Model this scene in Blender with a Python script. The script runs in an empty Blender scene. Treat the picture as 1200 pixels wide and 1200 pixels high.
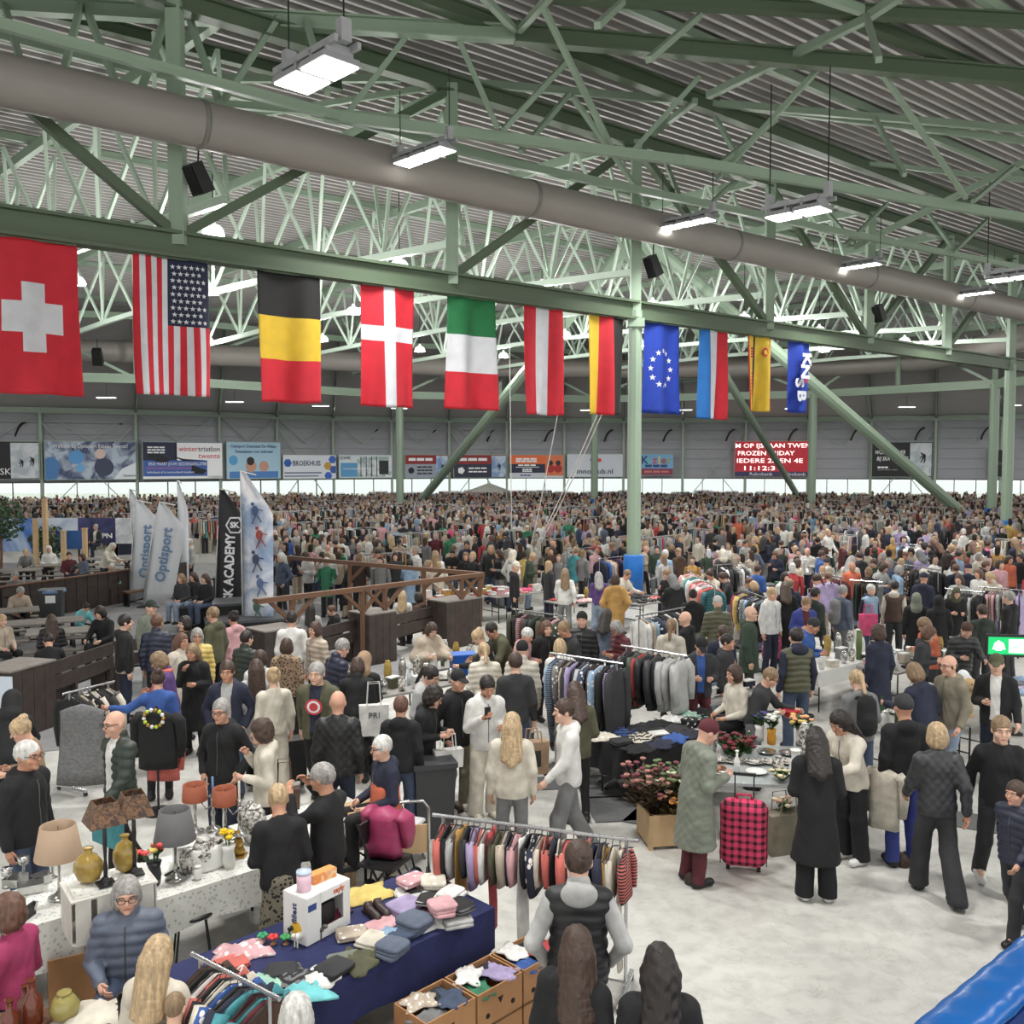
import bpy, bmesh, math, random, time
import numpy as np
from mathutils import Vector, Matrix
random.seed(7); RNG = np.random.default_rng(7)
SC = bpy.context.scene
COL = SC.collection
PI = math.pi

# ---------------------------------------------------------------- camera
CAMH, FPX, PITCH = 4.4, 1100.0, math.radians(3.12)
cam = bpy.data.cameras.new('camera'); camo = bpy.data.objects.new('camera', cam); COL.objects.link(camo)
cam.sensor_width = 36; cam.lens = 36 * FPX / 1200; cam.clip_end = 500
camo.location = (0, 0, CAMH); camo.rotation_euler = (PI / 2 - PITCH, 0, 0)
SC.camera = camo
# ---------------------------------------------------------------- world (bright overcast day outside)
w = bpy.data.worlds.new('world'); SC.world = w; w.use_nodes = True
bgn = w.node_tree.nodes['Background']
bgn.inputs[0].default_value = (1.0, 1.0, 0.965, 1); bgn.inputs[1].default_value = 1.7
SC.view_settings.view_transform = 'Standard'; SC.view_settings.look = 'None'
SC.view_settings.gamma = 1; SC.view_settings.use_curve_mapping = False
SC.view_settings.exposure = 0.0
SC.cycles.max_bounces = 6; SC.cycles.diffuse_bounces = 3; SC.cycles.glossy_bounces = 2; SC.cycles.transmission_bounces = 2; SC.cycles.transparent_max_bounces = 6; SC.cycles.caustics_reflective = False; SC.cycles.caustics_refractive = False
LAMP_W = 330.0      # radiant power of one hall lamp

# ---------------------------------------------------------------- helpers: pixels of the 1200 frame -> places
_c, _s = math.cos(PITCH), math.sin(PITCH)
def ray(px, py):
    x = (px - 600) / FPX; y = -(py - 600) / FPX
    return Vector((x, _c + y * _s, -_s + y * _c))
def G(px, py, z=0.0):
    d = ray(px, py); t = (z - CAMH) / d.z
    return Vector((d.x * t, d.y * t, z))
def D(px, py, Y):
    d = ray(px, py); t = Y / d.y
    return Vector((d.x * t, Y, CAMH + d.z * t))
def proj(p):
    x, y, z = p[0], p[1], p[2] - CAMH
    f = y * _c - z * _s; u = y * _s + z * _c
    return 600 + FPX * x / f, 600 - FPX * u / f

# ---------------------------------------------------------------- materials
def lin(c):
    return tuple(((v / 255) / 12.92 if v / 255 <= .04045 else ((v / 255 + .055) / 1.055) ** 2.4) for v in c)
_M = {}
def mat(key, c, rough=.6, metal=0., var=.12, scale=6., emit=0., bump=0., coords='Object', alpha=1.):
    """procedural principled material: base colour varied by noise; c is sRGB 0-255"""
    if key in _M: return _M[key]
    m = bpy.data.materials.new(key); m.use_nodes = True; nt = m.node_tree; b = nt.nodes['Principled BSDF']
    col = lin(c); b.inputs['Roughness'].default_value = rough; b.inputs['Metallic'].default_value = metal
    b.inputs['Base Color'].default_value = (*col, 1)
    if var > 0:
        tc = nt.nodes.new('ShaderNodeTexCoord'); n = nt.nodes.new('ShaderNodeTexNoise')
        n.inputs['Scale'].default_value = scale; n.inputs['Detail'].default_value = 3
        nt.links.new(tc.outputs[coords], n.inputs['Vector'])
        r = nt.nodes.new('ShaderNodeValToRGB')
        r.color_ramp.elements[0].position = .3; r.color_ramp.elements[1].position = .7
        r.color_ramp.elements[0].color = (*[v * (1 - var) for v in col], 1)
        r.color_ramp.elements[1].color = (*[min(1, v * (1 + var)) for v in col], 1)
        nt.links.new(n.outputs['Fac'], r.inputs['Fac']); nt.links.new(r.outputs['Color'], b.inputs['Base Color'])
        if bump > 0:
            bp = nt.nodes.new('ShaderNodeBump'); bp.inputs['Strength'].default_value = bump; bp.inputs['Distance'].default_value = .02
            nt.links.new(n.outputs['Fac'], bp.inputs['Height']); nt.links.new(bp.outputs['Normal'], b.inputs['Normal'])
    if emit > 0:
        b.inputs['Emission Color'].default_value = (*col, 1); b.inputs['Emission Strength'].default_value = emit
    _M[key] = m; return m
def objcol_mat(key, rough=.8, var=.18, scale=9., bump=0., bscale=60., pattern=None, squash=1.):
    """fabric-like material whose colour is the object's own colour"""
    if key in _M: return _M[key]
    m = bpy.data.materials.new(key); m.use_nodes = True; nt = m.node_tree; b = nt.nodes['Principled BSDF']
    b.inputs['Roughness'].default_value = rough
    oi = nt.nodes.new('ShaderNodeObjectInfo'); tc = nt.nodes.new('ShaderNodeTexCoord'); n = nt.nodes.new('ShaderNodeTexNoise')
    n.inputs['Scale'].default_value = scale; n.inputs['Detail'].default_value = 3; mp = nt.nodes.new('ShaderNodeMapping'); mp.inputs['Scale'].default_value = (1, 1, squash); nt.links.new(tc.outputs['Object'], mp.inputs['Vector']); nt.links.new(mp.outputs['Vector'], n.inputs['Vector'])
    mr = nt.nodes.new('ShaderNodeMapRange'); mr.inputs['From Min'].default_value = .3; mr.inputs['From Max'].default_value = .7
    mr.inputs['To Min'].default_value = 1 - var; mr.inputs['To Max'].default_value = 1 + var
    nt.links.new(n.outputs['Fac'], mr.inputs['Value'])
    mx = nt.nodes.new('ShaderNodeVectorMath'); mx.operation = 'SCALE'
    nt.links.new(oi.outputs['Color'], mx.inputs[0]); nt.links.new(mr.outputs['Result'], mx.inputs['Scale'])
    out = mx.outputs['Vector']
    if pattern:
        if pattern == 'leopard' or pattern == 'print':
            v = nt.nodes.new('ShaderNodeTexVoronoi'); v.inputs['Scale'].default_value = 28 if pattern == 'leopard' else 14
            nt.links.new(tc.outputs['Object'], v.inputs['Vector']); src = v.outputs['Distance']; lo = .38 if pattern == 'leopard' else .3
        else:
            v = nt.nodes.new('ShaderNodeTexWave'); v.inputs['Scale'].default_value = 12; v.bands_direction = 'Z'
            nt.links.new(tc.outputs['Object'], v.inputs['Vector']); src = v.outputs['Fac']; lo = .5
        st = nt.nodes.new('ShaderNodeMath'); st.operation = 'LESS_THAN'; st.inputs[1].default_value = lo
        nt.links.new(src, st.inputs[0])
        mm = nt.nodes.new('ShaderNodeMix'); mm.data_type = 'RGBA'; mm.inputs['B'].default_value = (.02, .018, .02, 1) if pattern != 'print' else (.75, .7, .68, 1)
        nt.links.new(st.outputs[0], mm.inputs['Factor']); nt.links.new(out, mm.inputs['A']); out = mm.outputs['Result']
    nt.links.new(out, b.inputs['Base Color'])
    if bump > 0:
        n2 = nt.nodes.new('ShaderNodeTexNoise'); n2.inputs['Scale'].default_value = bscale; nt.links.new(mp.outputs['Vector'], n2.inputs['Vector'])
        bp = nt.nodes.new('ShaderNodeBump'); bp.inputs['Strength'].default_value = bump; bp.inputs['Distance'].default_value = .01
        nt.links.new(n2.outputs['Fac'], bp.inputs['Height']); nt.links.new(bp.outputs['Normal'], b.inputs['Normal'])
    _M[key] = m; return m
def glass_mat(key, c=(235, 240, 240), op=.12, rough=.03):
    if key in _M: return _M[key]
    m = bpy.data.materials.new(key); m.use_nodes = True; nt = m.node_tree; nt.nodes.remove(nt.nodes['Principled BSDF'])
    o = nt.nodes['Material Output']; t = nt.nodes.new('ShaderNodeBsdfTransparent'); t.inputs[0].default_value = (*lin(c), 1)
    g = nt.nodes.new('ShaderNodeBsdfGlossy'); g.inputs['Roughness'].default_value = rough
    mx = nt.nodes.new('ShaderNodeMixShader'); mx.inputs[0].default_value = op
    nt.links.new(t.outputs[0], mx.inputs[1]); nt.links.new(g.outputs[0], mx.inputs[2]); nt.links.new(mx.outputs[0], o.inputs['Surface'])
    _M[key] = m; return m

# ---------------------------------------------------------------- object helpers
def tag(o, label=None, cat=None, group=None, kind=None):
    if label: o['label'] = label
    if cat: o['category'] = cat
    if group: o['group'] = group
    if kind: o['kind'] = kind
    return o
def empty(name, loc=(0, 0, 0), rz=0.):
    o = bpy.data.objects.new(name, None); COL.objects.link(o); o.location = loc; o.rotation_euler = (0, 0, rz)
    o.empty_display_size = .1; return o
def link(name, me, parent=None, loc=None, rz=None, color=None):
    o = bpy.data.objects.new(name, me); COL.objects.link(o)
    if parent is not None: o.parent = parent
    if loc is not None: o.location = loc
    if rz is not None: o.rotation_euler = (0, 0, rz)
    if color is not None: o.color = (*color, 1)
    return o
def mesh(name, v, f, m=None, smooth=False, mi=None):
    me = bpy.data.meshes.new(name); me.from_pydata([tuple(p) for p in v], [], [tuple(q) for q in f])
    if m is not None:
        for x in (m if isinstance(m, (list, tuple)) else [m]): me.materials.append(x)
    if smooth: me.polygons.foreach_set('use_smooth', [True] * len(me.polygons))
    if mi is not None: me.polygons.foreach_set('material_index', list(mi))
    me.update(); return me
class MB:
    """collects verts / faces / material indices"""
    def __init__(s): s.v = []; s.f = []; s.mi = []
    def add(s, v, f, mi=0):
        n = len(s.v); s.v += [tuple(p) for p in v]; s.f += [tuple(i + n for i in q) for q in f]; s.mi += [mi] * len(f); return s
    def box(s, c, d, rz=0., mi=0, taper=1.):
        cx, cy, cz = c; a, b, h = d[0] / 2, d[1] / 2, d[2] / 2; C, S = math.cos(rz), math.sin(rz); v = []
        for z, t in ((-h, 1.), (h, taper)):
            for x, y in ((-a, -b), (a, -b), (a, b), (-a, b)):
                v.append((cx + (x * C - y * S) * t, cy + (x * S + y * C) * t, cz + z))
        return s.add(v, [(0, 3, 2, 1), (4, 5, 6, 7), (0, 1, 5, 4), (1, 2, 6, 5), (2, 3, 7, 6), (3, 0, 4, 7)], mi)
    def bar(s, a, b, w, h=None, mi=0, n=4):
        """square (n=4) or round bar from a to b"""
        a = Vector(a); b = Vector(b); d = (b - a).normalized(); up = Vector((0, 0, 1)) if abs(d.z) < .95 else Vector((0, 1, 0))
        x = d.cross(up).normalized(); y = x.cross(d); h = w if h is None else h; v = []
        for p in (a, b):
            for i in range(n):
                t = 2 * PI * (i + .5) / n; k = (1 / math.cos(PI / n)) if n == 4 else 1
                v.append(p + x * (math.cos(t) * w / 2 * k) + y * (math.sin(t) * h / 2 * k))
        f = [(i, (i + 1) % n, n + (i + 1) % n, n + i) for i in range(n)] + [tuple(range(n))[::-1], tuple(range(n, 2 * n))]
        return s.add(v, f, mi)
    def tube(s, pts, r, n=6, mi=0, closed=False):
        pts = [Vector(p) for p in pts]; m = len(pts); rs = r if isinstance(r, (list, tuple)) else [r] * m; v = []; px = None
        for i, p in enumerate(pts):
            d = (pts[min(i + 1, m - 1)] - pts[max(i - 1, 0)]).normalized()
            if px is None:
                up = Vector((0, 0, 1)) if abs(d.z) < .9 else Vector((0, 1, 0)); px = d.cross(up).normalized()
            px = (px - d * px.dot(d)).normalized(); py = d.cross(px)
            for k in range(n):
                t = 2 * PI * k / n; v.append(p + px * (math.cos(t) * rs[i]) + py * (math.sin(t) * rs[i]))
        f = [(i * n + k, i * n + (k + 1) % n, (i + 1) * n + (k + 1) % n, (i + 1) * n + k) for i in range(m - 1) for k in range(n)]
        f += [tuple(range(n))[::-1], tuple(range((m - 1) * n, m * n))]
        return s.add(v, f, mi)
    def lathe(s, prof, c=(0, 0, 0), n=16, mi=0, sx=1., sy=1.):
        v = []; m = len(prof)
        for r, z in prof:
            for k in range(n):
                t = 2 * PI * k / n; v.append((c[0] + math.cos(t) * r * sx, c[1] + math.sin(t) * r * sy, c[2] + z))
        f = [(i * n + k, i * n + (k + 1) % n, (i + 1) * n + (k + 1) % n, (i + 1) * n + k) for i in range(m - 1) for k in range(n)]
        if prof[0][0] > 1e-4: f.append(tuple(range(n))[::-1])
        if prof[-1][0] > 1e-4: f.append(tuple(range((m - 1) * n, m * n)))
        return s.add(v, f, mi)
    def sph(s, c, r, n=8, m=6, mi=0):
        r3 = r if isinstance(r, (list, tuple)) else (r, r, r); v = []
        for i in range(m + 1):
            p = PI * i / m
            for k in range(n):
                t = 2 * PI * k / n; v.append((c[0] + r3[0] * math.sin(p) * math.cos(t), c[1] + r3[1] * math.sin(p) * math.sin(t), c[2] - r3[2] * math.cos(p)))
        return s.add(v, [(i * n + k, i * n + (k + 1) % n, (i + 1) * n + (k + 1) % n, (i + 1) * n + k) for i in range(m) for k in range(n)], mi)
    def prism(s, poly, z0, z1, mi=0):
        n = len(poly); v = [(x, y, z0) for x, y in poly] + [(x, y, z1) for x, y in poly]
        return s.add(v, [tuple(range(n))[::-1], tuple(range(n, 2 * n))] + [(i, (i + 1) % n, n + (i + 1) % n, n + i) for i in range(n)], mi)
    def xf(s, M):
        s.v = [tuple(M @ Vector(p)) for p in s.v]; return s
    def mesh(s, name, m, smooth=False):
        return mesh(name, s.v, s.f, m, smooth, s.mi if isinstance(m, (list, tuple)) else None)
    def build(s, name, m, parent=None, smooth=False, **k):
        return link(name, s.mesh(name, m, smooth), parent, **k)
_UNIT = {}
def unit(m, rnd=False):
    k = (m.name, rnd)
    if k not in _UNIT:
        b = MB()
        if rnd == 'I':
            b.box((0, .44, 0), (1, .12, 1)); b.box((0, -.44, 0), (1, .12, 1)); b.box((0, 0, 0), (.3, .8, 1))
        elif rnd: b.bar((0, 0, -.5), (0, 0, .5), 1, 1, n=10)
        else: b.box((0, 0, 0), (1, 1, 1))
        _UNIT[k] = b.mesh('member', m)
    return _UNIT[k]
def beam(name, a, b, w, h, m, parent=None, rnd=False):
    """straight member: shared unit box / cylinder put between two points (parent has no rotation)"""
    a = Vector(a); b = Vector(b); d = b - a; L = d.length; z = d / L
    ref = Vector((0, 0, 1)) if abs(z.z) < .98 else Vector((0, 1, 0))
    x = ref.cross(z).normalized(); y = z.cross(x)
    o = link(name, unit(m, rnd), parent); c = (a + b) / 2
    if parent is not None: c = c - parent.location
    M = Matrix(((x.x * w, y.x * h, z.x * L, c.x), (x.y * w, y.y * h, z.y * L, c.y), (x.z * w, y.z * h, z.z * L, c.z), (0, 0, 0, 1)))
    o.matrix_local = M
    return o
def text_mesh(s, size, depth=0.004, align='CENTER', shear=0., bold=0.):
    cu = bpy.data.curves.new('t', 'FONT'); cu.body = s; cu.size = size; cu.extrude = depth; cu.align_x = align; cu.align_y = 'CENTER'
    cu.shear = shear; cu.offset = bold; cu.resolution_u = 2
    o = bpy.data.objects.new('t', cu); COL.objects.link(o); bpy.context.view_layer.update()
    me = bpy.data.meshes.new_from_object(o.evaluated_get(bpy.context.evaluated_depsgraph_get()))
    bpy.data.objects.remove(o); bpy.data.curves.remove(cu)
    return me
def lettering(s, size, m, parent, loc, rot=(PI / 2, 0, 0), width=None, shear=0., bold=0., align='CENTER', name='lettering'):
    me = text_mesh(s, size, .004, align, shear, bold); me.materials.clear(); me.materials.append(m)
    o = link(name, me, parent, loc); o.rotation_euler = rot
    if width:
        xs = [v.co.x for v in me.vertices]; ww = max(xs) - min(xs)
        if ww > 1e-6: o.scale = (width / ww, 1, 1)
    return o

STEEL = mat('green_painted_steel', (146, 166, 146), .45, var=.05, scale=1.5)
STEEL_SHADED = mat('shaded_green_painted_steel', (84, 100, 79), .5, var=.06, scale=1.5)  # same green paint as above, with the beams' shade put into its colour
# ================================================================ THE HALL
ZB, ZT = 8.9, 13.9                       # chords of the flag truss
PA, PB = G(0, 258, ZB), G(1193, 428, ZB)
U = (PB - PA); U.z = 0; U.normalize(); N = Vector((-U.y, U.x, 0)); ANG = math.atan2(U.y, U.x)
def onT1(px, py, off=0.):
    """point where the pixel's ray meets the vertical plane of the flag truss (off metres towards the camera)"""
    d = ray(px, py); o = PA - N * off; c = Vector((0, 0, CAMH)); t = (o - c).dot(N) / d.dot(N)
    return c + d * t
def ST(s, t, z): return Vector((PA.x, PA.y, 0)) + U * s + N * t + Vector((0, 0, z))
def SofT1(px): return (onT1(px, 300) - PA).dot(U)

# ---- floor
def floor_material():
    m = bpy.data.materials.new('polished_concrete'); m.use_nodes = True; nt = m.node_tree; b = nt.nodes['Principled BSDF']
    tc = nt.nodes.new('ShaderNodeTexCoord')
    def noise(sc, det, dist=0.):
        n = nt.nodes.new('ShaderNodeTexNoise'); n.inputs['Scale'].default_value = sc; n.inputs['Detail'].default_value = det; n.inputs['Distortion'].default_value = dist
        nt.links.new(tc.outputs['Object'], n.inputs['Vector']); return n
    n1 = noise(.35, 6, .6); n2 = noise(5.5, 8, .3)
    r = nt.nodes.new('ShaderNodeValToRGB'); e = r.color_ramp.elements
    e[0].position = .32; e[0].color = (*lin((182, 181, 176)), 1); e[1].position = .62; e[1].color = (*lin((207, 206, 200)), 1)
    nt.links.new(n1.outputs['Fac'], r.inputs['Fac'])
    r2 = nt.nodes.new('ShaderNodeValToRGB'); e = r2.color_ramp.elements
    e[0].position = .3; e[0].color = (.80, .80, .80, 1); e[1].position = .6; e[1].color = (1, 1, 1, 1); nt.links.new(n2.outputs['Fac'], r2.inputs['Fac'])
    # fine dark scuffs
    n3 = noise(1.6, 9, 2.2); r3 = nt.nodes.new('ShaderNodeValToRGB'); e = r3.color_ramp.elements
    e[0].position = .485; e[0].color = (1, 1, 1, 1); e[1].position = .515; e[1].color = (1, 1, 1, 1)
    k = e.new(.5); k.color = (.86, .86, .84, 1); nt.links.new(n3.outputs['Fac'], r3.inputs['Fac'])
    mx = nt.nodes.new('ShaderNodeMix'); mx.data_type = 'RGBA'; mx.blend_type = 'MULTIPLY'; mx.inputs['Factor'].default_value = 1
    nt.links.new(r.outputs['Color'], mx.inputs['A']); nt.links.new(r2.outputs['Color'], mx.inputs['B'])
    m2 = nt.nodes.new('ShaderNodeMix'); m2.data_type = 'RGBA'; m2.blend_type = 'MULTIPLY'; m2.inputs['Factor'].default_value = 1
    nt.links.new(mx.outputs['Result'], m2.inputs['A']); nt.links.new(r3.outputs['Color'], m2.inputs['B'])
    nt.links.new(m2.outputs['Result'], b.inputs['Base Color']); b.inputs['Roughness'].default_value = .42
    b.inputs['Specular IOR Level'].default_value = .3
    return m
fl = MB().box((0, 45, -.15), (150, 130, .3)).build('floor', floor_material()); tag(fl, 'pale grey polished concrete floor', None, kind='structure')
# dull grey boards under the terrace
tb = [G(-140, 660), G(300, 660), G(470, 770), G(470, 812), G(330, 850), G(-160, 905)]
b = MB(); b.prism([(p.x, p.y) for p in tb], .0, .012); tag(b.build('floor_terrace', mat('grey_floor_boards', (138, 138, 140), .7, var=.18, scale=2.)), 'dull grey floor of the seating terrace', kind='structure')

# ---- ceiling: corrugated metal deck, ribs along the truss direction, gently falling away
def deck_z(t): return 15.0 if t < 0 else 15.0 - .032 * t
DECK = mat('corrugated_steel_deck', (214, 212, 210), .5, metal=.0, var=.06, scale=.7)
b = MB(); s0, s1 = -45, 75; pts = []; t = -34.; pitch = .36
while t < 66:
    z = deck_z(t)
    pts += [(t, z), (t + .10, z), (t + .14, z + .14), (t + .32, z + .14)]; t += pitch
v = []
for t, z in pts: v += [ST(s0, t, z), ST(s1, t, z)]
b.add(v, [(2 * i, 2 * i + 1, 2 * i + 3, 2 * i + 2) for i in range(len(pts) - 1)]); b.mi = [0 if i % 4 == 0 else 1 for i in range(len(pts) - 1)]
tag(link('ceiling', b.mesh('ceiling', [DECK, mat('shaded_deck_web', (158, 155, 153), .7, var=.05, scale=.7)])), 'grey corrugated metal roof deck', kind='structure')  # recess shade put into the colour of webs and upper flanges

# ---- the flag truss with its tube columns
node_px = [210, 530, 745, 902, 1020, 1112, 1188]
nodes = [SofT1(p) for p in node_px]; nodes = [nodes[0] - 6.6] + nodes + [nodes[-1] + 6.6]
tr = tag(empty('roof_truss', ST(nodes[3], 0, 0)), 'dark green lattice truss that carries the row of flags', kind='structure')
beam('bottom_chord', ST(nodes[0] - 3, 0, ZB), ST(nodes[-1], 0, ZB), .40, .55, STEEL_SHADED, tr, 'I')
beam('top_chord', ST(nodes[0] - 3, 0, ZT), ST(nodes[-1], 0, ZT), .34, .42, STEEL_SHADED, tr, 'I')
for i, s in enumerate(nodes):
    beam('post', ST(s, 0, ZB), ST(s, 0, ZT), .30, .30, STEEL if i != 3 else STEEL, tr)
for a, bb in ((1, 0), (1, 2), (2, 3), (4, 3), (5, 4), (5, 6), (6, 7), (8, 7)):
    beam('diagonal', ST(nodes[a], .05, ZB + .2), ST(nodes[bb], .05, ZT - .1), .2, .2, STEEL_SHADED, tr)
def column(name, P, r, ztop, pad, label, padcol='blue'):
    o = tag(empty(name, (P.x, P.y, 0)), label, kind='structure')
    beam('shaft', (P.x, P.y, 0), (P.x, P.y, ztop), 2 * r, 2 * r, STEEL, o, True)
    pm = mat('blue_vinyl_padding', (30, 108, 190), .4, var=.05)
    if pad: 
        MB().lathe([(r + .10, 0.02), (r + .10, pad - .03), (r + .08, pad), (r, pad)], n=24).build('padding', pm, o, True)
    MB().lathe([(r + .14, 0), (r + .14, .02), (r, .02)], n=20).build('base_plate', STEEL_SHADED, o)
    return o
c1 = column('column', ST(nodes[3], 0, 0), .21, ZB, 1.55, 'pale green tube column with tall blue padding in mid hall')
beam('head_plate', ST(nodes[3], 0, ZB - .5), ST(nodes[3], 0, ZB - .25), .5, .5, STEEL, c1)
column('column', ST(nodes[7], 0, 0), .24, ZB, 1.6, 'pale green column with blue and white padding at right edge')
c = ST(nodes[7], 0, 0); MB().box((c.x - .1, c.y - .36, .62), (.5, .04, 1.1)).build('sheet', mat('white_pad_sheet', (225, 226, 228), .5), bpy.data.objects['column.001']).location = (-c.x, -c.y, 0)

# ---- far ring truss
ring_px = [(-170, 434), (0, 440), (160, 444), (320, 454), (468, 463), (697, 468), (953, 462), (1166, 450), (1320, 434)]
ring = [G(x, y, ZB) for x, y in ring_px]
rt = tag(empty('roof_truss', (ring[4].x, ring[4].y, 0)), 'pale green ring truss on tube columns in front of far wall', kind='structure')
ZT2 = 12.3
up = lambda p, z: Vector((p.x, p.y, z))
rn = []
for a, c in zip(ring[:-1], ring[1:]):
    beam('bottom_chord', a, c, .3, .5, STEEL, rt); beam('top_chord', up(a, ZT2), up(c, ZT2), .25, .35, STEEL, rt)
    n = max(1, round((c - a).length / 6.5))
    rn += [a + (c - a) * (i / n) for i in range(n)]
rn.append(ring[-1])
for i, p in enumerate(rn):
    beam('post', p, up(p, ZT2), .22, .22, STEEL, rt)
    if i: beam('diagonal', rn[i - (i % 2)] , up(rn[i - 1 + (i % 2)], ZT2), .16, .16, STEEL, rt)
for i, nm in ((4, 'left of centre, thin and unpadded'), (5, 'far back near the middle, short blue padding'), (6, 'right of the scoreboard, far back'), (7, 'at the right, blue padding, behind nearer column')):
    column('column', ring[i], .27, ZB, 0 if i in (4, 6) else 1.6, 'pale green tube column ' + nm)

COLS_XY = [(ST(nodes[3], 0, 0), .5), (ST(nodes[7], 0, 0), .55)] + [(ring[i], .6) for i in (4, 5, 6, 7)]
# ---- cross trusses between the two: bottom chord, top chord, zigzag web
VV = Vector((-.70, .714, 0))
def ring_hit(p):
    best = 46.
    for a, c in zip(ring[:-1], ring[1:]):
        d = c - a; den = VV.x * d.y - VV.y * d.x
        if abs(den) < 1e-6: continue
        q = a - p; t = (q.x * d.y - q.y * d.x) / den; s = (q.x * VV.y - q.y * VV.x) / den
        if 0 <= s <= 1 and t > 5: best = min(best, t)
    return best
WEB = mat('pale_green_web_steel', (205, 224, 208), .4, var=.03)
def wtop(p, s): return min(14.2, deck_z((p - PA).dot(N)) - .25)
k = 0; sstart = nodes[0] - 5
while sstart < nodes[-1] + 14:
    p0 = ST(sstart, .6, 0); L = ring_hit(p0); e = empty('roof_truss', p0); k += 1
    tag(e, 'pale green lattice truss crossing the hall behind the flag row, %s from the left' % ['first', 'second', 'third', 'fourth', 'fifth', 'sixth', 'seventh', 'eighth', 'ninth', 'tenth', 'eleventh', 'twelfth', 'thirteenth', 'fourteenth', 'fifteenth', 'sixteenth'][k - 1], kind='structure')
    zb = lambda t: 10.2 + .5 * math.sin(PI * t / L)
    P = lambda t, z: p0 + VV * t + Vector((0, 0, z))
    m = 6
    for i in range(m):
        ta, tb_ = L * i / m, L * (i + 1) / m
        beam('bottom_chord', P(ta, zb(ta)), P(tb_, zb(tb_)), .17, .2, WEB, e)
        pa, pb = p0 + VV * ta, p0 + VV * tb_
        beam('top_chord', P(ta, wtop(pa, 0)), P(tb_, wtop(pb, 0)), .2, .3, STEEL, e)
    nw = int(L / 1.75)
    for i in range(nw):
        ta, tb_ = L * i / nw, L * (i + 1) / nw; pa, pb = p0 + VV * ta, p0 + VV * tb_
        if i % 2 == 0: q = (P(ta, zb(ta)), P(tb_, wtop(pb, 0)))
        else: q = (P(ta, wtop(pa, 0)), P(tb_, zb(tb_)))
        hi = 1 if q[1].z > q[0].z else 0
        for sg in (-1, 1):
            r_ = [q[0].copy(), q[1].copy()]; r_[hi] += U * (.75 * sg); beam('diagonal', r_[0], r_[1], .095, .095, WEB, e)
    sstart += 6.45
# ---- purlins under the deck in view
pur = tag(empty('trim_1', ST(10, 10, 0)), 'pale green purlins under the roof deck', kind='structure')
for t in (-9.5, -4.2, 6, 13, 21, 29, 37, 45):
    beam('purlin', ST(-30, t, deck_z(t) - .13), ST(70, t, deck_z(t) - .13), .16, .22, STEEL, pur)
# ---- near trusses over the camera side: chords and webs read off the photograph, z by level
def H(px, py, z): return G(px, py, z)
near = tag(empty('roof_truss', H(603, 38, 14.2) * 1.0), 'green lattice trusses meeting overhead in front of the flag truss', kind='structure'); near.location.z = 0
def seg(name, a, za, c, zc, w, h, m=STEEL):
    p, q = H(*a, za), H(*c, zc)
    if c[0] >= 1230: q = q + (q - p).normalized() * 9
    if a[0] <= -25: p = p - (q - p).normalized() * 8
    beam(name, p, q, w if h < .29 else w * 1.25, h, m, near, 'I' if h > .29 else False)
seg('top_chord', (-40, 2), 14.2, (603, 40), 14.2, .22, .36); seg('top_chord', (603, 40), 14.2, (1240, 94), 14.2, .24, .42, STEEL_SHADED)
seg('rafter', (470, -12), 14.5, (603, 36), 14.5, .24, .36, STEEL_SHADED); seg('rafter', (603, 36), 14.5, (1150, 246), 14.5, .24, .42, STEEL_SHADED); seg('rafter', (1150, 246), 14.5, (1260, 288), 14.5, .24, .4, STEEL_SHADED)
seg('rafter', (400, 58), 14.5, (750, 172), 14.3, .24, .34, STEEL_SHADED); seg('rafter', (20, 5), 14.5, (400, 100), 14.3, .2, .3, STEEL_SHADED)
seg('rafter', (1000, 22), 14.6, (1240, 118), 14.6, .22, .3, STEEL_SHADED)
seg('bottom_chord', (380, 135), 12., (800, 188), 12., .16, .24); seg('bottom_chord', (800, 188), 12., (1240, 262), 12., .16, .26)
seg('bottom_chord', (-30, 20), 12., (600, 192), 12., .15, .2); seg('bottom_chord', (600, 192), 12., (1000, 275), 12., .15, .2); seg('bottom_chord', (1000, 275), 12., (1240, 322), 12., .15, .2)
seg('purlin', (525, 95), 14.6, (1240, 155), 14.6, .14, .2); seg('purlin', (470, 92), 14.6, (240, 92), 14.6, .14, .2)
seg('purlin', (640, -6), 14.6, (1240, 26), 14.6, .2, .3, STEEL_SHADED); seg('tie', (215, 118), 12.4, (480, 140), 12.4, .13, .16)
seg('purlin', (870, 125), 14.6, (1240, 170), 14.6, .14, .2); seg('purlin', (980, 188), 14.6, (1240, 215), 14.6, .12, .16); seg('purlin', (200, 150), 14.6, (520, 100), 14.6, .12, .16)
for a, c in (((5, 5), (25, 76)), ((96, 0), (74, 86)), ((97, 0), (138, 103)), ((198, 10), (164, 110)), ((217, 8), (256, 118)), ((326, 20), (262, 118)), ((358, 22), (384, 110)),
             ((480, 38), (400, 142)), ((535, 40), (583, 150)), ((668, 68), (590, 152)), ((635, 5), (722, 185)), ((667, 110), (610, 178)), ((670, 112), (760, 240)),
             ((730, 2), (700, 30)), ((820, 18), (760, 70)), ((820, 90), (730, 190)), ((1015, 18), (1030, 70)), ((1030, 80), (1132, 232)), ((1025, 138), (1060, 205)), ((910, 140), (840, 195)),
             ((838, 138), (880, 210)), ((960, 80), (840, 210)), ((1190, 195), (1140, 236)), ((960, 238), (1005, 290)), ((1040, 238), (990, 288)), ((1080, 240), (1120, 295)), ((1160, 255), (1115, 298)), ((900, 210), (930, 268)), ((870, 205), (820, 250)), ((780, 190), (800, 240))):
    seg('diagonal', a, 14.2, c, 12., .12, .12)
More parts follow.
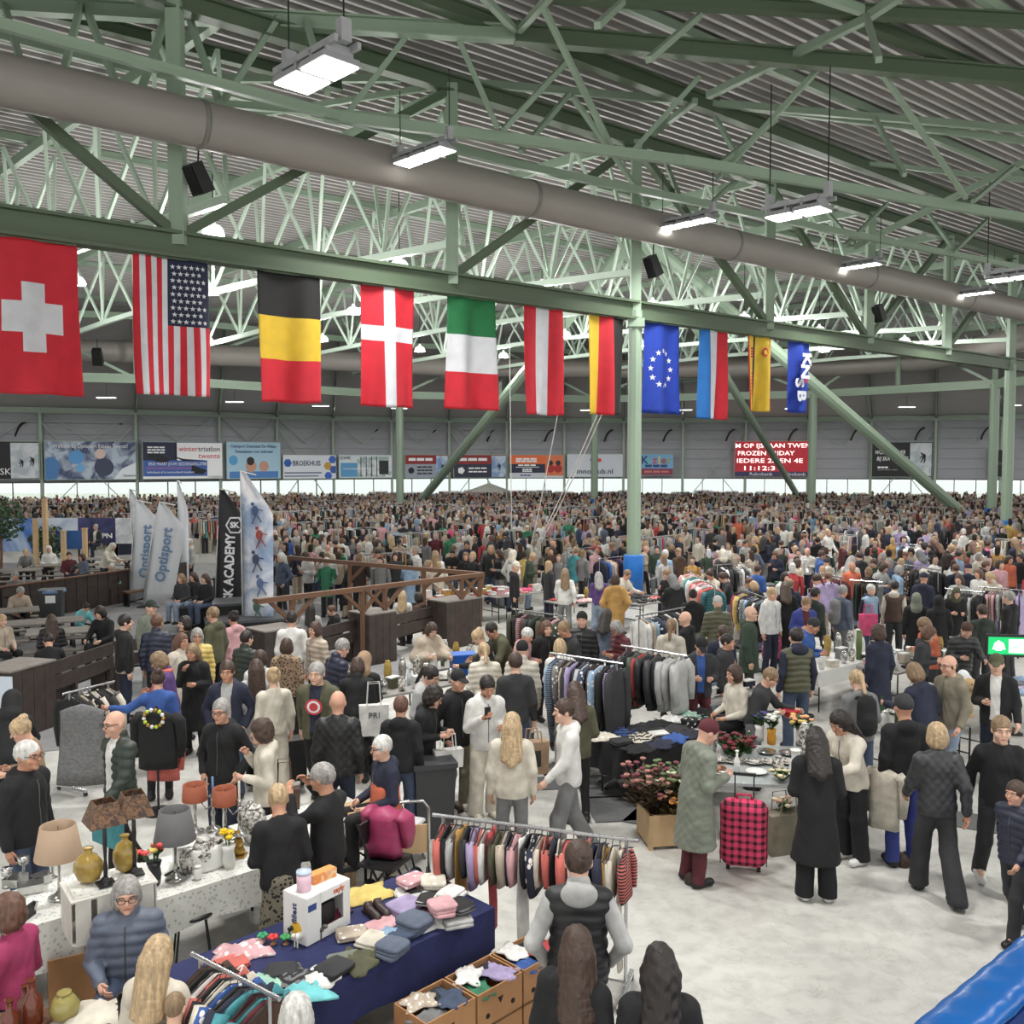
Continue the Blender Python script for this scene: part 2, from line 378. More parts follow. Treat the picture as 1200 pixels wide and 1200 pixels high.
seg('brace', (1020, 20), 14.3, (830, 112), 14.3, .18, .18); seg('brace', (1010, 12), 14.3, (950, -8), 14.3, .18, .18); seg('brace', (815, 118), 14.3, (750, 168), 14.3, .16, .16); seg('brace', (1020, 18), 14.3, (1060, -8), 14.3, .18, .18)
seg('brace', (1000, 290), 12., (1200, 190), 14.3, .2, .2); seg('brace', (605, 36), 14.2, (560, -10), 14.2, .14, .14); seg('brace', (608, 36), 14.2, (650, -10), 14.2, .14, .14)

# ---- the three-legged strut frame behind
apex = D(748, 272, 42)
e = tag(empty('strut_frame', (apex.x, apex.y, 0)), 'pale green splayed tubular struts rising to one apex', kind='structure')
for x, y in ((478, 606), (945, 598), (1158, 628)):
    beam('strut', G(x, y, 0), apex, .62 if x != 945 else .5, .62 if x != 945 else .5, STEEL, e, True)

# ---- big air ducts
DUCT = mat('grey_sheet_metal_duct', (146, 141, 136), .5, metal=.0, var=.03, scale=.6)
def duct(name, pts, r, label, joints):
    o = tag(empty(name, pts[0]), label, kind='structure')
    MB().tube([p - pts[0] for p in pts], r, n=28).build('pipe', DUCT, o, True)
    for p, d in joints:
        d = d.normalized()
        MB().tube([p - d * .05 - pts[0], p + d * .05 - pts[0]], r + .02, n=28).build('joint_band', mat('duct_band', (120, 118, 114), .5), o, True)
dz = 6.75 + CAMH
dp = [ST(s, -.95, dz) for s in (-14, 0, 10, 20, 30, 40, 52, 66)]
duct('air_duct', dp, .47, 'long grey round air duct running along the flag truss', [(ST((onT1(px, 200, .95) - PA).dot(U), -.95, dz), U) for px in (236, 620, 857, 1018, 1135)])
d2 = [G(x, y, z) for x, y, z in ((-120, 393, 10.5), (90, 411, 10.5), (300, 418, 10.6), (520, 430, 10.6), (740, 433, 10.6), (980, 430, 10.6), (1080, 424, 10.6), (1140, 411, 10.5), (1210, 393, 10.5))]
duct('air_duct', d2, .62, 'second grey air duct far behind the flags along ring truss', [])

# ---- far wall: curved row of bays, cladding above a band of windows
wcol = [(-150, 70), (-62, 71), (52, 73), (163, 76), (260, 80), (327, 84), (392, 87), (460, 89), (527, 91), (594, 92), (661, 92), (730, 92), (799, 91.5), (872, 90.5), (945, 89), (1018, 87.5), (1093, 86), (1170, 84), (1250, 82), (1335, 79)]
WP = [Vector((D(x, 560, y).x, y, 0)) for x, y in wcol]
ZE, ZW = 8.3, 2.75
CLAD = mat('grey_wall_cladding', (152, 154, 160), .6, var=.05, scale=.3)
wall = tag(empty('wall_back', (0, 90, 0)), 'grey clad far wall with window band below', kind='structure')
MULL = mat('dark_window_frame', (92, 100, 96), .5)
PANE = glass_mat('window_glass')
wi = 0
def wallpoint(px, off=0.):
    """where a pixel column meets the wall; returns point, unit along, unit towards hall"""
    d = ray(px, 560); 
    for a, c in zip(WP[:-1], WP[1:]):
        e_ = c - a; den = d.x * e_.y - d.y * e_.x
        if abs(den) < 1e-9: continue
        s = (a.y * d.x - a.x * d.y) / -den if False else (d.y * a.x - d.x * a.y) / den
        if -1e-6 <= s <= 1 + 1e-6:
            al = e_.normalized(); nn = Vector((al.y, -al.x, 0)); return a + e_ * s + nn * off, al, nn
    return None
for i, (a, c) in enumerate(zip(WP[:-1], WP[1:])):
    d = c - a; L = d.length; al = d / L; nn = Vector((al.y, -al.x, 0)); m = (a + c) / 2; rz = math.atan2(al.y, al.x)
    for j in range(6):      # horizontal cladding boards
        h = (ZE - ZW) / 6; z = ZW + h * (j + .5)
        MB().box((0, 0, 0), (L, .12, h - .03), rz).build('cladding_panel', CLAD, wall, loc=(m.x, m.y + .1 - 90, z))
    MB().box((0, 0, 0), (L + .1, .04, ZE - ZW), rz).build('backing_sheet', CLAD, wall, loc=(m.x, m.y + .22 - 90, (ZE + ZW) / 2))
    e = tag(empty('window_%d' % (i + 1), (m.x, m.y, 0), rz), 'bright daylight window band of one wall bay', kind='structure')
    n = 3
    for j in range(n):
        MB().box((-L / 2 + L / n * (j + .5), 0, ZW / 2 + .05), (L / n - .1, .02, ZW - .15)).build('pane', PANE, e)
    fr = MB(); fr.box((0, 0, ZW - .04), (L, .12, .10)); fr.box((0, 0, .05), (L, .12, .10))
    for j in range(1, n): fr.box((-L / 2 + L / n * j, 0, ZW / 2), (.08, .1, ZW))
    wf = fr.build('window_frame', MULL, e)
    for c_ in e.children:
        if c_.name.startswith('pane'): c_.parent = wf
cols = tag(empty('trim_2', (0, 90, 0)), 'pale green wall posts, eaves beam and wind bracing of far wall', kind='structure')
GW = mat('wall_post_green', (150, 166, 152), .5)
BLK = mat('black_rubber', (22, 22, 24), .6)
for i, p in enumerate(WP):
    q = p + Vector((0, -.35, 0)); beam('wall_post', q, q + Vector((0, 0, ZE)), .22, .22, GW, cols)
    if i + 1 < len(WP):
        r = WP[i + 1] + Vector((0, -.35, 0)); beam('eaves_beam', q + Vector((0, 0, ZE)), r + Vector((0, 0, ZE)), .3, .45, GW, cols)
        beam('rail', q + Vector((0, 0, ZE - .9)), r + Vector((0, 0, ZE - .9)), .05, .05, GW, cols)
        beam('brace', q + Vector((0, -.05, ZE)), (q + r) / 2 + Vector((0, -.05, ZE - 2.3)), .07, .07, GW, cols); beam('brace', r + Vector((0, -.05, ZE)), (q + r) / 2 + Vector((0, -.05, ZE - 2.3)), .07, .07, GW, cols)
        if i in (2, 5, 8, 12, 15):
            beam('brace', q + Vector((0, -.06, ZE - .9)), r + Vector((0, -.06, .1)), .07, .07, GW, cols); beam('brace', r + Vector((0, -.06, ZE - .9)), q + Vector((0, -.06, .1)), .07, .07, GW, cols)
    # black curved pipe beside every post
    R = 2.0; c = p + Vector((-1.0, -.5, ZE - .9 - R)); pts = [Vector((c.x - math.cos(t) * R * .5, c.y, c.z + math.sin(t) * R)) - Vector((0, 90, 0)) for t in np.linspace(.45, 1.5, 8)]
    MB().tube(pts, .09, n=6).build('curved_pipe', BLK, cols, True)
# lean-to roof between ring truss and wall
LEAN = mat('grey_lean_to_deck', (172, 171, 170), .6, var=.05, scale=.5)
b = MB(); v = []; nW = 60
def ringpt(f):
    f = f * (len(ring) - 1); i = min(int(f), len(ring) - 2); return ring[i].lerp(ring[i + 1], f - i)
def wallf(f):
    f = f * (len(WP) - 1); i = min(int(f), len(WP) - 2); return WP[i].lerp(WP[i + 1], f - i)
# match by bearing: pair ring point with wall point on the same ray
pairs = []
for px in np.linspace(-165, 1310, 90):
    wp = wallpoint(px); d = ray(px, 560); r0 = None
    for a, c in zip(ring[:-1], ring[1:]):
        e_ = c - a; den = d.x * e_.y - d.y * e_.x; s = (d.y * a.x - d.x * a.y) / den
        if -1e-6 <= s <= 1 + 1e-6: r0 = a + e_ * s
    if wp and r0: pairs.append((r0, wp[0]))
for r0, wq in pairs:
    for k in range(13):
        f = k / 12; z = 12.5 + (ZE + .15 - 12.5) * f; p = r0.lerp(wq, f); v.append((p.x, p.y + (0.6 if k == 12 else 0), z)); 
nP = 13
tag(b.add(v, [(i * nP + k, i * nP + k + 1, (i + 1) * nP + k + 1, (i + 1) * nP + k) for i in range(len(pairs) - 1) for k in range(nP - 1)]).build('ceiling_lean_to', LEAN), 'sloping grey roof between ring truss and far wall', kind='structure')
raf = tag(empty('trim_3', (0, 80, 0)), 'rafters and light webs under the sloping far roof', kind='structure')
for i in range(3, len(WP) - 2):
    px, _ = proj((WP[i].x, WP[i].y, ZE)); d = ray(px, 560); r0 = min((p for p in pairs), key=lambda q: (q[1] - WP[i]).length)[0]
    A = up(r0, 12.3); Bq = Vector((WP[i].x, WP[i].y - .4, ZE + .1))
    beam('rafter', A, Bq, .18, .25, STEEL_SHADED, raf)
    base = up(r0, ZB); mid = A.lerp(Bq, .5)
    beam('web', base, Bq, .09, .09, GW, raf); beam('web', base.lerp(Bq, .35), A.lerp(Bq, .25), .07, .07, GW, raf); beam('web', base.lerp(Bq, .35), mid, .07, .07, GW, raf); beam('web', base.lerp(Bq, .7), mid, .07, .07, GW, raf)
# bright ground and pale hedge outside the windows
og = MB().box((0, 112, -.2), (240, 40, .1)).build('ground_outside', mat('pale_paving_outside', (236, 238, 226), .9)); tag(og, 'pale paving outside beyond the windows', kind='structure')

# ---------------------------------------------------------------- banners on the far wall
def flat(c, key=None, **k): return mat(key or 'print_%02x%02x%02x' % c, c, .6, var=k.pop('var', .0), **k)
WHITE = flat((238, 240, 242)); INK = flat((24, 26, 34))
def picture(key, c1, c2, scale=1.2):
    if key in _M: return _M[key]
    m = mat(key, c1, .6, var=.01); nt = m.node_tree; r = [n for n in nt.nodes if n.type == 'VALTORGB'][0]; n = [n for n in nt.nodes if n.type == 'TEX_NOISE'][0]
    n.inputs['Scale'].default_value = scale; n.inputs['Detail'].default_value = 5; n.inputs['Distortion'].default_value = 1.
    r.color_ramp.elements[0].position = .4; r.color_ramp.elements[1].position = .6
    r.color_ramp.elements[0].color = (*lin(c1), 1); r.color_ramp.elements[1].color = (*lin(c2), 1); return m
SHEET = {}
def banner(x0, x1, y0, y1, base, label, cat='banner'):
    p, al, nn = wallpoint((x0 + x1) / 2, .62); a, c = wallpoint(x0, .62)[0], wallpoint(x1, .62)[0]
    zt, zb = D((x0 + x1) / 2, y0, p.y).z, D((x0 + x1) / 2, y1, p.y).z; W = (c - a).length; Hh = zt - zb
    e = empty('wall_banner', (p.x, p.y, (zt + zb) / 2), math.atan2(al.y, al.x)); tag(e, label, cat, 'banners on the far wall')
    SHEET[e.name] = MB().box((0, 0, 0), (W, .08, Hh)).build('sheet', base, e)
    fr = MB()
    for zz in (-Hh / 2, Hh / 2): fr.box((0, -.02, zz), (W + .06, .1, .05))
    for xx in (-W / 2, W / 2): fr.box((xx, -.02, 0), (.05, .1, Hh))
    fr.build('rim', GW, e)
    return e, W, Hh
def patch(e, W, Hh, x0, x1, y0, y1, m, name='printed_panel', poly=None, y=-.05):
    """flat print in fractions of the banner, origin top left"""
    if poly is None: poly = [(x0, y0), (x1, y0), (x1, y1), (x0, y1)]
    v = [((x - .5) * W, y, (.5 - yy) * Hh) for x, yy in poly]; n = len(v); v += [(a, y + .008, c) for a, _, c in v]
    f = [tuple(range(n))[::-1], tuple(range(n, 2 * n))] + [(i, (i + 1) % n, n + (i + 1) % n, n + i) for i in range(n)]
    return link(name, mesh(name, v, f, m), SHEET.get(e.name, e))
def disc(e, W, Hh, cx, cy, r, m, y=-.055, sy=1., name='printed_disc', n=14):
    return patch(e, W, Hh, 0, 0, 0, 0, m, name, [(cx + math.cos(2 * PI * k / n) * r, cy + math.sin(2 * PI * k / n) * r * sy * W / Hh) for k in range(n)], y)
def bt(e, W, Hh, s, cx, cy, size, m, width=None, **k):
    return lettering(s, size * Hh, m, SHEET.get(e.name, e), ((cx - .5) * W, -.075, (.5 - cy) * Hh), width=width * W if width else None, **k)
def bars(e, W, Hh, x0, x1, ys, m, h=.05, gap=None):
    """lines of print too small to read"""
    for i, y in enumerate(ys):
        n = 3 + i % 2; w_ = (x1 - x0) / n
        for k in range(n): patch(e, W, Hh, x0 + w_ * k, x0 + w_ * (k + .86), y, y + h, m, 'printed_line', y=-.06)
def skater(e, W, Hh, cx, cy, s, m, y=-.06):
    # crouching skater silhouette: head, back, arm, two legs
    q = lambda pts: patch(e, W, Hh, 0, 0, 0, 0, m, 'printed_figure', [(cx + a * s, cy + b_ * s * W / Hh) for a, b_ in pts], y)
    q([(-.05, -.2), (.1, -.25), (.22, -.1), (.2, .1), (.05, .12), (-.1, -.05)]); q([(-.16, -.3), (-.05, -.34), (0, -.25), (-.06, -.18), (-.15, -.2)])
    q([(.05, .05), (.2, .05), (.2, .3), (.1, .52), (.02, .52), (.08, .3)]); q([(-.05, .05), (.08, .08), (-.02, .3), (-.1, .5), (-.18, .5), (-.1, .28)]); q([(-.08, -.1), (0, -.05), (-.2, .15), (-.26, .12)])
e, W, Hh = banner(-40, 49, 517, 562, flat((30, 30, 34)), 'black wall banner with photo of two skaters at left edge')
patch(e, W, Hh, .62, .99, .04, .97, picture('print_ice', (205, 210, 214), (170, 180, 188))); skater(e, W, Hh, .9, .5, .16, INK); skater(e, W, Hh, .76, .55, .14, INK); bt(e, W, Hh, 'SK', .55, .8, .24, WHITE)
e, W, Hh = banner(54, 160, 517, 562, picture('print_crowd', (66, 76, 110), (176, 190, 205), .9), 'wide blue photo banner with a welcome line on top')
bt(e, W, Hh, 'Welkom bij Optisport IJsbaan Twente!', .5, .13, .15, WHITE, .82); disc(e, W, Hh, .34, .42, .085, flat((88, 150, 205))); disc(e, W, Hh, .38, .7, .05, flat((110, 165, 215)))
patch(e, W, Hh, 0, .16, .4, 1, flat((70, 120, 175)), poly=[(0, .45), (.1, .4), (.17, .62), (.12, 1), (0, 1)]); patch(e, W, Hh, 0, 0, 0, 0, flat((220, 228, 235)), poly=[(.74, 1), (.84, .72), (1, .55), (1, 1)]); disc(e, W, Hh, .6, .33, .06, flat((210, 190, 180))); disc(e, W, Hh, .64, .68, .11, flat((60, 66, 90)))
bt(e, W, Hh, 'Optisport', .92, .9, .08, INK)
e, W, Hh = banner(166, 259, 518, 561, flat((70, 110, 165)), 'dark blue banner for a winter triathlon with white title block')
patch(e, W, Hh, .0, .42, .02, .5, flat((36, 44, 66))); patch(e, W, Hh, .4, 1, .02, .5, WHITE); patch(e, W, Hh, .8, 1, .5, .98, WHITE); patch(e, W, Hh, .03, .8, .5, .92, flat((60, 96, 168))); patch(e, W, Hh, .04, .6, .67, .75, flat((120, 100, 160)), y=-.055); patch(e, W, Hh, 0, 0, 0, 0, INK, poly=[(.05, .3), (.2, .34), (.33, .48), (.3, .56), (.17, .54), (.08, .42)], y=-.058); patch(e, W, Hh, 0, 0, 0, 0, INK, poly=[(.6, .62), (.8, .78), (.74, .88), (.6, .86)], y=-.058); patch(e, W, Hh, 0, 0, 0, 0, INK, poly=[(.33, .36), (.5, .52), (.8, .5), (.5, .46)], y=-.058); bars(e, W, Hh, .06, .28, (.13, .2, .27), WHITE, .04); patch(e, W, Hh, 0, 1, .93, 1, WHITE)
bt(e, W, Hh, 'winter', .56, .19, .2, flat((200, 40, 60)), .24); bt(e, W, Hh, 'triatlon', .83, .19, .2, flat((60, 30, 50)), .28); bt(e, W, Hh, 'twente', .83, .38, .2, flat((200, 40, 60)), .28)
bt(e, W, Hh, 'EIND MAART JOUW SEIZOENSAFSLUITER', .43, .6, .12, WHITE, .72); bt(e, W, Hh, 'Individueel of in teamverband meedoen', .34, .82, .09, WHITE, .58)
e, W, Hh = banner(262, 325, 518, 561, flat((168, 202, 222)), 'pale blue banner for a swimming pool with swimmers')
bt(e, W, Hh, 'Optisport Zwembad De Wilder', .5, .12, .12, flat((50, 80, 120)), .85); bt(e, W, Hh, 'Zwemplezier voor iedereen!', .5, .26, .12, flat((50, 80, 120)), .7); disc(e, W, Hh, .12, .5, .08, flat((90, 160, 210)))
disc(e, W, Hh, .44, .66, .1, flat((196, 150, 130))); disc(e, W, Hh, .68, .66, .09, flat((196, 150, 130))); patch(e, W, Hh, .05, .95, .8, .98, flat((80, 130, 190))); disc(e, W, Hh, .43, .52, .07, flat((50, 40, 40)), -.065)
e, W, Hh = banner(329, 391, 533, 561, flat((214, 220, 228)), 'white company banner with blue hexagons')
bt(e, W, Hh, 'BROEKHUIS', .44, .36, .3, flat((40, 50, 90)), .52, bold=.004); 
for cx, cy, c in ((.09, .34, (40, 90, 170)), (.84, .47, (190, 150, 70)), (.93, .2, (60, 100, 180)), (.95, .62, (60, 90, 160)), (.85, .88, (60, 100, 190))): disc(e, W, Hh, cx, cy, .075, flat(c), n=6)
patch(e, W, Hh, .03, .72, .72, .78, flat((110, 120, 140))); patch(e, W, Hh, .03, .66, .86, .91, flat((110, 120, 140)))
e, W, Hh = banner(396, 458, 533, 560, flat((205, 214, 220)), 'banner with light blue block beside a window photo'); patch(e, W, Hh, .03, .55, .35, .95, flat((86, 150, 195))); patch(e, W, Hh, .34, .98, .08, .95, picture('print_pane', (150, 168, 168), (215, 222, 224), 1.5), y=-.06)
for x in (.4, .5, .6, .7): patch(e, W, Hh, x, x + .015, .08, .95, INK, y=-.07)
bt(e, W, Hh, 'GWK', .12, .14, .2, INK); bt(e, W, Hh, 'Aluminium & Kunststof kozijnen', .28, .6, .12, WHITE, .4); patch(e, W, Hh, .75, .93, .25, .85, flat((40, 44, 48)), y=-.07)
RED = (140, 44, 44)
for x0, x1, lab, low in ((473, 523, 'dark red and grey banner left of the leaning strut', (150, 158, 172)), (531, 592, 'dark red and navy banner with a speed skater photo', (44, 48, 66))):
    e, W, Hh = banner(x0, x1, 533, 560, flat(low), lab); patch(e, W, Hh, 0, 1, 0, .4, flat(RED)); bars(e, W, Hh, .08, .66, (.14,), WHITE, .12); bars(e, W, Hh, .28, .64, (.55, .7) if x0 > 500 else (.5, .64, .78), WHITE if x0 > 500 else INK, .06); disc(e, W, Hh, .14, .68, .07, WHITE if x0 > 500 else INK, n=5 if x0 > 500 else 14)
    patch(e, W, Hh, .72, .99, .04, .96, picture('print_ice2', (190, 205, 220), (120, 150, 190)), y=-.06); skater(e, W, Hh, .86, .5, .16, INK, -.07)
e, W, Hh = banner(597, 660, 533, 560, flat((200, 204, 212)), 'orange and navy banner with two skaters in red'); patch(e, W, Hh, 0, .66, .0, .4, flat((226, 110, 60))); patch(e, W, Hh, 0, .66, .4, .78, flat((40, 44, 66))); patch(e, W, Hh, .66, 1, 0, .9, flat((214, 120, 80))); bars(e, W, Hh, .12, .52, (.14, .24), WHITE, .08); bars(e, W, Hh, .16, .5, (.42,), WHITE, .06); bars(e, W, Hh, .24, .42, (.6, .68), WHITE, .06); patch(e, W, Hh, .12, .55, .52, .545, WHITE, y=-.06); bars(e, W, Hh, .2, .4, (.86,), flat((70, 90, 150)), .06)
for x in (.76, .9): disc(e, W, Hh, x, .6, .075, flat((170, 50, 50)), -.065); disc(e, W, Hh, x, .35, .045, flat((40, 40, 60)), -.07)
e, W, Hh = banner(664, 729, 532, 559, flat((200, 206, 216)), 'plain pale banner with a web address'); bt(e, W, Hh, 'InnoHub.nl', .5, .76, .3, flat((40, 46, 60)), .64, bold=.004); disc(e, W, Hh, .45, .25, .04, flat((70, 90, 160))); disc(e, W, Hh, .52, .2, .04, flat((210, 120, 50))); disc(e, W, Hh, .58, .27, .035, flat((200, 60, 60)))
e, W, Hh = banner(751, 788, 532, 557, flat((120, 170, 210)), 'small banner with colourful block letters beside the padded column'); patch(e, W, Hh, 0, 1, .68, 1, flat((130, 60, 90)))
bars(e, W, Hh, .1, .9, (.78,), flat((200, 120, 110)), .1); bars(e, W, Hh, .12, .85, (.5,), flat((50, 70, 120)), .12)
for s, x, c in (('K', .1, (40, 60, 110)), ('e', .26, (120, 190, 200)), ('z', .42, (190, 80, 110)), ('l', .56, (230, 200, 90)), ('e', .7, (170, 80, 70)), ('r', .87, (150, 170, 120))): bt(e, W, Hh, s, x, .3, .5, flat(c), bold=.02)
e, W, Hh = banner(1020, 1091, 518, 559, flat((30, 31, 34)), 'black banner with white slanted title and skater photo'); patch(e, W, Hh, .63, .98, .03, .97, picture('print_ice', (205, 210, 214), (170, 180, 188))); skater(e, W, Hh, .84, .42, .22, INK); bt(e, W, Hh, 'WORD WINNER', .3, .3, .16, WHITE, .5, shear=.15, bold=.006); bt(e, W, Hh, 'BIJ SKA TWENTE', .34, .48, .16, WHITE, .52, shear=.15, bold=.006); bars(e, W, Hh, .1, .28, (.7,), WHITE, .05); bars(e, W, Hh, .1, .45, (.78,), flat((120, 120, 122)), .03)
e, W, Hh = banner(1157, 1181, 527, 559, flat((28, 28, 30)), 'narrow black banner behind the right-hand columns'); disc(e, W, Hh, .5, .5, .3, flat((70, 72, 70)), sy=.3)
# scoreboard
e, W, Hh = banner(860, 950, 517, 559, mat('scoreboard_red_glow', (150, 28, 40), .5, var=.25, scale=9, emit=.55), 'red dot-matrix scoreboard with scrolling white text', 'scoreboard'); e.name = 'scoreboard'; e['group'] = 'scoreboard'; del e['group']
LED = mat('lit_white_led', (255, 236, 232), .5, var=0, emit=1.3)
for s, y, x, wd in (('M OP IJSBAAN TWEN', .13, .5, .98), ('FROZEN FRIDAY', .34, .41, .74), ('IEDERE 2E EN 4E', .55, .46, .86), ('11:12:31', .76, .36, .46)): bt(e, W, Hh, s, x, y, .17, LED, wd, bold=.004)
patch(e, W, Hh, 0, 1, .85, 1, flat((70, 60, 100))); bt(e, W, Hh, 'Rabobank', .35, .92, .13, WHITE, .3); bt(e, W, Hh, 'Rabobank', .78, .92, .13, WHITE, .3)

# ---------------------------------------------------------------- flags
FL = {k: mat('flag_' + k, c, .75, var=.08, scale=3.) for k, c in dict(red=(196, 34, 50), white=(208, 210, 216), navy=(26, 32, 60), black=(26, 26, 26), yellow=(214, 178, 50), green=(26, 108, 60), blue=(26, 58, 160), sky=(38, 110, 184)).items()}
def star_mesh(r, n=5):
    b = MB(); p = [(math.cos(PI / 2 + PI * k / n) * (r if k % 2 == 0 else r * .42), math.sin(PI / 2 + PI * k / n) * (r if k % 2 == 0 else r * .42)) for k in range(2 * n)]
    return p
def flag(name, x0, x1, yt, yb, label, fn, stars=None, mats=('red', 'white'), nx=24, ny=36, letters=None, seed=0):
    """cloth grid in the truss plane; fn(u,v) -> material index, u from left, v from top"""
    tl, trp = onT1(x0, yt, .05), onT1(x1, yt + (x1 - x0) * .145, .05); Wd = (trp - tl).length * 1.0
    zt = ZB - .3; xm = (x0 + x1) / 2; hb = onT1(xm, yb, .05).z; Ht = zt - hb
    s = ((tl + trp) / 2 - PA).dot(U); org = ST(s, -.05, zt); e = empty(name, org, ANG); tag(e, label, 'flag', 'flags hanging in a row from the truss')
    ph = seed * 1.7
    def P(u, v_, off=0.):
        a = .5 - abs(u - .5)
        w_ = (.05 + .10 * v_) * math.sin(u * (7 + seed % 3) + ph) + .03 * v_ * math.sin(u * 17 + ph * 2 + v_ * 3)
        pinch = 1 - .05 * math.sin(v_ * 3 + ph) * v_
        return ((u - .5) * Wd * pinch, w_ - off, -v_ * Ht + .015 * math.sin(u * 9 + ph) * v_)
    us = sorted(set([i / nx for i in range(nx + 1)])); vs = [j / ny for j in range(ny + 1)]
    v = [P(u, q) for q in vs for u in us]; f = []; mi = []
    for j in range(ny):
        for i in range(nx): f.append((j * (nx + 1) + i, j * (nx + 1) + i + 1, (j + 1) * (nx + 1) + i + 1, (j + 1) * (nx + 1) + i)); mi.append(fn((i + .5) / nx, (j + .5) / ny))
    o = link('cloth', mesh('cloth', v, f, [FL[k] for k in mats], True, mi), e)
    sm = o.modifiers.new('thickness', 'SOLIDIFY'); sm.thickness = .006
    MB().box((0, 0, .02), (Wd * .98, .05, .06)).build('hem_rod', STEEL_SHADED, e)
    if stars:
        st = MB()
        for (u, q, r) in stars:
            for off in (.012, -.016):
                ring_ = [P(u + a / Wd, q - c / Ht, off) for a, c in star_mesh(r)]; st.add(ring_, [tuple(range(10)) if off > 0 else tuple(range(10))[::-1]])
        tag(st.build('stars', FL['white'], o), kind='stuff')
    if letters:
        for s_, u, q, sz, rot in letters:
            lettering(s_, sz, FL['white'], e, Vector(P(u, q, .03)), (PI / 2, rot, 0), bold=.02)
    return e, P, Wd, Ht
flag('flag', -20, 90, 262, 462, 'red flag with a white cross, largest at far left', lambda u, v: 1 if ((abs(u - .5) < .135 and .28 < v < .72) or (abs(v - .5) < .105 and .17 < u < .83)) else 0, nx=30, ny=40, seed=1)
flag('flag', 155, 243, 292, 463, 'red and white striped flag with starred navy corner', lambda u, v: 2 if (u > .45 and v < .49) else (0 if int(u * 13) % 2 == 0 else 1), [(.49 + .47 * (i + .5 + .25 * (j % 2)) / 6, .03 + .45 * (j + .5) / 9, .056) for j in range(9) for i in range(6 - j % 2)], ('red', 'white', 'navy'), nx=39, ny=45, seed=2)
flag('flag', 300, 374, 314, 472, 'flag of black, yellow and red bands', lambda u, v: min(2, int(v * 3)), None, ('black', 'yellow', 'red'), seed=3)
flag('flag', 423, 486, 331, 477, 'red flag with thin white off-centre cross', lambda u, v: 1 if (abs(u - .5) < .1 or abs(v - .38) < .065) else 0, nx=30, ny=40, seed=4)
flag('flag', 525, 579, 347, 480, 'flag of green, white and red bands', lambda u, v: min(2, int(v * 3)), None, ('green', 'white', 'red'), seed=5)
flag('flag', 613, 658, 359, 486, 'red flag with a broad white upright stripe', lambda u, v: 1 if abs(u - .5) < .18 else 0, nx=22, seed=6)
flag('flag', 689, 731, 370, 486, 'flag of yellow, red and black upright stripes', lambda u, v: min(2, int(u * 3)), None, ('yellow', 'red', 'black'), nx=24, seed=7)
flag('flag', 756, 795, 379, 485, 'royal blue flag with a ring of white stars', lambda u, v: 0, [(.5 + .31 * math.cos(2 * PI * k / 12), .5 + .2 * math.sin(2 * PI * k / 12), .1) for k in range(12)], ('blue',), nx=16, ny=20, seed=8)
flag('flag', 820, 852, 388, 491, 'flag of blue, white and red upright stripes', lambda u, v: min(2, int(u * 3)), None, ('sky', 'white', 'red'), nx=24, seed=9)
e, P, Wd, Ht = flag('flag', 875, 903, 394, 482, 'narrow yellow flag with one black stripe', lambda u, v: 1 if .3 < u < .42 else (2 if u < .05 or u > .95 else 0), None, ('yellow', 'black', 'red'), nx=20, seed=10)
for r, c, off in ((.16, 'red', .03), (.09, 'yellow', .036)): MB().lathe([(0, 0), (r, 0), (r, .004), (0, .004)], n=10).xf(Matrix.Translation(Vector(P(.72, .2, off))) @ Matrix.Rotation(PI / 2, 4, 'X')).build('emblem', FL[c], e)
for k_ in range(11):
    q_ = .17 + .035 * k_ if k_ < 4 else .5 + .045 * (k_ - 4); MB().box(P(.16, q_, .02), (.12, .01, .06)).build('printed_line', FL['red'], e)
e, P, Wd, Ht = flag('flag', 923, 949, 400, 484, 'royal blue flag with big white sideways letters', lambda u, v: 0, None, ('blue',), nx=12, ny=20, seed=11)
for s_, u_, q_ in (('K', .62, .24), ('N', .52, .42), ('S', .38, .58), ('B', .42, .76)): lettering(s_, .68, FL['white'], e, Vector(P(u_, q_, .0)) * 1.0 + Vector((0, -.16, 0)), (PI / 2, PI / 2, 0), bold=.03)
MB().box(P(.86, .53, .1), (.12, .01, .2)).build('printed_mark', FL['red'], e)

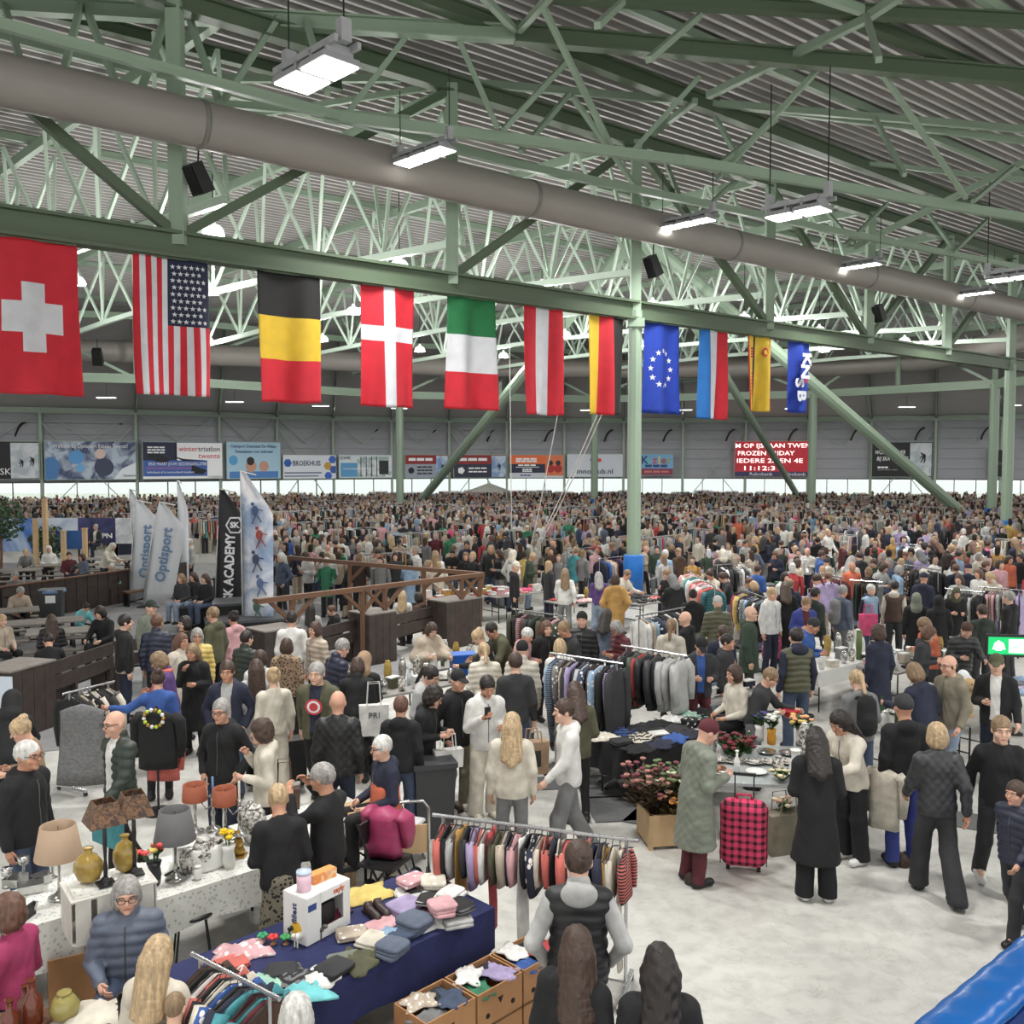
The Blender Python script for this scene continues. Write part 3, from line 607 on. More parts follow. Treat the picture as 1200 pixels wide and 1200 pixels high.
# ---------------------------------------------------------------- lamps and speakers
HOUS = mat('lamp_housing_metal', (176, 178, 182), .45, metal=.3, var=.03); LIT = mat('lit_led_panel', (255, 255, 250), .5, var=0, emit=9.)
CABLE = mat('black_cable', (30, 30, 32), .6)
VANG = math.atan2(VV.y, VV.x)
def area(parent, z, sx, sy, W, spread=160):
    l = bpy.data.lights.new('lamp_light', 'AREA'); l.shape = 'RECTANGLE'; l.size = sx; l.size_y = sy; l.energy = W; l.color = (1, .985, .95); l.spread = math.radians(spread)
    o = bpy.data.objects.new('lamp_light', l); COL.objects.link(o); o.parent = parent; o.location = (0, 0, z); return o
def led_lamp(P, n, label, rope=1.2, sc=1.):
    e = empty('led_lamp', P, VANG + PI); tag(e, label, 'lamp', 'LED high-bay lamps under the roof'); L = .74 * n; e.scale = (sc, sc, sc)
    for i in range(n):
        x = (i - (n - 1) / 2) * .74
        fr = MB(); fr.box((x, 0, .09), (.70, .66, .10), taper=.92); pf = fr.build('panel_frame', HOUS, e); MB().box((x, 0, .03), (.62, .58, .02)).build('panel', LIT, pf)
    r = MB(); r.box((0, -.2, .28), (L + .2, .06, .1)); r.box((0, .2, .28), (L + .2, .06, .1))
    for i in range(4): r.box(((i - 1.5) * L / 3.6, 0, .22), (.05, .46, .16))
    for i in range(n): r.box(((i - (n - 1) / 2) * .74, 0, .34), (.3, .2, .14))
    r.build('carrier_rail', HOUS, e)
    for sx in (-1, 1):
        MB().bar((sx * L / 2, 0, .3), (sx * L / 2, 0, .62), .14, .18).build('end_bracket', HOUS, e); MB().bar((sx * L / 2, 0, .6), (sx * L / 2, 0, .6 + rope), .03, n=6).build('suspension_cable', CABLE, e)
    area(e, -.02, L, .6, LAMP_W, 125); return e
ords = 'nearest, upper left, above the duct|second, in front of the duct left of centre|three-panel one just right of the padded column|second nearest, upper right|over the duct right of centre|at the right edge|low over the duct near right edge'.split('|')
for (x, y, n), t in zip(((370, 92, 2), (497, 186, 3), (805, 264, 3), (935, 253, 2), (1003, 314, 3), (1186, 328, 2), (1138, 346, 3)), ords):
    led_lamp(G(x, y, 10.1 if n == 2 else 11.0), n, 'bright LED lamp panels on grey carrier, ' + t, 2.6 if n == 2 else 1.6, 1. if n == 2 else .76)
for i, (x, y) in enumerate(((-9, 6), (-1, 8), (8, 7), (-4, -2), (5, -2), (15, 14), (20, 24))):  # unseen lamps carrying the grid on, added to light the near hall
    led_lamp(Vector((x, y, 11.5)), 2, 'bright LED lamp panels on grey carrier overhead, ' + ['left of the viewer', 'straight above the viewer', 'right of the viewer', 'behind the viewer, left', 'behind the viewer, right', 'beyond the right edge, near', 'beyond the right edge, far'][i], .8)
DOME = mat('white_dome_lamp', (245, 246, 244), .4, var=0, emit=.9)
dome_px = [(250, 272), (468, 311), (635, 337), (765, 357), (872, 372), (960, 386), (247, 341), (414, 364), (662, 391), (966, 408), (244, 398), (378, 396), (492, 408), (590, 415), (752, 402), (90, 330), (1060, 398), (30, 366)]
dm = MB().lathe([(.30, 0), (.31, .05), (.28, .17), (.2, .27), (.08, .32), (.05, .42)], n=16).mesh('shade', DOME, True)
dk = MB().lathe([(0, .02), (.28, .02)], n=16).mesh('bulb', LIT)
for i, (x, y) in enumerate(dome_px):
    P = G(x, y + 4, 10.3); e = empty('dome_lamp', P); tag(e, 'white dome pendant lamp hanging behind the flags, %s' % ['over the striped starred flag', 'left of the green banded flag', 'above the red and white upright flag', 'right of the padded column head', 'right of the blue, white and red flag', 'right of the sideways lettered flag', 'middle of three at the starred flag', 'left of the off-centre cross flag', 'right of the red and white upright flag', 'lower one right of the sideways lettered flag', 'lowest of three at the starred flag', 'right of the black, yellow and red flag', 'right of the off-centre cross flag', 'right of the green banded flag', 'just behind the padded column', 'beside the big cross flag', 'far right over the truss', 'behind the big cross flag'][i], 'lamp', 'dome pendant lamps')
    s_ = .95; link('shade', dm, e).scale = (s_, s_, s_); link('bulb', dk, e).scale = (s_, s_, s_); MB().bar((0, 0, .45), (0, 0, 2.3), .03, n=5).build('suspension_cable', CABLE, e)
    l = bpy.data.lights.new('lamp_light', 'POINT'); l.energy = LAMP_W * 1.5; l.shadow_soft_size = .3; l.color = (1, .985, .95); lo = bpy.data.objects.new('lamp_light', l); COL.objects.link(lo); lo.parent = e; lo.location = (0, 0, -.38)
def speaker(P, rz, label, s=1.):
    e = empty('loudspeaker', P, rz); tag(e, label, 'speaker', 'hanging loudspeakers'); R = Matrix.Rotation(.5, 4, 'X') @ Matrix.Scale(s, 4)
    MB().box((0, 0, 0), (.36, .34, .62), taper=.86).xf(R).build('cabinet', mat('black_plastic', (26, 26, 28), .5), e); MB().box((0, -.175, 0), (.32, .02, .56), taper=.86).xf(R).build('grille', mat('black_grille', (14, 14, 15), .8), e); MB().bar((0, 0, .2), (0, .05, .95), .04, n=6).build('bracket', CABLE, e)
speaker(onT1(232, 209, .3), -.6, 'black loudspeaker hanging below the duct at upper left'); speaker(onT1(765, 312, .3), -.9, 'black loudspeaker hanging right of the padded column'); speaker(onT1(1030, 367, .3), -.9, 'black loudspeaker hanging under the duct at right'); speaker(G(114, 418, 10.), .2, 'small black loudspeaker hanging far behind the big cross flag', 1.4)
# white ropes hanging behind the flags
for (a, c, lab) in (((655, 478, 8.6), (610, 608, 1.6), 'white rope slanting down below the red and white flag'), ((706, 484, 8.6), (603, 628, 1.4), 'white rope slanting down below the yellow, red, black flag'), ((700, 486, 8.6), (600, 600, 1.4), 'second white rope below the yellow, red, black flag'), ((597, 395, 11), (600, 560, 4), 'white rope hanging straight down left of the leaning strut')):
    Y = 40 if a[0] < 600 else 30
    pa, pc = D(a[0], a[1], Y), D(c[0], c[1], Y + 2); pc.z = 0; pts = [pa.lerp(pc, t) + Vector((0, 0, -.25 * math.sin(PI * t))) for t in (0, .25, .5, .75, 1)]
    tag(MB().tube([p - pc for p in pts], .018, n=5).build('rope', mat('white_rope', (225, 225, 220), .8), loc=pc), lab, 'rope', 'hanging ropes')

# lamps under the sloping far roof
TUBE = MB().box((0, 0, 0), (1.4, .3, .1)).mesh('housing', HOUS); TUBL = MB().box((0, 0, -.06), (1.3, .24, .02)).mesh('panel', LIT)
for i, px in enumerate((20, 120, 232, 330, 440, 560, 680, 800, 925, 1046, 1170)):
    wq = wallpoint(px, 9.)[0]; e = empty('strip_lamp', (wq.x, wq.y, 8.9)); tag(e, 'white strip lamp under the far sloping roof, %s from the left' % ['first', 'second', 'third', 'fourth', 'fifth', 'sixth', 'seventh', 'eighth', 'ninth', 'tenth', 'eleventh'][i], 'lamp', 'strip lamps under the far roof')
    h_ = link('housing', TUBE, e); link('panel', TUBL, h_); MB().bar((0, 0, .05), (0, 0, 1.1), .03, n=5).build('suspension_cable', CABLE, e); area(e, -.1, 1.3, .3, LAMP_W * 1.0, 175)
# ================================================================ PEOPLE: implicit surfaces polygonised once per pose and garment, copies share meshes
def vnorm(a): return np.sqrt((a * a).sum(-1))
class SDF:
    def __init__(s, h): s.h = h; s.p = []; s.disp = None; s.cut = None
    def rc(s, a, b, ra, rb, k=.03, sc=(1, 1, 1), op=1): s.p.append(('c', np.array(a, float), np.array(b, float), ra, rb, k, np.array(sc, float), op)); return s
    def el(s, c, r, k=.03, R=None, op=1): s.p.append(('e', np.array(c, float), np.array(r, float), R, 0, k, None, op)); return s
    def grid(s):
        lo = np.full(3, 9.); hi = np.full(3, -9.)
        for q in s.p:
            if q[7] < 0: continue
            if q[0] == 'c':
                r = max(q[3], q[4]) / q[6]; lo = np.minimum(lo, np.minimum(q[1], q[2]) - r); hi = np.maximum(hi, np.maximum(q[1], q[2]) + r)
            else: r = q[2].max() if q[3] is not None else q[2]; lo = np.minimum(lo, q[1] - r); hi = np.maximum(hi, q[1] + r)
        h = s.h; lo -= 2.5 * h; hi += 2.5 * h; n = np.ceil((hi - lo) / h).astype(int) + 1
        F = np.full(n, .25, np.float32); ax = [lo[i] + h * np.arange(n[i]) for i in range(3)]
        for q in s.p:
            t, k, op = q[0], q[5], q[7]
            if t == 'c': r = max(q[3], q[4]) / q[6]; a = np.minimum(q[1], q[2]) - r; c = np.maximum(q[1], q[2]) + r
            else: r = q[2].max() if q[3] is not None else q[2]; a = q[1] - r; c = q[1] + r
            pad = k + 3 * h; i0 = np.clip(((a - pad - lo) / h).astype(int), 0, n - 1); i1 = np.clip(((c + pad - lo) / h).astype(int) + 2, 1, n)
            if (i1 <= i0).any(): continue
            X = np.stack(np.meshgrid(*[ax[i][i0[i]:i1[i]] for i in range(3)], indexing='ij'), -1)
            if t == 'c':
                sc = q[6]; P = X * sc; A = q[1] * sc; B = q[2] * sc; d = B - A; L2 = max(d @ d, 1e-9)
                u = np.clip(((P - A) @ d) / L2, 0, 1); f = (vnorm(P - A - u[..., None] * d) - (q[3] + (q[4] - q[3]) * u)) / sc.max()
            else:
                P = X - q[1]
                if q[3] is not None: P = P @ q[3]
                k0 = vnorm(P / q[2]); k1 = vnorm(P / q[2] ** 2) + 1e-9; f = k0 * (k0 - 1) / k1
            sl = tuple(slice(i0[i], i1[i]) for i in range(3)); cur = F[sl]
            if op > 0: hh = np.clip(.5 + .5 * (f - cur) / k, 0, 1); F[sl] = f + (cur - f) * hh - k * hh * (1 - hh)
            else: g = -f; hh = np.clip(.5 - .5 * (g - cur) / k, 0, 1); F[sl] = g + (cur - g) * hh + k * hh * (1 - hh)
        if s.disp is not None:
            X, Y, Z = np.meshgrid(*ax, indexing='ij', sparse=True); F = F + s.disp(X, Y, Z)
        if s.cut is not None: F = np.maximum(F, s.cut - ax[2][None, None, :].astype(np.float32))
        return F, lo
    def nets(s):
        F, lo = s.grid(); h = s.h; S = F < 0; n = np.array(F.shape) - 1
        cor = [(i, j, k) for i in (0, 1) for j in (0, 1) for k in (0, 1)]
        sub = lambda A, c: A[c[0]:c[0] + n[0], c[1]:c[1] + n[1], c[2]:c[2] + n[2]]
        cnt = sum(sub(S, c).astype(np.int8) for c in cor); mask = (cnt > 0) & (cnt < 8); I = np.argwhere(mask)
        if len(I) == 0: return np.zeros((0, 3)), np.zeros((0, 4), int)
        idx = np.full(mask.shape, -1, np.int64); idx[mask] = np.arange(len(I)); acc = np.zeros((len(I), 3)); num = np.zeros(len(I))
        val = {c: F[I[:, 0] + c[0], I[:, 1] + c[1], I[:, 2] + c[2]] for c in cor}
        for a in cor:
            for ax in range(3):
                if a[ax]: continue
                b = list(a); b[ax] = 1; b = tuple(b); fa, fb = val[a], val[b]; cr = (fa < 0) != (fb < 0)
                t = np.where(cr, fa / np.where(cr, fa - fb, 1), 0); p = np.tile(np.array(a, float), (len(I), 1)); p[:, ax] += t
                acc[cr] += p[cr]; num[cr] += 1
        V = lo + h * (I + acc / num[:, None]); Q = []
        for ax in range(3):
            o1, o2 = (ax + 1) % 3, (ax + 2) % 3
            sA = [slice(1, -1)] * 3; sB = [slice(1, -1)] * 3; sA[ax] = slice(0, -1); sB[ax] = slice(1, None)
            a = S[tuple(sA)]; b = S[tuple(sB)]; e = np.argwhere(a != b)
            if len(e) == 0: continue
            ins = a[tuple(e.T)]; e = e.copy(); e[:, o1] += 1; e[:, o2] += 1
            def cell(d1, d2):
                c = e.copy(); c[:, o1] += d1; c[:, o2] += d2; return idx[c[:, 0], c[:, 1], c[:, 2]]
            q = np.stack([cell(-1, -1), cell(0, -1), cell(0, 0), cell(-1, 0)], 1); q[~ins] = q[~ins][:, ::-1]; Q.append(q[(q >= 0).all(1)])
        return V, np.concatenate(Q)
def npmesh(name, V, Q, mats):
    me = bpy.data.meshes.new(name); nv, nq = len(V), len(Q)
    me.vertices.add(nv); me.vertices.foreach_set('co', V.astype(np.float32).ravel()); me.loops.add(nq * 4); me.loops.foreach_set('vertex_index', Q.astype(np.int32).ravel())
    me.polygons.add(nq); me.polygons.foreach_set('loop_start', np.arange(0, nq * 4, 4, dtype=np.int32)); me.polygons.foreach_set('use_smooth', np.ones(nq, bool))
    for m in mats: me.materials.append(m)
    me.update(calc_edges=True); me.validate(); return me

FABRIC = objcol_mat('woven_fabric', .85, .2, 7., bump=.25); PUFF = objcol_mat('shiny_padded_fabric', .5, .15, 8.); KNIT = objcol_mat('fuzzy_fabric', .95, .22, 30., bump=.5, bscale=90)
SKIN = objcol_mat('skin', .55, .06, 12.); HAIR = objcol_mat('hair', .5, .38, 40., bump=.6, bscale=80, squash=.12); SHOE = objcol_mat('shoe_leather', .5, .1, 10.)
LEOP = objcol_mat('leopard_fabric', .85, .15, 7., pattern='leopard'); STRIPE = objcol_mat('striped_fabric', .85, .15, 7., pattern='stripe'); PRINT = objcol_mat('printed_fabric', .85, .15, 7., pattern='print')
EYEW = mat('eye_white', (225, 222, 218), .3, var=0); EYED = mat('dark_iris', (38, 28, 24), .3, var=0); LIPS = mat('lips', (165, 98, 92), .5, var=0); BROW = mat('brow_hair', (84, 66, 54), .8, var=0)
HS = 1.06
ARMS = {  # elbow and wrist from the shoulder; x is outward
    'down': ((.055, .03, -.27), (.065, -.03, -.52)), 'pocket': ((.12, .07, -.25), (.035, -.07, -.44)), 'bent': ((.06, .02, -.27), (-.04, -.23, -.22)), 'phone': ((.05, -.01, -.27), (-.06, -.24, -.10)),
    'reach': ((.06, -.17, -.2), (.03, -.42, -.2)), 'up': ((.09, -.16, -.10), (-.02, -.26, .10)), 'side': ((.22, -.06, -.13), (.44, -.16, -.12)), 'lap': ((.07, -.02, -.27), (-.03, -.25, -.33)),
    'fwd': ((.05, -.09, -.25), (.03, -.27, -.42)), 'back': ((.06, .12, -.24), (.07, .13, -.49)), 'mouth': ((.04, -.06, -.26), (-.10, -.20, -.02)), 'carry': ((.07, .02, -.27), (.09, -.12, -.46)), 'table': ((.08, -.12, -.24), (.0, -.36, -.27))}
POSES = {  # left arm, right arm, legs, lean, head nod
    'stand': ('down', 'down', 'stand', .0, .05), 'browse': ('bent', 'bent', 'stand', .12, .42), 'phone': ('bent', 'phone', 'stand', .05, .42), 'walk': ('fwd', 'back', 'walk', .04, .06), 'carry': ('carry', 'bent', 'walk', .04, .1),
    'lean': ('reach', 'reach', 'stand', .5, .35), 'pick': ('reach', 'bent', 'stand', .28, .4), 'sit': ('lap', 'lap', 'sit', .02, .08), 'sit_table': ('table', 'table', 'sit', .22, .3), 'photo': ('up', 'up', 'stand', .02, .15),
    'pockets': ('pocket', 'pocket', 'stand', .0, .1), 'side': ('side', 'bent', 'stand', .08, .15), 'mouth': ('bent', 'mouth', 'stand', .02, .15), 'hunch': ('table', 'table', 'sit', .55, .5), 'raise': ('up', 'down', 'stand', .0, .1)}
def skeleton(pose):
    la, ra, legs, lean, nod = POSES[pose]; J = {}; pz = .52 if legs == 'sit' else .95
    pel = np.array([0, .0, pz]); c, s = math.cos(lean), math.sin(lean)
    T = lambda p: pel + np.array([p[0], p[1] * c - p[2] * s, p[1] * s + p[2] * c])
    J['pel'] = pel; J['waist'] = T((0, .0, .16)); J['chest'] = T((0, .0, .36)); J['neck'] = T((0, .012, .52)); n2 = lean * .5 + nod * .3
    J['nk2'] = J['neck'] + np.array([0, -.02 - .10 * math.sin(n2), .09 * math.cos(n2)]); a = lean * .35 + nod
    J['R'] = np.array([[1, 0, 0], [0, math.cos(a), -math.sin(a)], [0, math.sin(a), math.cos(a)]])
    J['head'] = J['nk2'] + J['R'] @ np.array([0, -.012, .085]); 
    for sd, sg, arm in (('L', 1, la), ('R', -1, ra)):
        J['sh' + sd] = T((sg * .172, .01, .448)); e, w_ = ARMS[arm]; lf = .6
        f = lambda o: J['sh' + sd] + np.array([sg * o[0], o[1] * math.cos(lean * lf) - o[2] * math.sin(lean * lf) * .4, o[2] + o[1] * math.sin(lean * lf) * .5])
        J['el' + sd] = f(e); J['wr' + sd] = f(w_)
        if legs == 'stand': hip, kn, an = (.09, 0, pz - .04), (.105, -.015, .5), (.115, .03, .085)
        elif legs == 'walk': hip, kn, an = ((.09, 0, pz - .04), (.095, -.13, .5), (.10, -.17, .085)) if sg > 0 else ((.09, 0, pz - .04), (.095, .07, .49), (.10, .27, .13))
        else: hip, kn, an = (.09, -.02, pz), (.12, -.43, .52), (.13, -.42, .085)
        J['hip' + sd] = np.array([sg * hip[0], hip[1], hip[2]]); J['kn' + sd] = np.array([sg * kn[0], kn[1], kn[2]]); J['an' + sd] = np.array([sg * an[0], an[1], an[2]])
    return J
_P = {}
def cached(fn):
    def g(*a):
        k = (fn.__name__,) + a
        if k not in _P: _P[k] = fn(*a)
        return _P[k]
    return g
@cached
def skel(pose): return skeleton(pose)
def yawed(J, yaw):
    c, s = math.cos(yaw), math.sin(yaw); return np.array([[c, -s, 0], [s, c, 0], [0, 0, 1]]) @ J['R']
@cached
def body_mesh(pose, yaw, lod):
    J = skel(pose); s = SDF(.0105 if lod == 0 else .026); R = yawed(J, yaw); hc = J['head']; L = lambda p: hc + R @ (np.array(p) * HS)
    s.el(L((0, .008, .022)), (.077 * HS, .096 * HS, .098 * HS), .03, R).el(L((0, -.022, -.055)), (.056 * HS, .068 * HS, .07 * HS), .04, R).rc(L((0, .02, -.06)), J['neck'] + np.array([0, .01, -.03]), .052, .06, .03)
    s.rc(L((0, -.092, .012)), L((0, -.112, -.022)), .008, .0135, .014)
    for g in (-1, 1):
        s.el(L((g * .078, .012, -.008)), (.011, .022, .034), .012, R); s.rc(L((g * .018, -.088, .03)), L((g * .05, -.074, .028)), .010, .008, .02)
        if lod == 0: s.el(L((g * .033, -.098, .010)), (.017, .014, .011), .012, R, -1)
        s.el(L((g * .042, -.062, -.03)), (.026, .022, .022), .025, R)
    s.el(L((0, -.085, -.095)), (.024, .018, .018), .025, R)
    if lod == 0: s.el(L((0, -.088, -.062)), (.026, .012, .012), .012, R)
    s.rc(J['neck'], J['chest'], .065, .115, .04, (1, 1.3, 1)).rc(J['chest'], J['pel'], .12, .115, .05, (1, 1.3, 1)).rc(J['shL'], J['shR'], .05, .05, .05)
    for g in 'LR':
        el, wr = J['el' + g], J['wr' + g]; d = (wr - el) / np.linalg.norm(wr - el)
        s.rc(J['sh' + g], el, .045, .036, .03).rc(el, wr, .036, .026, .02).rc(wr, wr + d * .07, .027, .031, .02, (1, 1, 1))
        s.rc(J['hip' + g], J['kn' + g], .07, .05, .04).rc(J['kn' + g], J['an' + g], .048, .036, .03).rc(J['an' + g], J['an' + g] + np.array([0, -.11, -.035]), .035, .03, .03)
    V, Q = s.nets(); me = npmesh('person', V, Q, [SKIN, EYEW, EYED, LIPS, BROW])
    b = MB()
    for g, sg in (('L', 1), ('R', -1)):      # five fingers, bent, rooted in the palm
        el, wr = J['el' + g], J['wr' + g]; d = (wr - el) / np.linalg.norm(wr - el); ref = np.array([0, -1, 0.]) if abs(d[1]) < .8 else np.array([0, 0, 1.])
        ac = np.cross(d, np.array([sg, 0, 0.])); ac = ac / (np.linalg.norm(ac) + 1e-9); inn = np.array([-sg, 0, 0.]) - d * (d @ np.array([-sg, 0, 0.])); inn = inn / (np.linalg.norm(inn) + 1e-9)
        root = wr + d * .085; n = 6 if lod == 0 else 4
        for i, ln in enumerate((.062, .072, .07, .055)):
            o = root + ac * ((i - 1.5) * .0175); b.tube([o - d * .02, o + d * ln * .5 + inn * .006, o + d * ln * .85 + inn * .026, o + d * ln * .95 + inn * .045], [.0095, .009, .008, .006], n)
        o = wr + d * .03 - ac * .022; b.tube([o, o + d * .035 - ac * .022 + inn * .012, o + d * .065 - ac * .022 + inn * .03], [.011, .010, .008], n)
    if lod == 0:
        for sg in (-1, 1):
            b.sph(L((sg * .033, -.0815, .009)), (.0115, .0095, .0075), 8, 6, 1); b.sph(L((sg * .033, -.0875, .009)), .0058, 6, 4, 2); b.tube([L((sg * .017, -.0985, .031)), L((sg * .033, -.0985, .036)), L((sg * .052, -.086, .03))], .0045, 4, 4)
        b.tube([L((-.024, -.094, -.06)), L((-.01, -.1005, -.057)), L((.01, -.1005, -.057)), L((.024, -.094, -.06))], [.003, .006, .006, .003], 5, 3)
    bm = bmesh.new(); bm.from_mesh(me); vs = [bm.verts.new(p) for p in b.v]
    for f, mi in zip(b.f, b.mi):
        try: q = bm.faces.new([vs[i] for i in f]); q.material_index = mi; q.smooth = True
        except ValueError: pass
    bm.to_mesh(me); bm.free(); return me
def wrinkle(a): return lambda X, Y, Z: a * (np.sin(31 * Z + 9 * np.sin(11 * X + 3 * Y)) * .6 + np.sin(23 * X + 17 * Y + 13 * Z))
def quilt(a, per): return lambda X, Y, Z: -a * np.abs(np.sin(PI * (Z + .15 * np.abs(X)) / per)) + a * .5
def diamond(a, per): return lambda X, Y, Z: -a * np.abs(np.sin(PI * (Z + X * 1.2) / per) * np.sin(PI * (Z - X * 1.2) / per)) ** .5 + a * .5
TOPS = {  # radius gain, hem drop below pelvis, flare, style
    'jacket': (.014, .08, .0, 'w'), 'hoodie': (.012, .06, .0, 'w'), 'puffer': (.014, .06, .0, 'q'), 'parka': (.022, .26, .02, 'w'), 'coat': (.016, .50, .07, 'w'), 'quiltcoat': (.022, .50, .05, 'd'), 'quiltjacket': (.016, .06, .0, 'd'),
    'sweater': (.006, .03, .0, 'w'), 'vest': (.022, .05, .0, 'q'), 'shirt': (.0, .0, .0, 'w'), 'tee': (.003, .03, 0., 'w'), 'poncho': (.04, .1, .06, 'w'), 'sleeves': (.004, 0., 0., 'w')}
@cached
def top_mesh(pose, kind, lod, opened=False):
    J = skel(pose); g, hem, fl, st = TOPS[kind]; h = (.0135 if lod == 0 else .032); s = SDF(h); sit = POSES[pose][2] == 'sit'
    if sit: hem = min(hem, .04)
    sc = (1, 1.34, 1)
    if kind != 'sleeves':
        s.rc(J['chest'], J['waist'], .165 + g, .148 + g, .05, sc).rc(J['waist'], J['pel'], .148 + g, .165 + g, .05, sc).rc(J['shL'] * .85 + J['neck'] * .15, J['shR'] * .85 + J['neck'] * .15, .064 + g * .6, .064 + g * .6, .06)
        s.rc(J['neck'] + np.array([0, .01, .0]), J['chest'], .072 + g * .3, .10, .05)
        if not sit: s.rc(J['pel'], J['pel'] - np.array([0, 0, hem + .12]), .163 + g, .166 + g + fl * 1.2, .04, sc if hem < .2 else (1, 1.15, 1)); s.cut = J['pel'][2] - hem - .03
        else: s.cut = J['pel'][2] - .07
        if kind in ('jacket', 'hoodie', 'puffer', 'parka', 'quiltcoat', 'coat'):
            if kind in ('hoodie', 'parka', 'quiltcoat', 'jacket'): s.el(J['neck'] + np.array([0, .075, -.005]), (.115, .062, .075), .04)
            else: s.rc(J['neck'] + np.array([0, .02, .0]), J['neck'] + np.array([0, .015, .045]), .078, .076, .02)
    for sd in 'LR':
        if kind == 'vest': continue
        el, wr = J['el' + sd], J['wr' + sd]; w2 = wr - (wr - el) * .04
        if kind == 'tee': el2 = J['sh' + sd] + (el - J['sh' + sd]) * .75; s.rc(J['sh' + sd], el2, .064, .06, .04); continue
        s.rc(J['sh' + sd], el, .062 + g * .8, .050 + g * .8, .05).rc(el, w2, .050 + g * .8, .038 + g * .6, .025)
    if kind == 'sleeves': s.rc(J['shL'], J['shR'], .045, .045, .03)
    if kind == 'poncho': s.rc(J['elL'], J['elR'], .12, .12, .1)
    if opened and kind != 'shirt':
        f = np.array([0, -.15, 0]); s.rc(J['pel'] + f - np.array([0, .02, .3]), J['chest'] + f, .062, .058, .008, (1, .55, 1), -1).rc(J['chest'] + f, J['neck'] + np.array([0, -.11, .02]), .058, .075, .008, (1, .6, 1), -1)
    s.el(J['nk2'] + np.array([0, -.03, .06]), (.058, .06, .06), .015, None, -1)
    s.disp = {'w': wrinkle(.0035), 'q': quilt(.012, .085), 'd': diamond(.010, .11)}[st] if lod == 0 or st != 'w' else None
    V, Q = s.nets(); return npmesh(kind, V, Q, [PUFF if st in 'qd' else FABRIC])
@cached
def hoodlump(pose, lod):
    J = skel(pose); s = SDF(.014 if lod == 0 else .03); s.el(J['neck'] + np.array([0, .085, .01]), (.12, .065, .085), .03).rc(J['neck'] + np.array([0, .01, 0]), J['neck'] + np.array([0, .0, .04]), .085, .08, .03); V, Q = s.nets(); return npmesh('hood', V, Q, [FABRIC])
@cached
def zip_mesh(pose, top):
    me = top_mesh(pose, top, 0, False); V = np.empty(len(me.vertices) * 3, np.float32); me.vertices.foreach_get('co', V); V = V.reshape(-1, 3); J = skel(pose); z0, z1 = J['pel'][2], J['neck'][2]; pts = []
    for z in np.linspace(z0 + .02, z1 - .04, 9):
        q = V[(abs(V[:, 0]) < .03) & (abs(V[:, 2] - z) < .02)]
        if len(q): pts.append((0, float(q[:, 1].min()) - .001, float(z)))
    b = MB(); b.tube(pts if len(pts) > 1 else [(0, -.1, 1), (0, -.1, 1.1)], .005, 4); return b.mesh('zip', mat('dull_metal_zip', (96, 96, 98), .4, metal=.5, var=0))
@cached
def leg_mesh(pose, kind, lod):
    J = skel(pose); s = SDF(.014 if lod == 0 else .032); a, b, c = {'slim': (.088, .062, .05), 'wide': (.095, .088, .098), 'straight': (.09, .074, .068), 'skirt': (.1, .1, .1)}[kind]
    if kind == 'skirt':
        if POSES[pose][2] != 'sit': s.rc(J['pel'], np.array([0, 0, .35]), .165, .21, .04, (1, 1.15, 1))
        else: s.rc(J['pel'], (J['knL'] + J['knR']) / 2, .16, .16, .04)
    else:
        s.el(J['pel'] + np.array([0, 0, .0]), (.168, .125, .12), .05)
        for sd in 'LR':
            kn = J['kn' + sd]; an = J['an' + sd]; an = an + (an - kn) / np.linalg.norm(an - kn) * .06; s.rc(J['hip' + sd], kn, a, b, .05).rc(kn, an, b, c, .03)
        s.cut = .05
    s.disp = wrinkle(.003) if lod == 0 else None
    V, Q = s.nets(); return npmesh('trousers', V, Q, [FABRIC])
@cached
def shoe_mesh(pose, sd, lod):
    J = skel(pose); a = J['an' + sd]; s = SDF(.012 if lod == 0 else .03); back = pose in ('walk', 'carry') and sd == 'R'; z = a[2] - .04 if back else .045
    s.rc(a + np.array([0, .035, z - a[2] + .003]), a + np.array([0, -.14, (z if not back else z - .05) - a[2]]), .052, .047, .02, (1, 1, 1.15)).rc(a + np.array([0, .01, .03]), a + np.array([0, -.02, -.03]), .05, .055, .03); s.cut = 0.
    V, Q = s.nets(); return npmesh('shoe', V, Q, [SHOE])
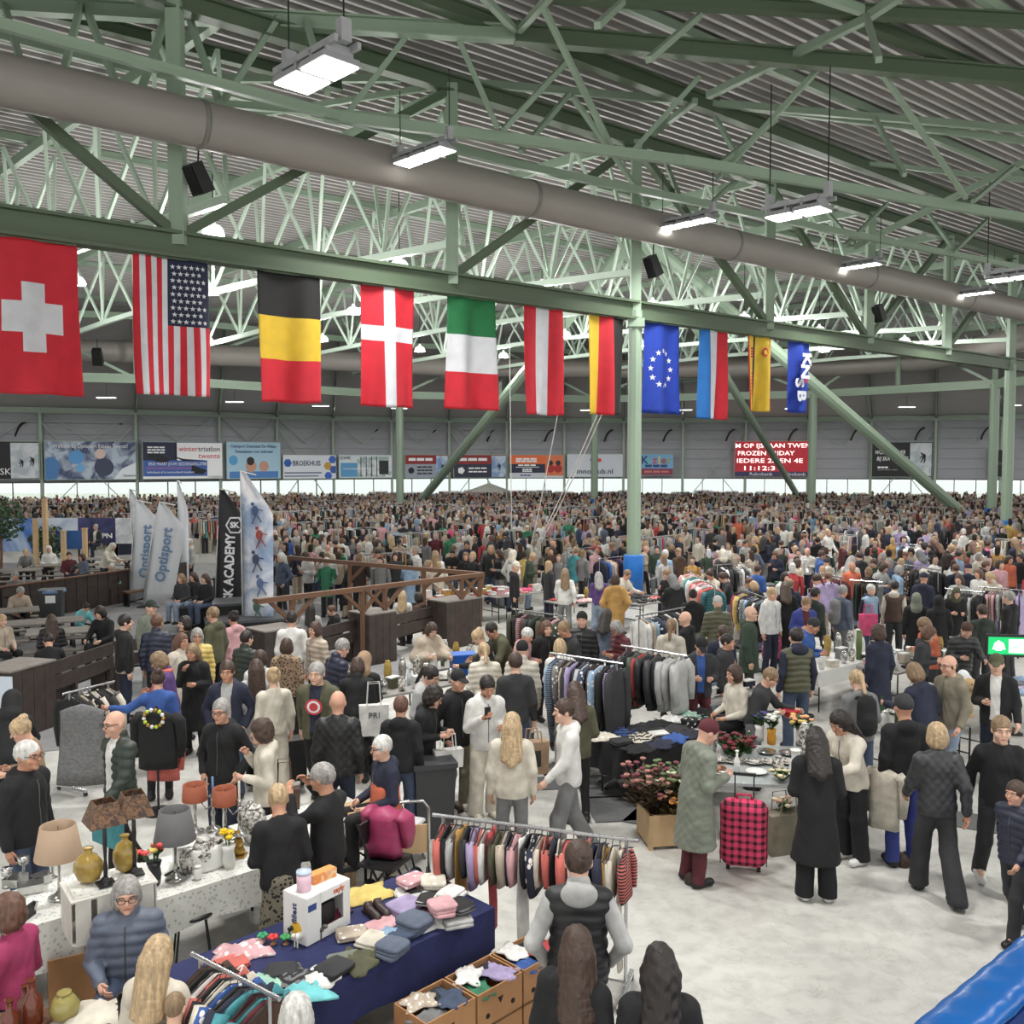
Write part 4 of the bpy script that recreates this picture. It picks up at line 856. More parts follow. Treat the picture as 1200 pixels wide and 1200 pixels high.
@cached
def hair_mesh(style, lod):
    """built in head space (origin head centre, face towards -y)"""
    s = SDF(.011 if lod == 0 else .024); face = ((0, -.125, -.045), (.074, .075, .105)); m = HAIR
    if style in ('short', 'curly', 'pony', 'bun', 'bob', 'long', 'wavy', 'buzz'):
        g = {'buzz': .0, 'short': .006, 'curly': .02}.get(style, .009); s.el((0, .014, .03), (.081 + g, .099 + g, .100 + g), .02)
        if style in ('bob', 'curly', 'wavy'): s.el((0, .022, -.035), (.096 + g, .088 + g, .10), .03)
        if style in ('long', 'wavy'): s.rc((.05, .06, -.04), (.075, .13, -.33), .06, .042, .05).rc((-.05, .06, -.04), (-.075, .13, -.33), .06, .042, .05).rc((0, .08, -.02), (0, .165, -.37), .072, .05, .05); s.el((0, .02, -.03), (.094, .09, .09), .03)
        if style == 'pony': s.el((0, .115, .045), (.03, .03, .03), .02).rc((0, .13, .03), (0, .155, -.2), .035, .022, .02)
        if style == 'bun': s.el((0, .08, .105), (.052, .05, .045), .015)
        s.el(*face, .012, None, -1); s.rc((-.2, -.10, -.14), (.2, -.10, -.14), .075, .075, .01, (1, 1, 1), -1)
        if style in ('short', 'pony', 'bun', 'buzz'): s.el((0, -.01, -.16), (.14, .13, .10), .02, None, -1)
        if style in ('curly', 'wavy'): s.disp = lambda X, Y, Z: .008 * np.sin(70 * X) * np.sin(62 * Y + 2) * np.sin(66 * Z)
        elif style != 'buzz': s.disp = lambda X, Y, Z: .0035 * np.sin(90 * X + 25 * np.sin(20 * Z + 9 * Y))
    elif style == 'fringe':      # bald with a ring of hair
        s.el((0, .02, -.005), (.084, .097, .06), .02).el((0, 0., .10), (.2, .2, .085), .01, None, -1).el((0, -.13, -.02), (.1, .12, .12), .012, None, -1)
    elif style == 'beanie': s.el((0, .01, .045), (.088, .105, .098), .02).el((0, -.11, -.045), (.12, .11, .088), .012, None, -1).el((0, 0, -.11), (.2, .2, .10), .01, None, -1); m = FABRIC
    elif style == 'cap': s.el((0, .008, .045), (.085, .103, .092), .02).el((0, -.02, -.085), (.2, .22, .10), .008, None, -1).rc((0, -.09, .042), (0, -.16, .03), .055, .045, .01, (1, 1, 4.5)); m = FABRIC
    elif style == 'scarf': s.el((0, .012, .02), (.094, .112, .115), .02).rc((0, .02, -.08), (0, .02, -.20), .10, .14, .05).el((0, -.125, -.015), (.062, .075, .085), .012, None, -1); m = FABRIC
    elif style == 'hood': s.el((0, .018, .025), (.104, .122, .125), .02).rc((0, .05, -.08), (0, .06, -.16), .10, .12, .05).el((0, -.13, -.01), (.074, .10, .10), .012, None, -1); m = FABRIC
    V, Q = s.nets(); return npmesh('hair', V, Q, [m])
@cached
def glasses_mesh():
    b = MB()
    for g in (-1, 1):
        b.tube([(g * .034 + .024 * math.cos(t), -.112, .01 + .018 * math.sin(t)) for t in np.linspace(0, 2 * PI, 11)], .0028, 4); b.bar((g * .058, -.11, .015), (g * .08, .01, .01), .005)
    b.bar((-.01, -.112, .014), (.01, -.112, .014), .005); return b.mesh('glasses', mat('spectacle_frame', (40, 36, 36), .4))
@cached
def pack_mesh(pose, lod):
    J = skel(pose); s = SDF(.016 if lod == 0 else .03); c = J['chest'] + np.array([0, .2, -.06]); s.rc(c + np.array([0, .0, .12]), c - np.array([0, -.02, .16]), .13, .14, .04, (1, 1.4, 1)).rc(c + np.array([0, .09, -.08]), c + np.array([0, .09, -.16]), .09, .09, .03, (1, 1.5, 1))
    for g in (-1, 1): s.rc(c + np.array([g * .09, -.05, .22]), c + np.array([g * .12, -.32, .06]), .018, .018, .01)
    V, Q = s.nets(); return npmesh('backpack', V, Q, [FABRIC])
@cached
def scarf_mesh(pose, lod):
    J = skel(pose); s = SDF(.013 if lod == 0 else .028); n = J['neck'] + np.array([0, -.01, .015])
    for k in range(8):
        a, b = 2 * PI * k / 8, 2 * PI * (k + 1) / 8; s.rc(n + np.array([math.cos(a) * .085, math.sin(a) * .085, .0]), n + np.array([math.cos(b) * .085, math.sin(b) * .085, 0]), .036, .036, .02)
    s.rc(n + np.array([.06, -.10, -.02]), n + np.array([.07, -.17, -.32]), .035, .04, .02); V, Q = s.nets(); return npmesh('scarf', V, Q, [FABRIC])

CLR = {k: lin(v) for k, v in dict(black=(26, 26, 29), charcoal=(52, 53, 56), grey=(120, 121, 122), silver=(178, 178, 176), white=(222, 221, 217), cream=(212, 203, 184), beige=(186, 168, 146), tan=(160, 128, 94), brown=(84, 58, 44), chocolate=(58, 42, 36),
    olive=(86, 86, 58), green=(52, 72, 54), darkgreen=(44, 56, 48), emerald=(30, 130, 90), red=(190, 40, 46), burgundy=(98, 30, 42), pink=(218, 158, 164), hotpink=(226, 50, 120), magenta=(176, 24, 96), purple=(92, 58, 130), lilac=(168, 150, 196), navy=(36, 42, 66),
    blue=(34, 88, 170), royal=(46, 62, 150), sky=(132, 168, 200), teal=(40, 150, 160), aqua=(90, 200, 206), mint=(150, 205, 180), yellow=(222, 190, 70), mustard=(190, 140, 40), orange=(222, 100, 50), coral=(214, 92, 78), denim=(62, 78, 106), paledenim=(128, 148, 172), slate=(92, 104, 126), sage=(120, 128, 112), khaki=(134, 126, 104),
    blond=(188, 156, 108), darkblond=(138, 108, 72), brunette=(70, 48, 36), darkhair=(38, 28, 25), auburn=(104, 66, 46), whitehair=(205, 203, 198), greyhair=(150, 146, 142)).items()}
WORD = dict(darkgreen='dark green', hotpink='bright pink', sky='pale blue', royal='royal blue', paledenim='pale denim', darkblond='dark blond', darkhair='dark', whitehair='white', greyhair='grey', brunette='brown', silver='light grey', sage='grey-green')
SKINS = [lin(c) for c in ((210, 164, 142), (202, 154, 130), (216, 174, 152), (190, 140, 114))] 
for k_ in list(CLR):
    c_ = CLR[k_]; l_ = .3 * c_[0] + .55 * c_[1] + .15 * c_[2]; CLR[k_] = tuple((v * .78 + l_ * .22) * .92 for v in c_)
HATS = ('beanie', 'cap', 'scarf', 'hood')
def wd(c): return WORD.get(c, c)
NPERS = 0
def person(P, face, pose='stand', top='jacket', tc='black', leg='straight', lc='black', hair='short', hc='brunette', label=None, h=1.74, build=1., yaw=0., lod=0, skin=None, shoe='black', inner=None, pack=None, scarf=None, glasses=False, sleeves=None, topmat=None, group=None, seatz=None):
    """face: heading in degrees, 0 = towards the camera side, 90 = towards the right of the picture, 180 = away"""
    global NPERS; NPERS += 1
    yaw = round(yaw, 1); me = body_mesh(pose, yaw, lod); J = skel(pose); k = h / 1.75
    o = link('person', me, color=skin if skin else random.choice(SKINS)); o.location = P; o.rotation_euler = (0, 0, math.radians(face)); o.scale = (k * build, k * build, k)
    if seatz is not None: o.location.z = P[2] + seatz - .44 * k
    tag(o, label, 'person', group)
    bent = pose in ('lean',)
    def part(name, m, c): return link(name, m, o, color=CLR[c] if isinstance(c, str) else c)
    nm = {'quiltcoat': 'coat', 'quiltjacket': 'jacket', 'tee': 'shirt', 'hoodie': 'hooded_jacket', 'puffer': 'puffer_jacket'}.get(top, top)
    t = part(nm, top_mesh(pose, top, lod, bool(inner)), tc)
    if topmat: t.data = t.data.copy(); t.data.materials[0] = topmat
    if inner: part('shirt', top_mesh(pose, 'shirt', lod), inner)
    if top == 'vest': part('sleeves', top_mesh(pose, 'sleeves', lod), sleeves or 'grey'); part('hood', hoodlump(pose, lod), sleeves or 'grey')
    if lod == 0 and not inner and top in ('jacket', 'hoodie', 'puffer', 'parka', 'quiltjacket'): link('zip', zip_mesh(pose, top), t)
    part('trousers' if leg != 'skirt' else 'skirt', leg_mesh(pose, leg, lod), lc)
    if lod == 0 or True:
        for sd in 'LR': part('shoe', shoe_mesh(pose, sd, lod), shoe)
    if hair and hair != 'bald':
        q = part('hat' if hair in ('beanie', 'cap') else ('head_scarf' if hair == 'scarf' else ('hood' if hair == 'hood' else 'hair')), hair_mesh(hair, lod), hc)
        R = yawed(J, yaw); q.matrix_local = Matrix.Translation(Vector(J['head'])) @ Matrix([list(r) for r in R]).to_4x4() @ Matrix.Scale(HS, 4)
        if hair in ('beanie', 'cap'):
            q2 = part('hair', hair_mesh('buzz', lod), 'brunette'); q2.matrix_local = q.matrix_local.copy()
    if glasses and lod == 0:
        q = link('glasses', glasses_mesh(), o); R = yawed(J, yaw); q.matrix_local = Matrix.Translation(Vector(J['head'])) @ Matrix([list(r) for r in R]).to_4x4() @ Matrix.Scale(HS, 4)
    if pack: part('backpack', pack_mesh(pose, lod), pack)
    if scarf: part('scarf', scarf_mesh(pose, lod), scarf)
    return o
def headtop(pose, h): return {'sit': 1.31, 'sit_table': 1.27, 'hunch': 1.1, 'lean': 1.60, 'pick': 1.69, 'browse': 1.72}.get(pose, 1.75) * h / 1.75
def pers_px(x, y, face, pose='stand', h=1.72, dz=0., **k):
    """stand or seat a person so that the crown of the head comes to pixel x, y"""
    J = skel(pose); q = G(x, y, headtop(pose, h) + dz); a = math.radians(face); off = J['head'][:2] * (h / 1.75)
    ox = off[0] * math.cos(a) - off[1] * math.sin(a); oy = off[0] * math.sin(a) + off[1] * math.cos(a)
    return person(Vector((q.x - ox, q.y - oy, dz)), face, pose, h=h, **k)
# ================================================================ FURNITURE AND GOODS
OCC = []          # occupied discs on the floor
def occ(x, y, r): OCC.append((x, y, r))
for p_, r_ in COLS_XY: occ(p_.x, p_.y, r_)
ORD = ['first', 'second', 'third', 'fourth', 'fifth', 'sixth', 'seventh', 'eighth', 'ninth', 'tenth', 'eleventh', 'twelfth', 'thirteenth', 'fourteenth', 'fifteenth', 'sixteenth', 'seventeenth', 'eighteenth', 'nineteenth', 'twentieth'] + ['%d%s' % (n, {1: 'st', 2: 'nd', 3: 'rd'}.get(n % 10, 'th')) for n in range(21, 60)]
CHROME = mat('chrome_tube', (200, 202, 205), .25, metal=.9, var=0); WHITEP = mat('white_painted_metal', (225, 226, 228), .4, var=.02); BLACKM = mat('black_painted_metal', (28, 28, 30), .45, var=0); DARKW = mat('dark_stained_wood', (62, 52, 48), .7, var=.25, scale=5., bump=.2); MIDW = mat('brown_wood', (104, 74, 54), .65, var=.2, scale=5.)
PALEW = mat('pale_pine_wood', (198, 168, 128), .65, var=.12, scale=4.); CARD = mat('brown_cardboard', (168, 124, 84), .85, var=.08, scale=5.); PORC = mat('white_porcelain', (228, 228, 224), .25, var=.03); GOLD = mat('gold_paint', (176, 140, 70), .35, metal=.7, var=.1); SILV = mat('silver_plate', (190, 190, 188), .22, metal=.9, var=.05)
# ---- hanging garments (rail along x, cloth in the yz plane, origin at the rail)
GK = {'jacket': (.235, .72, .055, 1), 'shirt': (.215, .66, .028, 1), 'dress': (.20, 1.02, .035, 0), 'trousers': (.12, .92, .03, 0), 'coat': (.24, 1.0, .06, 1), 'childs_jacket': (.17, .40, .045, 1), 'childs_shirt': (.15, .36, .024, 1), 'puffer_jacket': (.245, .70, .085, 1), 'sweater': (.23, .60, .045, 1)}
@cached
def garment_mesh(kind, var):
    w_, L, t, sl = GK[kind]; r = random.Random(hash((len(kind), var)) & 1023); b = MB(); n = 12; lv = [(-.055, .05, .5), (-.085, .45, .8), (-.14, .93, 1.), (-.22, .92, 1.)] + [(-.22 - (L - .1) * k / 5, .9 + (.25 if kind == 'dress' else .05) * k / 5, 1. + .35 * k / 5) for k in range(1, 6)]
    if kind == 'trousers': lv = [(-.06, .95, .9)] + [(-.06 - L * k / 5, 1 - .12 * k / 5, 1) for k in range(1, 6)]
    v = []; ph = r.random() * 6
    for z, a, c in lv:
        off = .012 * math.sin(z * 6 + ph)
        for k in range(n):
            an = 2 * PI * k / n; fold = 1 + .28 * math.sin(3 * an + ph) * min(1, -z); puff = (1 + .25 * abs(math.sin(z * 34))) if kind == 'puffer_jacket' else 1
            v.append((math.cos(an) * t * c * fold * puff + off, math.sin(an) * w_ * a, z))
    m = len(lv); f = [(i * n + (k + 1) % n, i * n + k, (i + 1) * n + k, (i + 1) * n + (k + 1) % n) for i in range(m - 1) for k in range(n)] + [tuple(range(n)), tuple(range((m - 1) * n, m * n))[::-1]]
    b.add(v, f)
    if sl:
        for g in (-1, 1): b.tube([(0, g * w_ * .78, -.13), (t * .5, g * w_ * 1.04, -.22), (t * .7, g * w_ * 1.1, -.2 - L * .38), (t * .9, g * w_ * 1.0, -.18 - L * .72)], [t * 1.0 + .012, t * 1.0 + .016, t * .9 + .012, t * .7 + .012], 7)
    return b.mesh(kind, PUFF if 'puffer' in kind else FABRIC, True)
@cached
def hanger_mesh():
    b = MB(); b.tube([(0, 0, .028), (0, .02, .012), (0, .012, -.012), (0, 0, -.04)], .004, 4); b.tube([(0, -.19, -.12), (0, 0, -.05), (0, .19, -.12)], .007, 5); return b.mesh('hanger', mat('black_plastic_hanger', (40, 38, 38), .5, var=0))
NG = 0; RACKN = 0
def rack(a, b, z, phrase, kinds, pal, n, metal=CHROME, floor=0., lower=False, label=None, patt=True, wheels=True):
    """clothes rail between two points, with n garments; every garment its own thing"""
    global NG
    a = Vector((a.x, a.y, 0)); b = Vector((b.x, b.y, 0)); d = b - a; L = d.length; rz = math.atan2(d.y, d.x); e = empty('clothes_rack', (a.x + d.x / 2, a.y + d.y / 2, 0), rz); tag(e, label or ('metal clothes rack ' + phrase), 'clothes rack', 'clothes racks')
    MB().bar((-L / 2 - .08, 0, z), (L / 2 + .08, 0, z), .032, n=8).build('rail', metal, e)
    for s in (-1, 1):
        MB().bar((s * (L / 2 - .02), 0, .06), (s * (L / 2 - .02), 0, z), .03, n=8).build('post', metal, e)
        ft = MB().bar((s * (L / 2 - .02), -.28, .07), (s * (L / 2 - .02), .28, .07), .035).build('foot', metal, e)
        if wheels:
            for g in (-1, 1): MB().bar((s * (L / 2 - .02) - .015, g * .26, .03), (s * (L / 2 - .02) + .015, g * .26, .03), .056, n=10).build('castor', BLACKM, ft)
    MB().bar((-L / 2, 0, .12), (L / 2, 0, .12), .025, n=6).build('cross_bar', metal, e)
    for k in range(n):
        kind = kinds[k % len(kinds)] if not callable(kinds) else kinds(k); c = pal[k % len(pal)] if k < len(pal) else random.choice(pal)
        x = -L / 2 + L * (k + .5) / n; p = e.matrix_basis @ Vector((x + random.uniform(-.01, .01), random.uniform(-.015, .015), z - .015))
        o = empty(kind, p, rz + random.uniform(-.16, .16)); g = link('cloth', garment_mesh(kind, k % 3), o, color=CLR[c]); s_ = random.uniform(.9, 1.1); g.scale = (min(1.3, max(.7, L / n / (2.6 * GK[kind][2]))), 1, s_); link('hanger', hanger_mesh(), o)
        if patt and random.random() < .22: pm = random.choice((STRIPE, PRINT)); key = (kind, k % 3, pm.name); 
        else: pm = None
        if pm:
            if key not in _P: m_ = g.data.copy(); m_.materials[0] = pm; _P[key] = m_
            g.data = _P[key]
        kw = kind.replace('_', ' ').replace('childs', "child's"); NG += 1
        tag(o, '%s%s %s, %s from left on the rack %s' % ('patterned ' if pm else '', wd(c), kw, ORD[k], phrase), 'garment', 'garments on the rack ' + phrase)
    occ(e.location.x, e.location.y, .35); occ(*(e.location.xy + Vector((math.cos(rz), math.sin(rz))) * L * .3), .35); occ(*(e.location.xy - Vector((math.cos(rz), math.sin(rz))) * L * .3), .35)
    return e
# ---- cloth piles
@cached
def fold_mesh(var):
    r = random.Random(var); b = MB(); z = 0; n = r.choice((1, 2, 2, 3))
    for k in range(n):
        h = r.uniform(.025, .04); w_, d = .30 - .02 * k + r.uniform(-.02, .02), .24 + r.uniform(-.03, .03); v = []; N_ = 14
        for zz, s_ in ((0, .92), (h * .3, 1.), (h * .7, 1.), (h, .92)):
            for i in range(N_):
                t = 2 * PI * i / N_; c, q = math.cos(t), math.sin(t); e_ = .35; v.append((math.copysign(abs(c) ** e_, c) * w_ / 2 * s_ + r.uniform(-.006, .006), math.copysign(abs(q) ** e_, q) * d / 2 * s_ + r.uniform(-.006, .006), z + zz + .004 * math.sin(3 * t + k)))
        b.add(v, [(i * N_ + j, i * N_ + (j + 1) % N_, (i + 1) * N_ + (j + 1) % N_, (i + 1) * N_ + j) for i in range(3) for j in range(N_)] + [tuple(range(N_))[::-1], tuple(range(3 * N_, 4 * N_))]); z += h * .85
    return b.mesh('folded_garment', FABRIC, True)
@cached
def crumple_mesh(var):
    r = random.Random(var + 50); n = 9; v = []; ph = [r.uniform(0, 6) for _ in range(4)]
    for j in range(n + 1):
        for i in range(n + 1):
            x, y = i / n - .5, j / n - .5; rr = math.hypot(x, y); z = max(.0, .5 - rr * .9) * .16 + .018 * math.sin(13 * x + ph[0] + 5 * math.sin(6 * y + ph[1])) + .012 * math.sin(17 * y + ph[2] + 7 * x)
            q = 1 + .18 * math.sin(5 * math.atan2(y, x) + ph[3]); v.append((x * .44 * q, y * .34 * q, max(.006, z)))
    m = (n + 1) ** 2; v += [(a, c, 0) for a, c, _ in v]; f = []
    for j in range(n):
        for i in range(n): q = (j * (n + 1) + i, j * (n + 1) + i + 1, (j + 1) * (n + 1) + i + 1, (j + 1) * (n + 1) + i); f += [q, tuple(m + k for k in q[::-1])]
    rim = [i for i in range(n)] + [j * (n + 1) + n for j in range(n)] + [n * (n + 1) + n - i for i in range(n)] + [(n - j) * (n + 1) for j in range(n)]
    f += [(rim[(k + 1) % len(rim)], rim[k], m + rim[k], m + rim[(k + 1) % len(rim)]) for k in range(len(rim))]
    return mesh('crumpled_garment', v, f, FABRIC, True)
NF = 0
def cloth_item(P, rz, c, label, crumple=False, s=1., patt=None, group='clothes laid out on tables'):
    global NF; NF += 1; me = crumple_mesh(NF % 7) if crumple else fold_mesh(NF % 8)
    if patt:
        key = (me.name, patt.name)
        if key not in _P: _P[key] = me.copy(); _P[key].materials[0] = patt
        me = _P[key]
    o = link('crumpled_garment' if crumple else 'folded_garment', me, None, P, rz, CLR[c]); o.scale = (s, s, s * 1.1); return tag(o, label, 'garment', group)
TOPG = mat('grey_laminate_top', (150, 148, 144), .5, var=.06)
def table(c, rz, L, W, label, top=TOPG, cloth=None, drop=.3, z=.74, parts=True, clothmat=None, group='market tables'):
    e = empty('market_table', (c.x, c.y, 0), rz); tag(e, label, 'table', group)
    MB().box((0, 0, z - .02), (L, W, .035)).build('tabletop', top, e)
    for sx in (-1, 1):
        for sy in (-1, 1): MB().bar((sx * (L / 2 - .12), sy * (W / 2 - .07), 0), (sx * (L / 2 - .12), sy * (W / 2 - .07), z - .03), .03, n=6).build('leg', BLACKM, e)
        MB().bar((sx * (L / 2 - .12), -W / 2 + .07, .3), (sx * (L / 2 - .12), W / 2 - .07, .3), .022, n=6).build('stretcher', BLACKM, e)
    if cloth is not None or clothmat is not None:
        n = 26; per = []; P2 = [(-L / 2 - .015, -W / 2 - .015), (L / 2 + .015, -W / 2 - .015), (L / 2 + .015, W / 2 + .015), (-L / 2 - .015, W / 2 + .015)]
        for i in range(4):
            a, b_ = P2[i], P2[(i + 1) % 4]
            for k in range(n): t = k / n; per.append((a[0] + (b_[0] - a[0]) * t, a[1] + (b_[1] - a[1]) * t))
        v = []; M_ = len(per)
        for lv in range(5):
            f_ = lv / 4
            for i, (x, y) in enumerate(per):
                w_ = 1 + (.03 + .03 * math.sin(i * .9)) * f_; v.append((x * w_, y * w_, z + .004 - drop * f_ - (.02 * math.sin(i * .37) * f_ if lv == 4 else 0)))
        f = [(i, (i + 1) % M_, M_ + (i + 1) % M_, M_ + i) for i in range(0)]
        for lv in range(4): f += [(lv * M_ + (i + 1) % M_, lv * M_ + i, (lv + 1) * M_ + i, (lv + 1) * M_ + (i + 1) % M_) for i in range(M_)]
        f.append(tuple(range(M_))); cl = link('tablecloth', mesh('tablecloth', v, f, clothmat or FABRIC, False), e, color=(lin(cloth) if isinstance(cloth, tuple) else CLR[cloth]) if cloth else None)
    for t in np.linspace(-L / 2, L / 2, max(2, int(L / .5))): occ(c.x + math.cos(rz) * t, c.y + math.sin(rz) * t, W * .55)
    return e
def lay(e, x, y, z=.745): return e.matrix_basis @ Vector((x, y, z))
# ---- small goods, each builder returns an Empty with parts
def thing(name, P, rz, label, cat, group=None): return tag(empty(name, P, rz), label, cat, group)
def lamp(P, label, shade, h=.55, r0=.13, r1=.17, sh=.2, stem=SILV, base=.09, sq=False):
    e = thing('table_lamp', P, random.uniform(-.3, .3), label, 'lamp', 'table lamps for sale'); n = 4 if sq else 20
    MB().lathe([(base, 0), (base, .015), (base * .5, .03), (.02, .06)], n=n if sq else 14).build('base', stem, e, not sq); MB().lathe([(.014, .04), (.018, .12), (.011, .2), (.018, h * .5), (.011, h - sh * .6)], n=8).build('stem', stem, e, True)
    b = MB().lathe([(r1, h - sh), (r0, h), (r0 - .006, h), (r1 - .006, h - sh)], n=n); b.f = b.f[:-2]
    b.build('shade', shade, e, not sq); MB().bar((0, 0, h - sh * .6), (0, 0, h - .01), .008).build('fitting', SILV, e); return e
def vase(P, prof, m, label, name='vase', cat='vase', n=18, sy=1., group='ornaments for sale', rz=0.): 
    e = thing(name, P, rz, label, cat, group); bo = MB().lathe(prof, n=n, sy=sy).build('body', m, e, True); r, z = prof[-1]; MB().lathe([(r * .9, z - .002), (r + .008, z), (r + .008, z + .012), (r * .7, z + .012)], n=n, sy=sy).build('rim', m, bo, True); return e
JARP = [(.05, 0), (.07, .05), (.085, .12), (.07, .18), (.045, .21)]
def bouquet(P, label, cols, n=12, h=.25, vasemat=None, spread=.12, cat='flowers', seed=1, leaf=(62, 92, 52), lush=3, ls=.07):
    e = thing('flower_bouquet', P, 0, label, cat, 'flowers for sale'); r = random.Random(seed); LEAF = mat('leaf_%d%d%d' % leaf, leaf, .7, var=.3, scale=20)
    if vasemat: MB().lathe([(.05, 0), (.06, .08), (.05, .15), (.065, .2)], n=14).build('pot', vasemat, e, True); z0 = .18
    else: z0 = 0
    st = MB(); lf = MB()
    for k in range(n):
        a, q = r.uniform(0, 2 * PI), spread * math.sqrt(r.random()); x, y, z = q * math.cos(a), q * math.sin(a), z0 + h * r.uniform(.55, 1); st.tube([(x * .15, y * .15, z0 * .6), (x * .6, y * .6, z0 + (z - z0) * .6), (x, y, z)], .004, 4)
        for g in range(lush):
            aa = r.uniform(0, 6.28); c_ = Vector((x * .7, y * .7, z0 + (z - z0) * r.uniform(.3, .8))); d_ = Vector((math.cos(aa), math.sin(aa), .6)) * ls; sd = Vector((-math.sin(aa), math.cos(aa), 0)) * ls * .26; lf.add([c_, c_ + d_ * .5 + sd, c_ + d_, c_ + d_ * .5 - sd], [(0, 1, 2, 3)])
        b = MB(); b.sph((x, y, z), (.03, .03, .022), 8, 5)
        for p in range(5): t = 2 * PI * p / 5; b.sph((x + .022 * math.cos(t), y + .022 * math.sin(t), z + .004), (.018, .018, .012), 6, 4)
        cc = cols[k % len(cols)]; b.build('bloom', mat('petal_%d_%d_%d' % cc, cc, .7, var=.15, scale=30), e, True)
    tag(st.build('stems', LEAF, e), kind='stuff'); tag(lf.build('leaves', LEAF, e), kind='stuff'); return e
def carton(P, rz, L, W, Hh, label, m=CARD, holes=True, name='cardboard_box', open_=True):
    e = thing(name, P, rz, label, 'box', 'boxes'); t = .012
    for nm, c, d in (('side', (0, -W / 2 + t / 2, Hh / 2), (L, t, Hh)), ('side', (0, W / 2 - t / 2, Hh / 2), (L, t, Hh)), ('side', (-L / 2 + t / 2, 0, Hh / 2), (t, W - 2 * t, Hh)), ('side', (L / 2 - t / 2, 0, Hh / 2), (t, W - 2 * t, Hh)), ('bottom', (0, 0, t / 2), (L, W, t))): MB().box(c, d).build(nm, m, e)
    if not open_: MB().box((0, 0, Hh - t / 2), (L, W, t)).build('lid', m, e)
    if holes:
        hm = mat('box_hole_dark', (32, 24, 20), .9, var=0)
        for sy, (x, z, r, k) in ((-1, (0, .6, .032, 3)), (-1, (-.28, .3, .02, 10)), (-1, (.28, .34, .02, 10))):
            b = MB().lathe([(0, 0), (r, 0), (r, .003), (0, .003)], n=k).xf(Matrix.Translation((x * L, -W / 2 - .001, z * Hh)) @ Matrix.Rotation(PI / 2, 4, 'X') @ Matrix.Rotation(PI / 6, 4, 'Z')); b.build('hand_hole', hm, e)
        b = MB().lathe([(0, 0), (.028, 0), (.028, .003), (0, .003)], n=3).xf(Matrix.Translation((L / 2 + .001, 0, .6 * Hh)) @ Matrix.Rotation(PI / 2, 4, 'Y')); b.build('hand_hole', hm, e)
    return e
def chair(P, rz, label, m=BLACKM, seat=BLACKM, back=True, group='chairs'):
    e = thing('folding_chair', P, rz, label, 'chair', group); MB().box((0, 0, .45), (.42, .40, .03), taper=.96).build('seat', seat, e)
    for sx in (-1, 1): MB().tube([(sx * .19, -.2, 0), (sx * .19, .05, .45), (sx * .19, .2, .85)], .012, 6).build('leg', m, e); MB().tube([(sx * .17, .22, 0), (sx * .17, -.1, .44)], .012, 6).build('leg', m, e)
    if back: MB().box((0, .17, .74), (.40, .025, .22)).build('backrest', seat, e)
    return e
def bag(P, rz, label, c, w_=.36, d=.14, h=.36, handle=.16, name='shopping_bag', m=None):
    e = thing(name, P, rz, label, 'bag', 'bags'); b = MB(); b.box((0, 0, h / 2), (w_, d, h), taper=1.06); o = b.build('body', m or FABRIC, e, color=CLR[c])
    for s in (-1, 1): MB().tube([(-w_ * .25, s * d * .45, h), (-w_ * .2, s * d * .5, h + handle), (w_ * .2, s * d * .5, h + handle), (w_ * .25, s * d * .45, h)], .008, 5).build('handle', m or FABRIC, e, color=CLR[c])
    return e
def bin_(P, label, s=1.):
    e = thing('waste_bin', P, .3, label, 'bin', 'waste bins'); BM = mat('dark_grey_plastic', (58, 60, 63), .5, var=.05); MB().box((0, 0, .42 * s), (.42 * s, .42 * s, .84 * s), taper=1.15).build('body', BM, e); MB().box((0, 0, .86 * s), (.52 * s, .52 * s, .06)).build('lid', BM, e); return e

# ================================================================ 1  LACE TABLE WITH LAMPS, NEAR LEFT
def lace_mat():
    m = mat('white_lace_cloth', (206, 206, 200), .8, var=.02); nt = m.node_tree; v = nt.nodes.new('ShaderNodeTexVoronoi'); v.inputs['Scale'].default_value = 26; tc = [n for n in nt.nodes if n.type == 'TEX_COORD'][0]; nt.links.new(tc.outputs['Object'], v.inputs['Vector'])
    r = [n for n in nt.nodes if n.type == 'VALTORGB'][0]; r.color_ramp.elements[0].color = (*lin((168, 169, 166)), 1); r.color_ramp.elements[1].color = (*lin((222, 222, 216)), 1); r.color_ramp.elements[0].position = .12; r.color_ramp.elements[1].position = .4; nt.links.new(v.outputs['Distance'], r.inputs['Fac']); return m
LACE = lace_mat(); RZ = math.atan2(1.30, 1.45)
q = G(225, 1018, .74); T1a = table(q, RZ, 1.7, .78, 'long market table under white lace cloth with lamps and china', clothmat=LACE, drop=.32)
q = G(60, 1062, .74); T1b = table(Vector((q.x - .35, q.y - .15, 0)), RZ, 1.5, .75, 'market table under grey-white lace at left edge with silver dishes', clothmat=LACE, drop=.4)
q = G(352, 972, .74); T1c = table(Vector((q.x, q.y + .25, 0)), RZ, 1.3, .7, 'market table end behind the two people in black', clothmat=LACE, drop=.3)
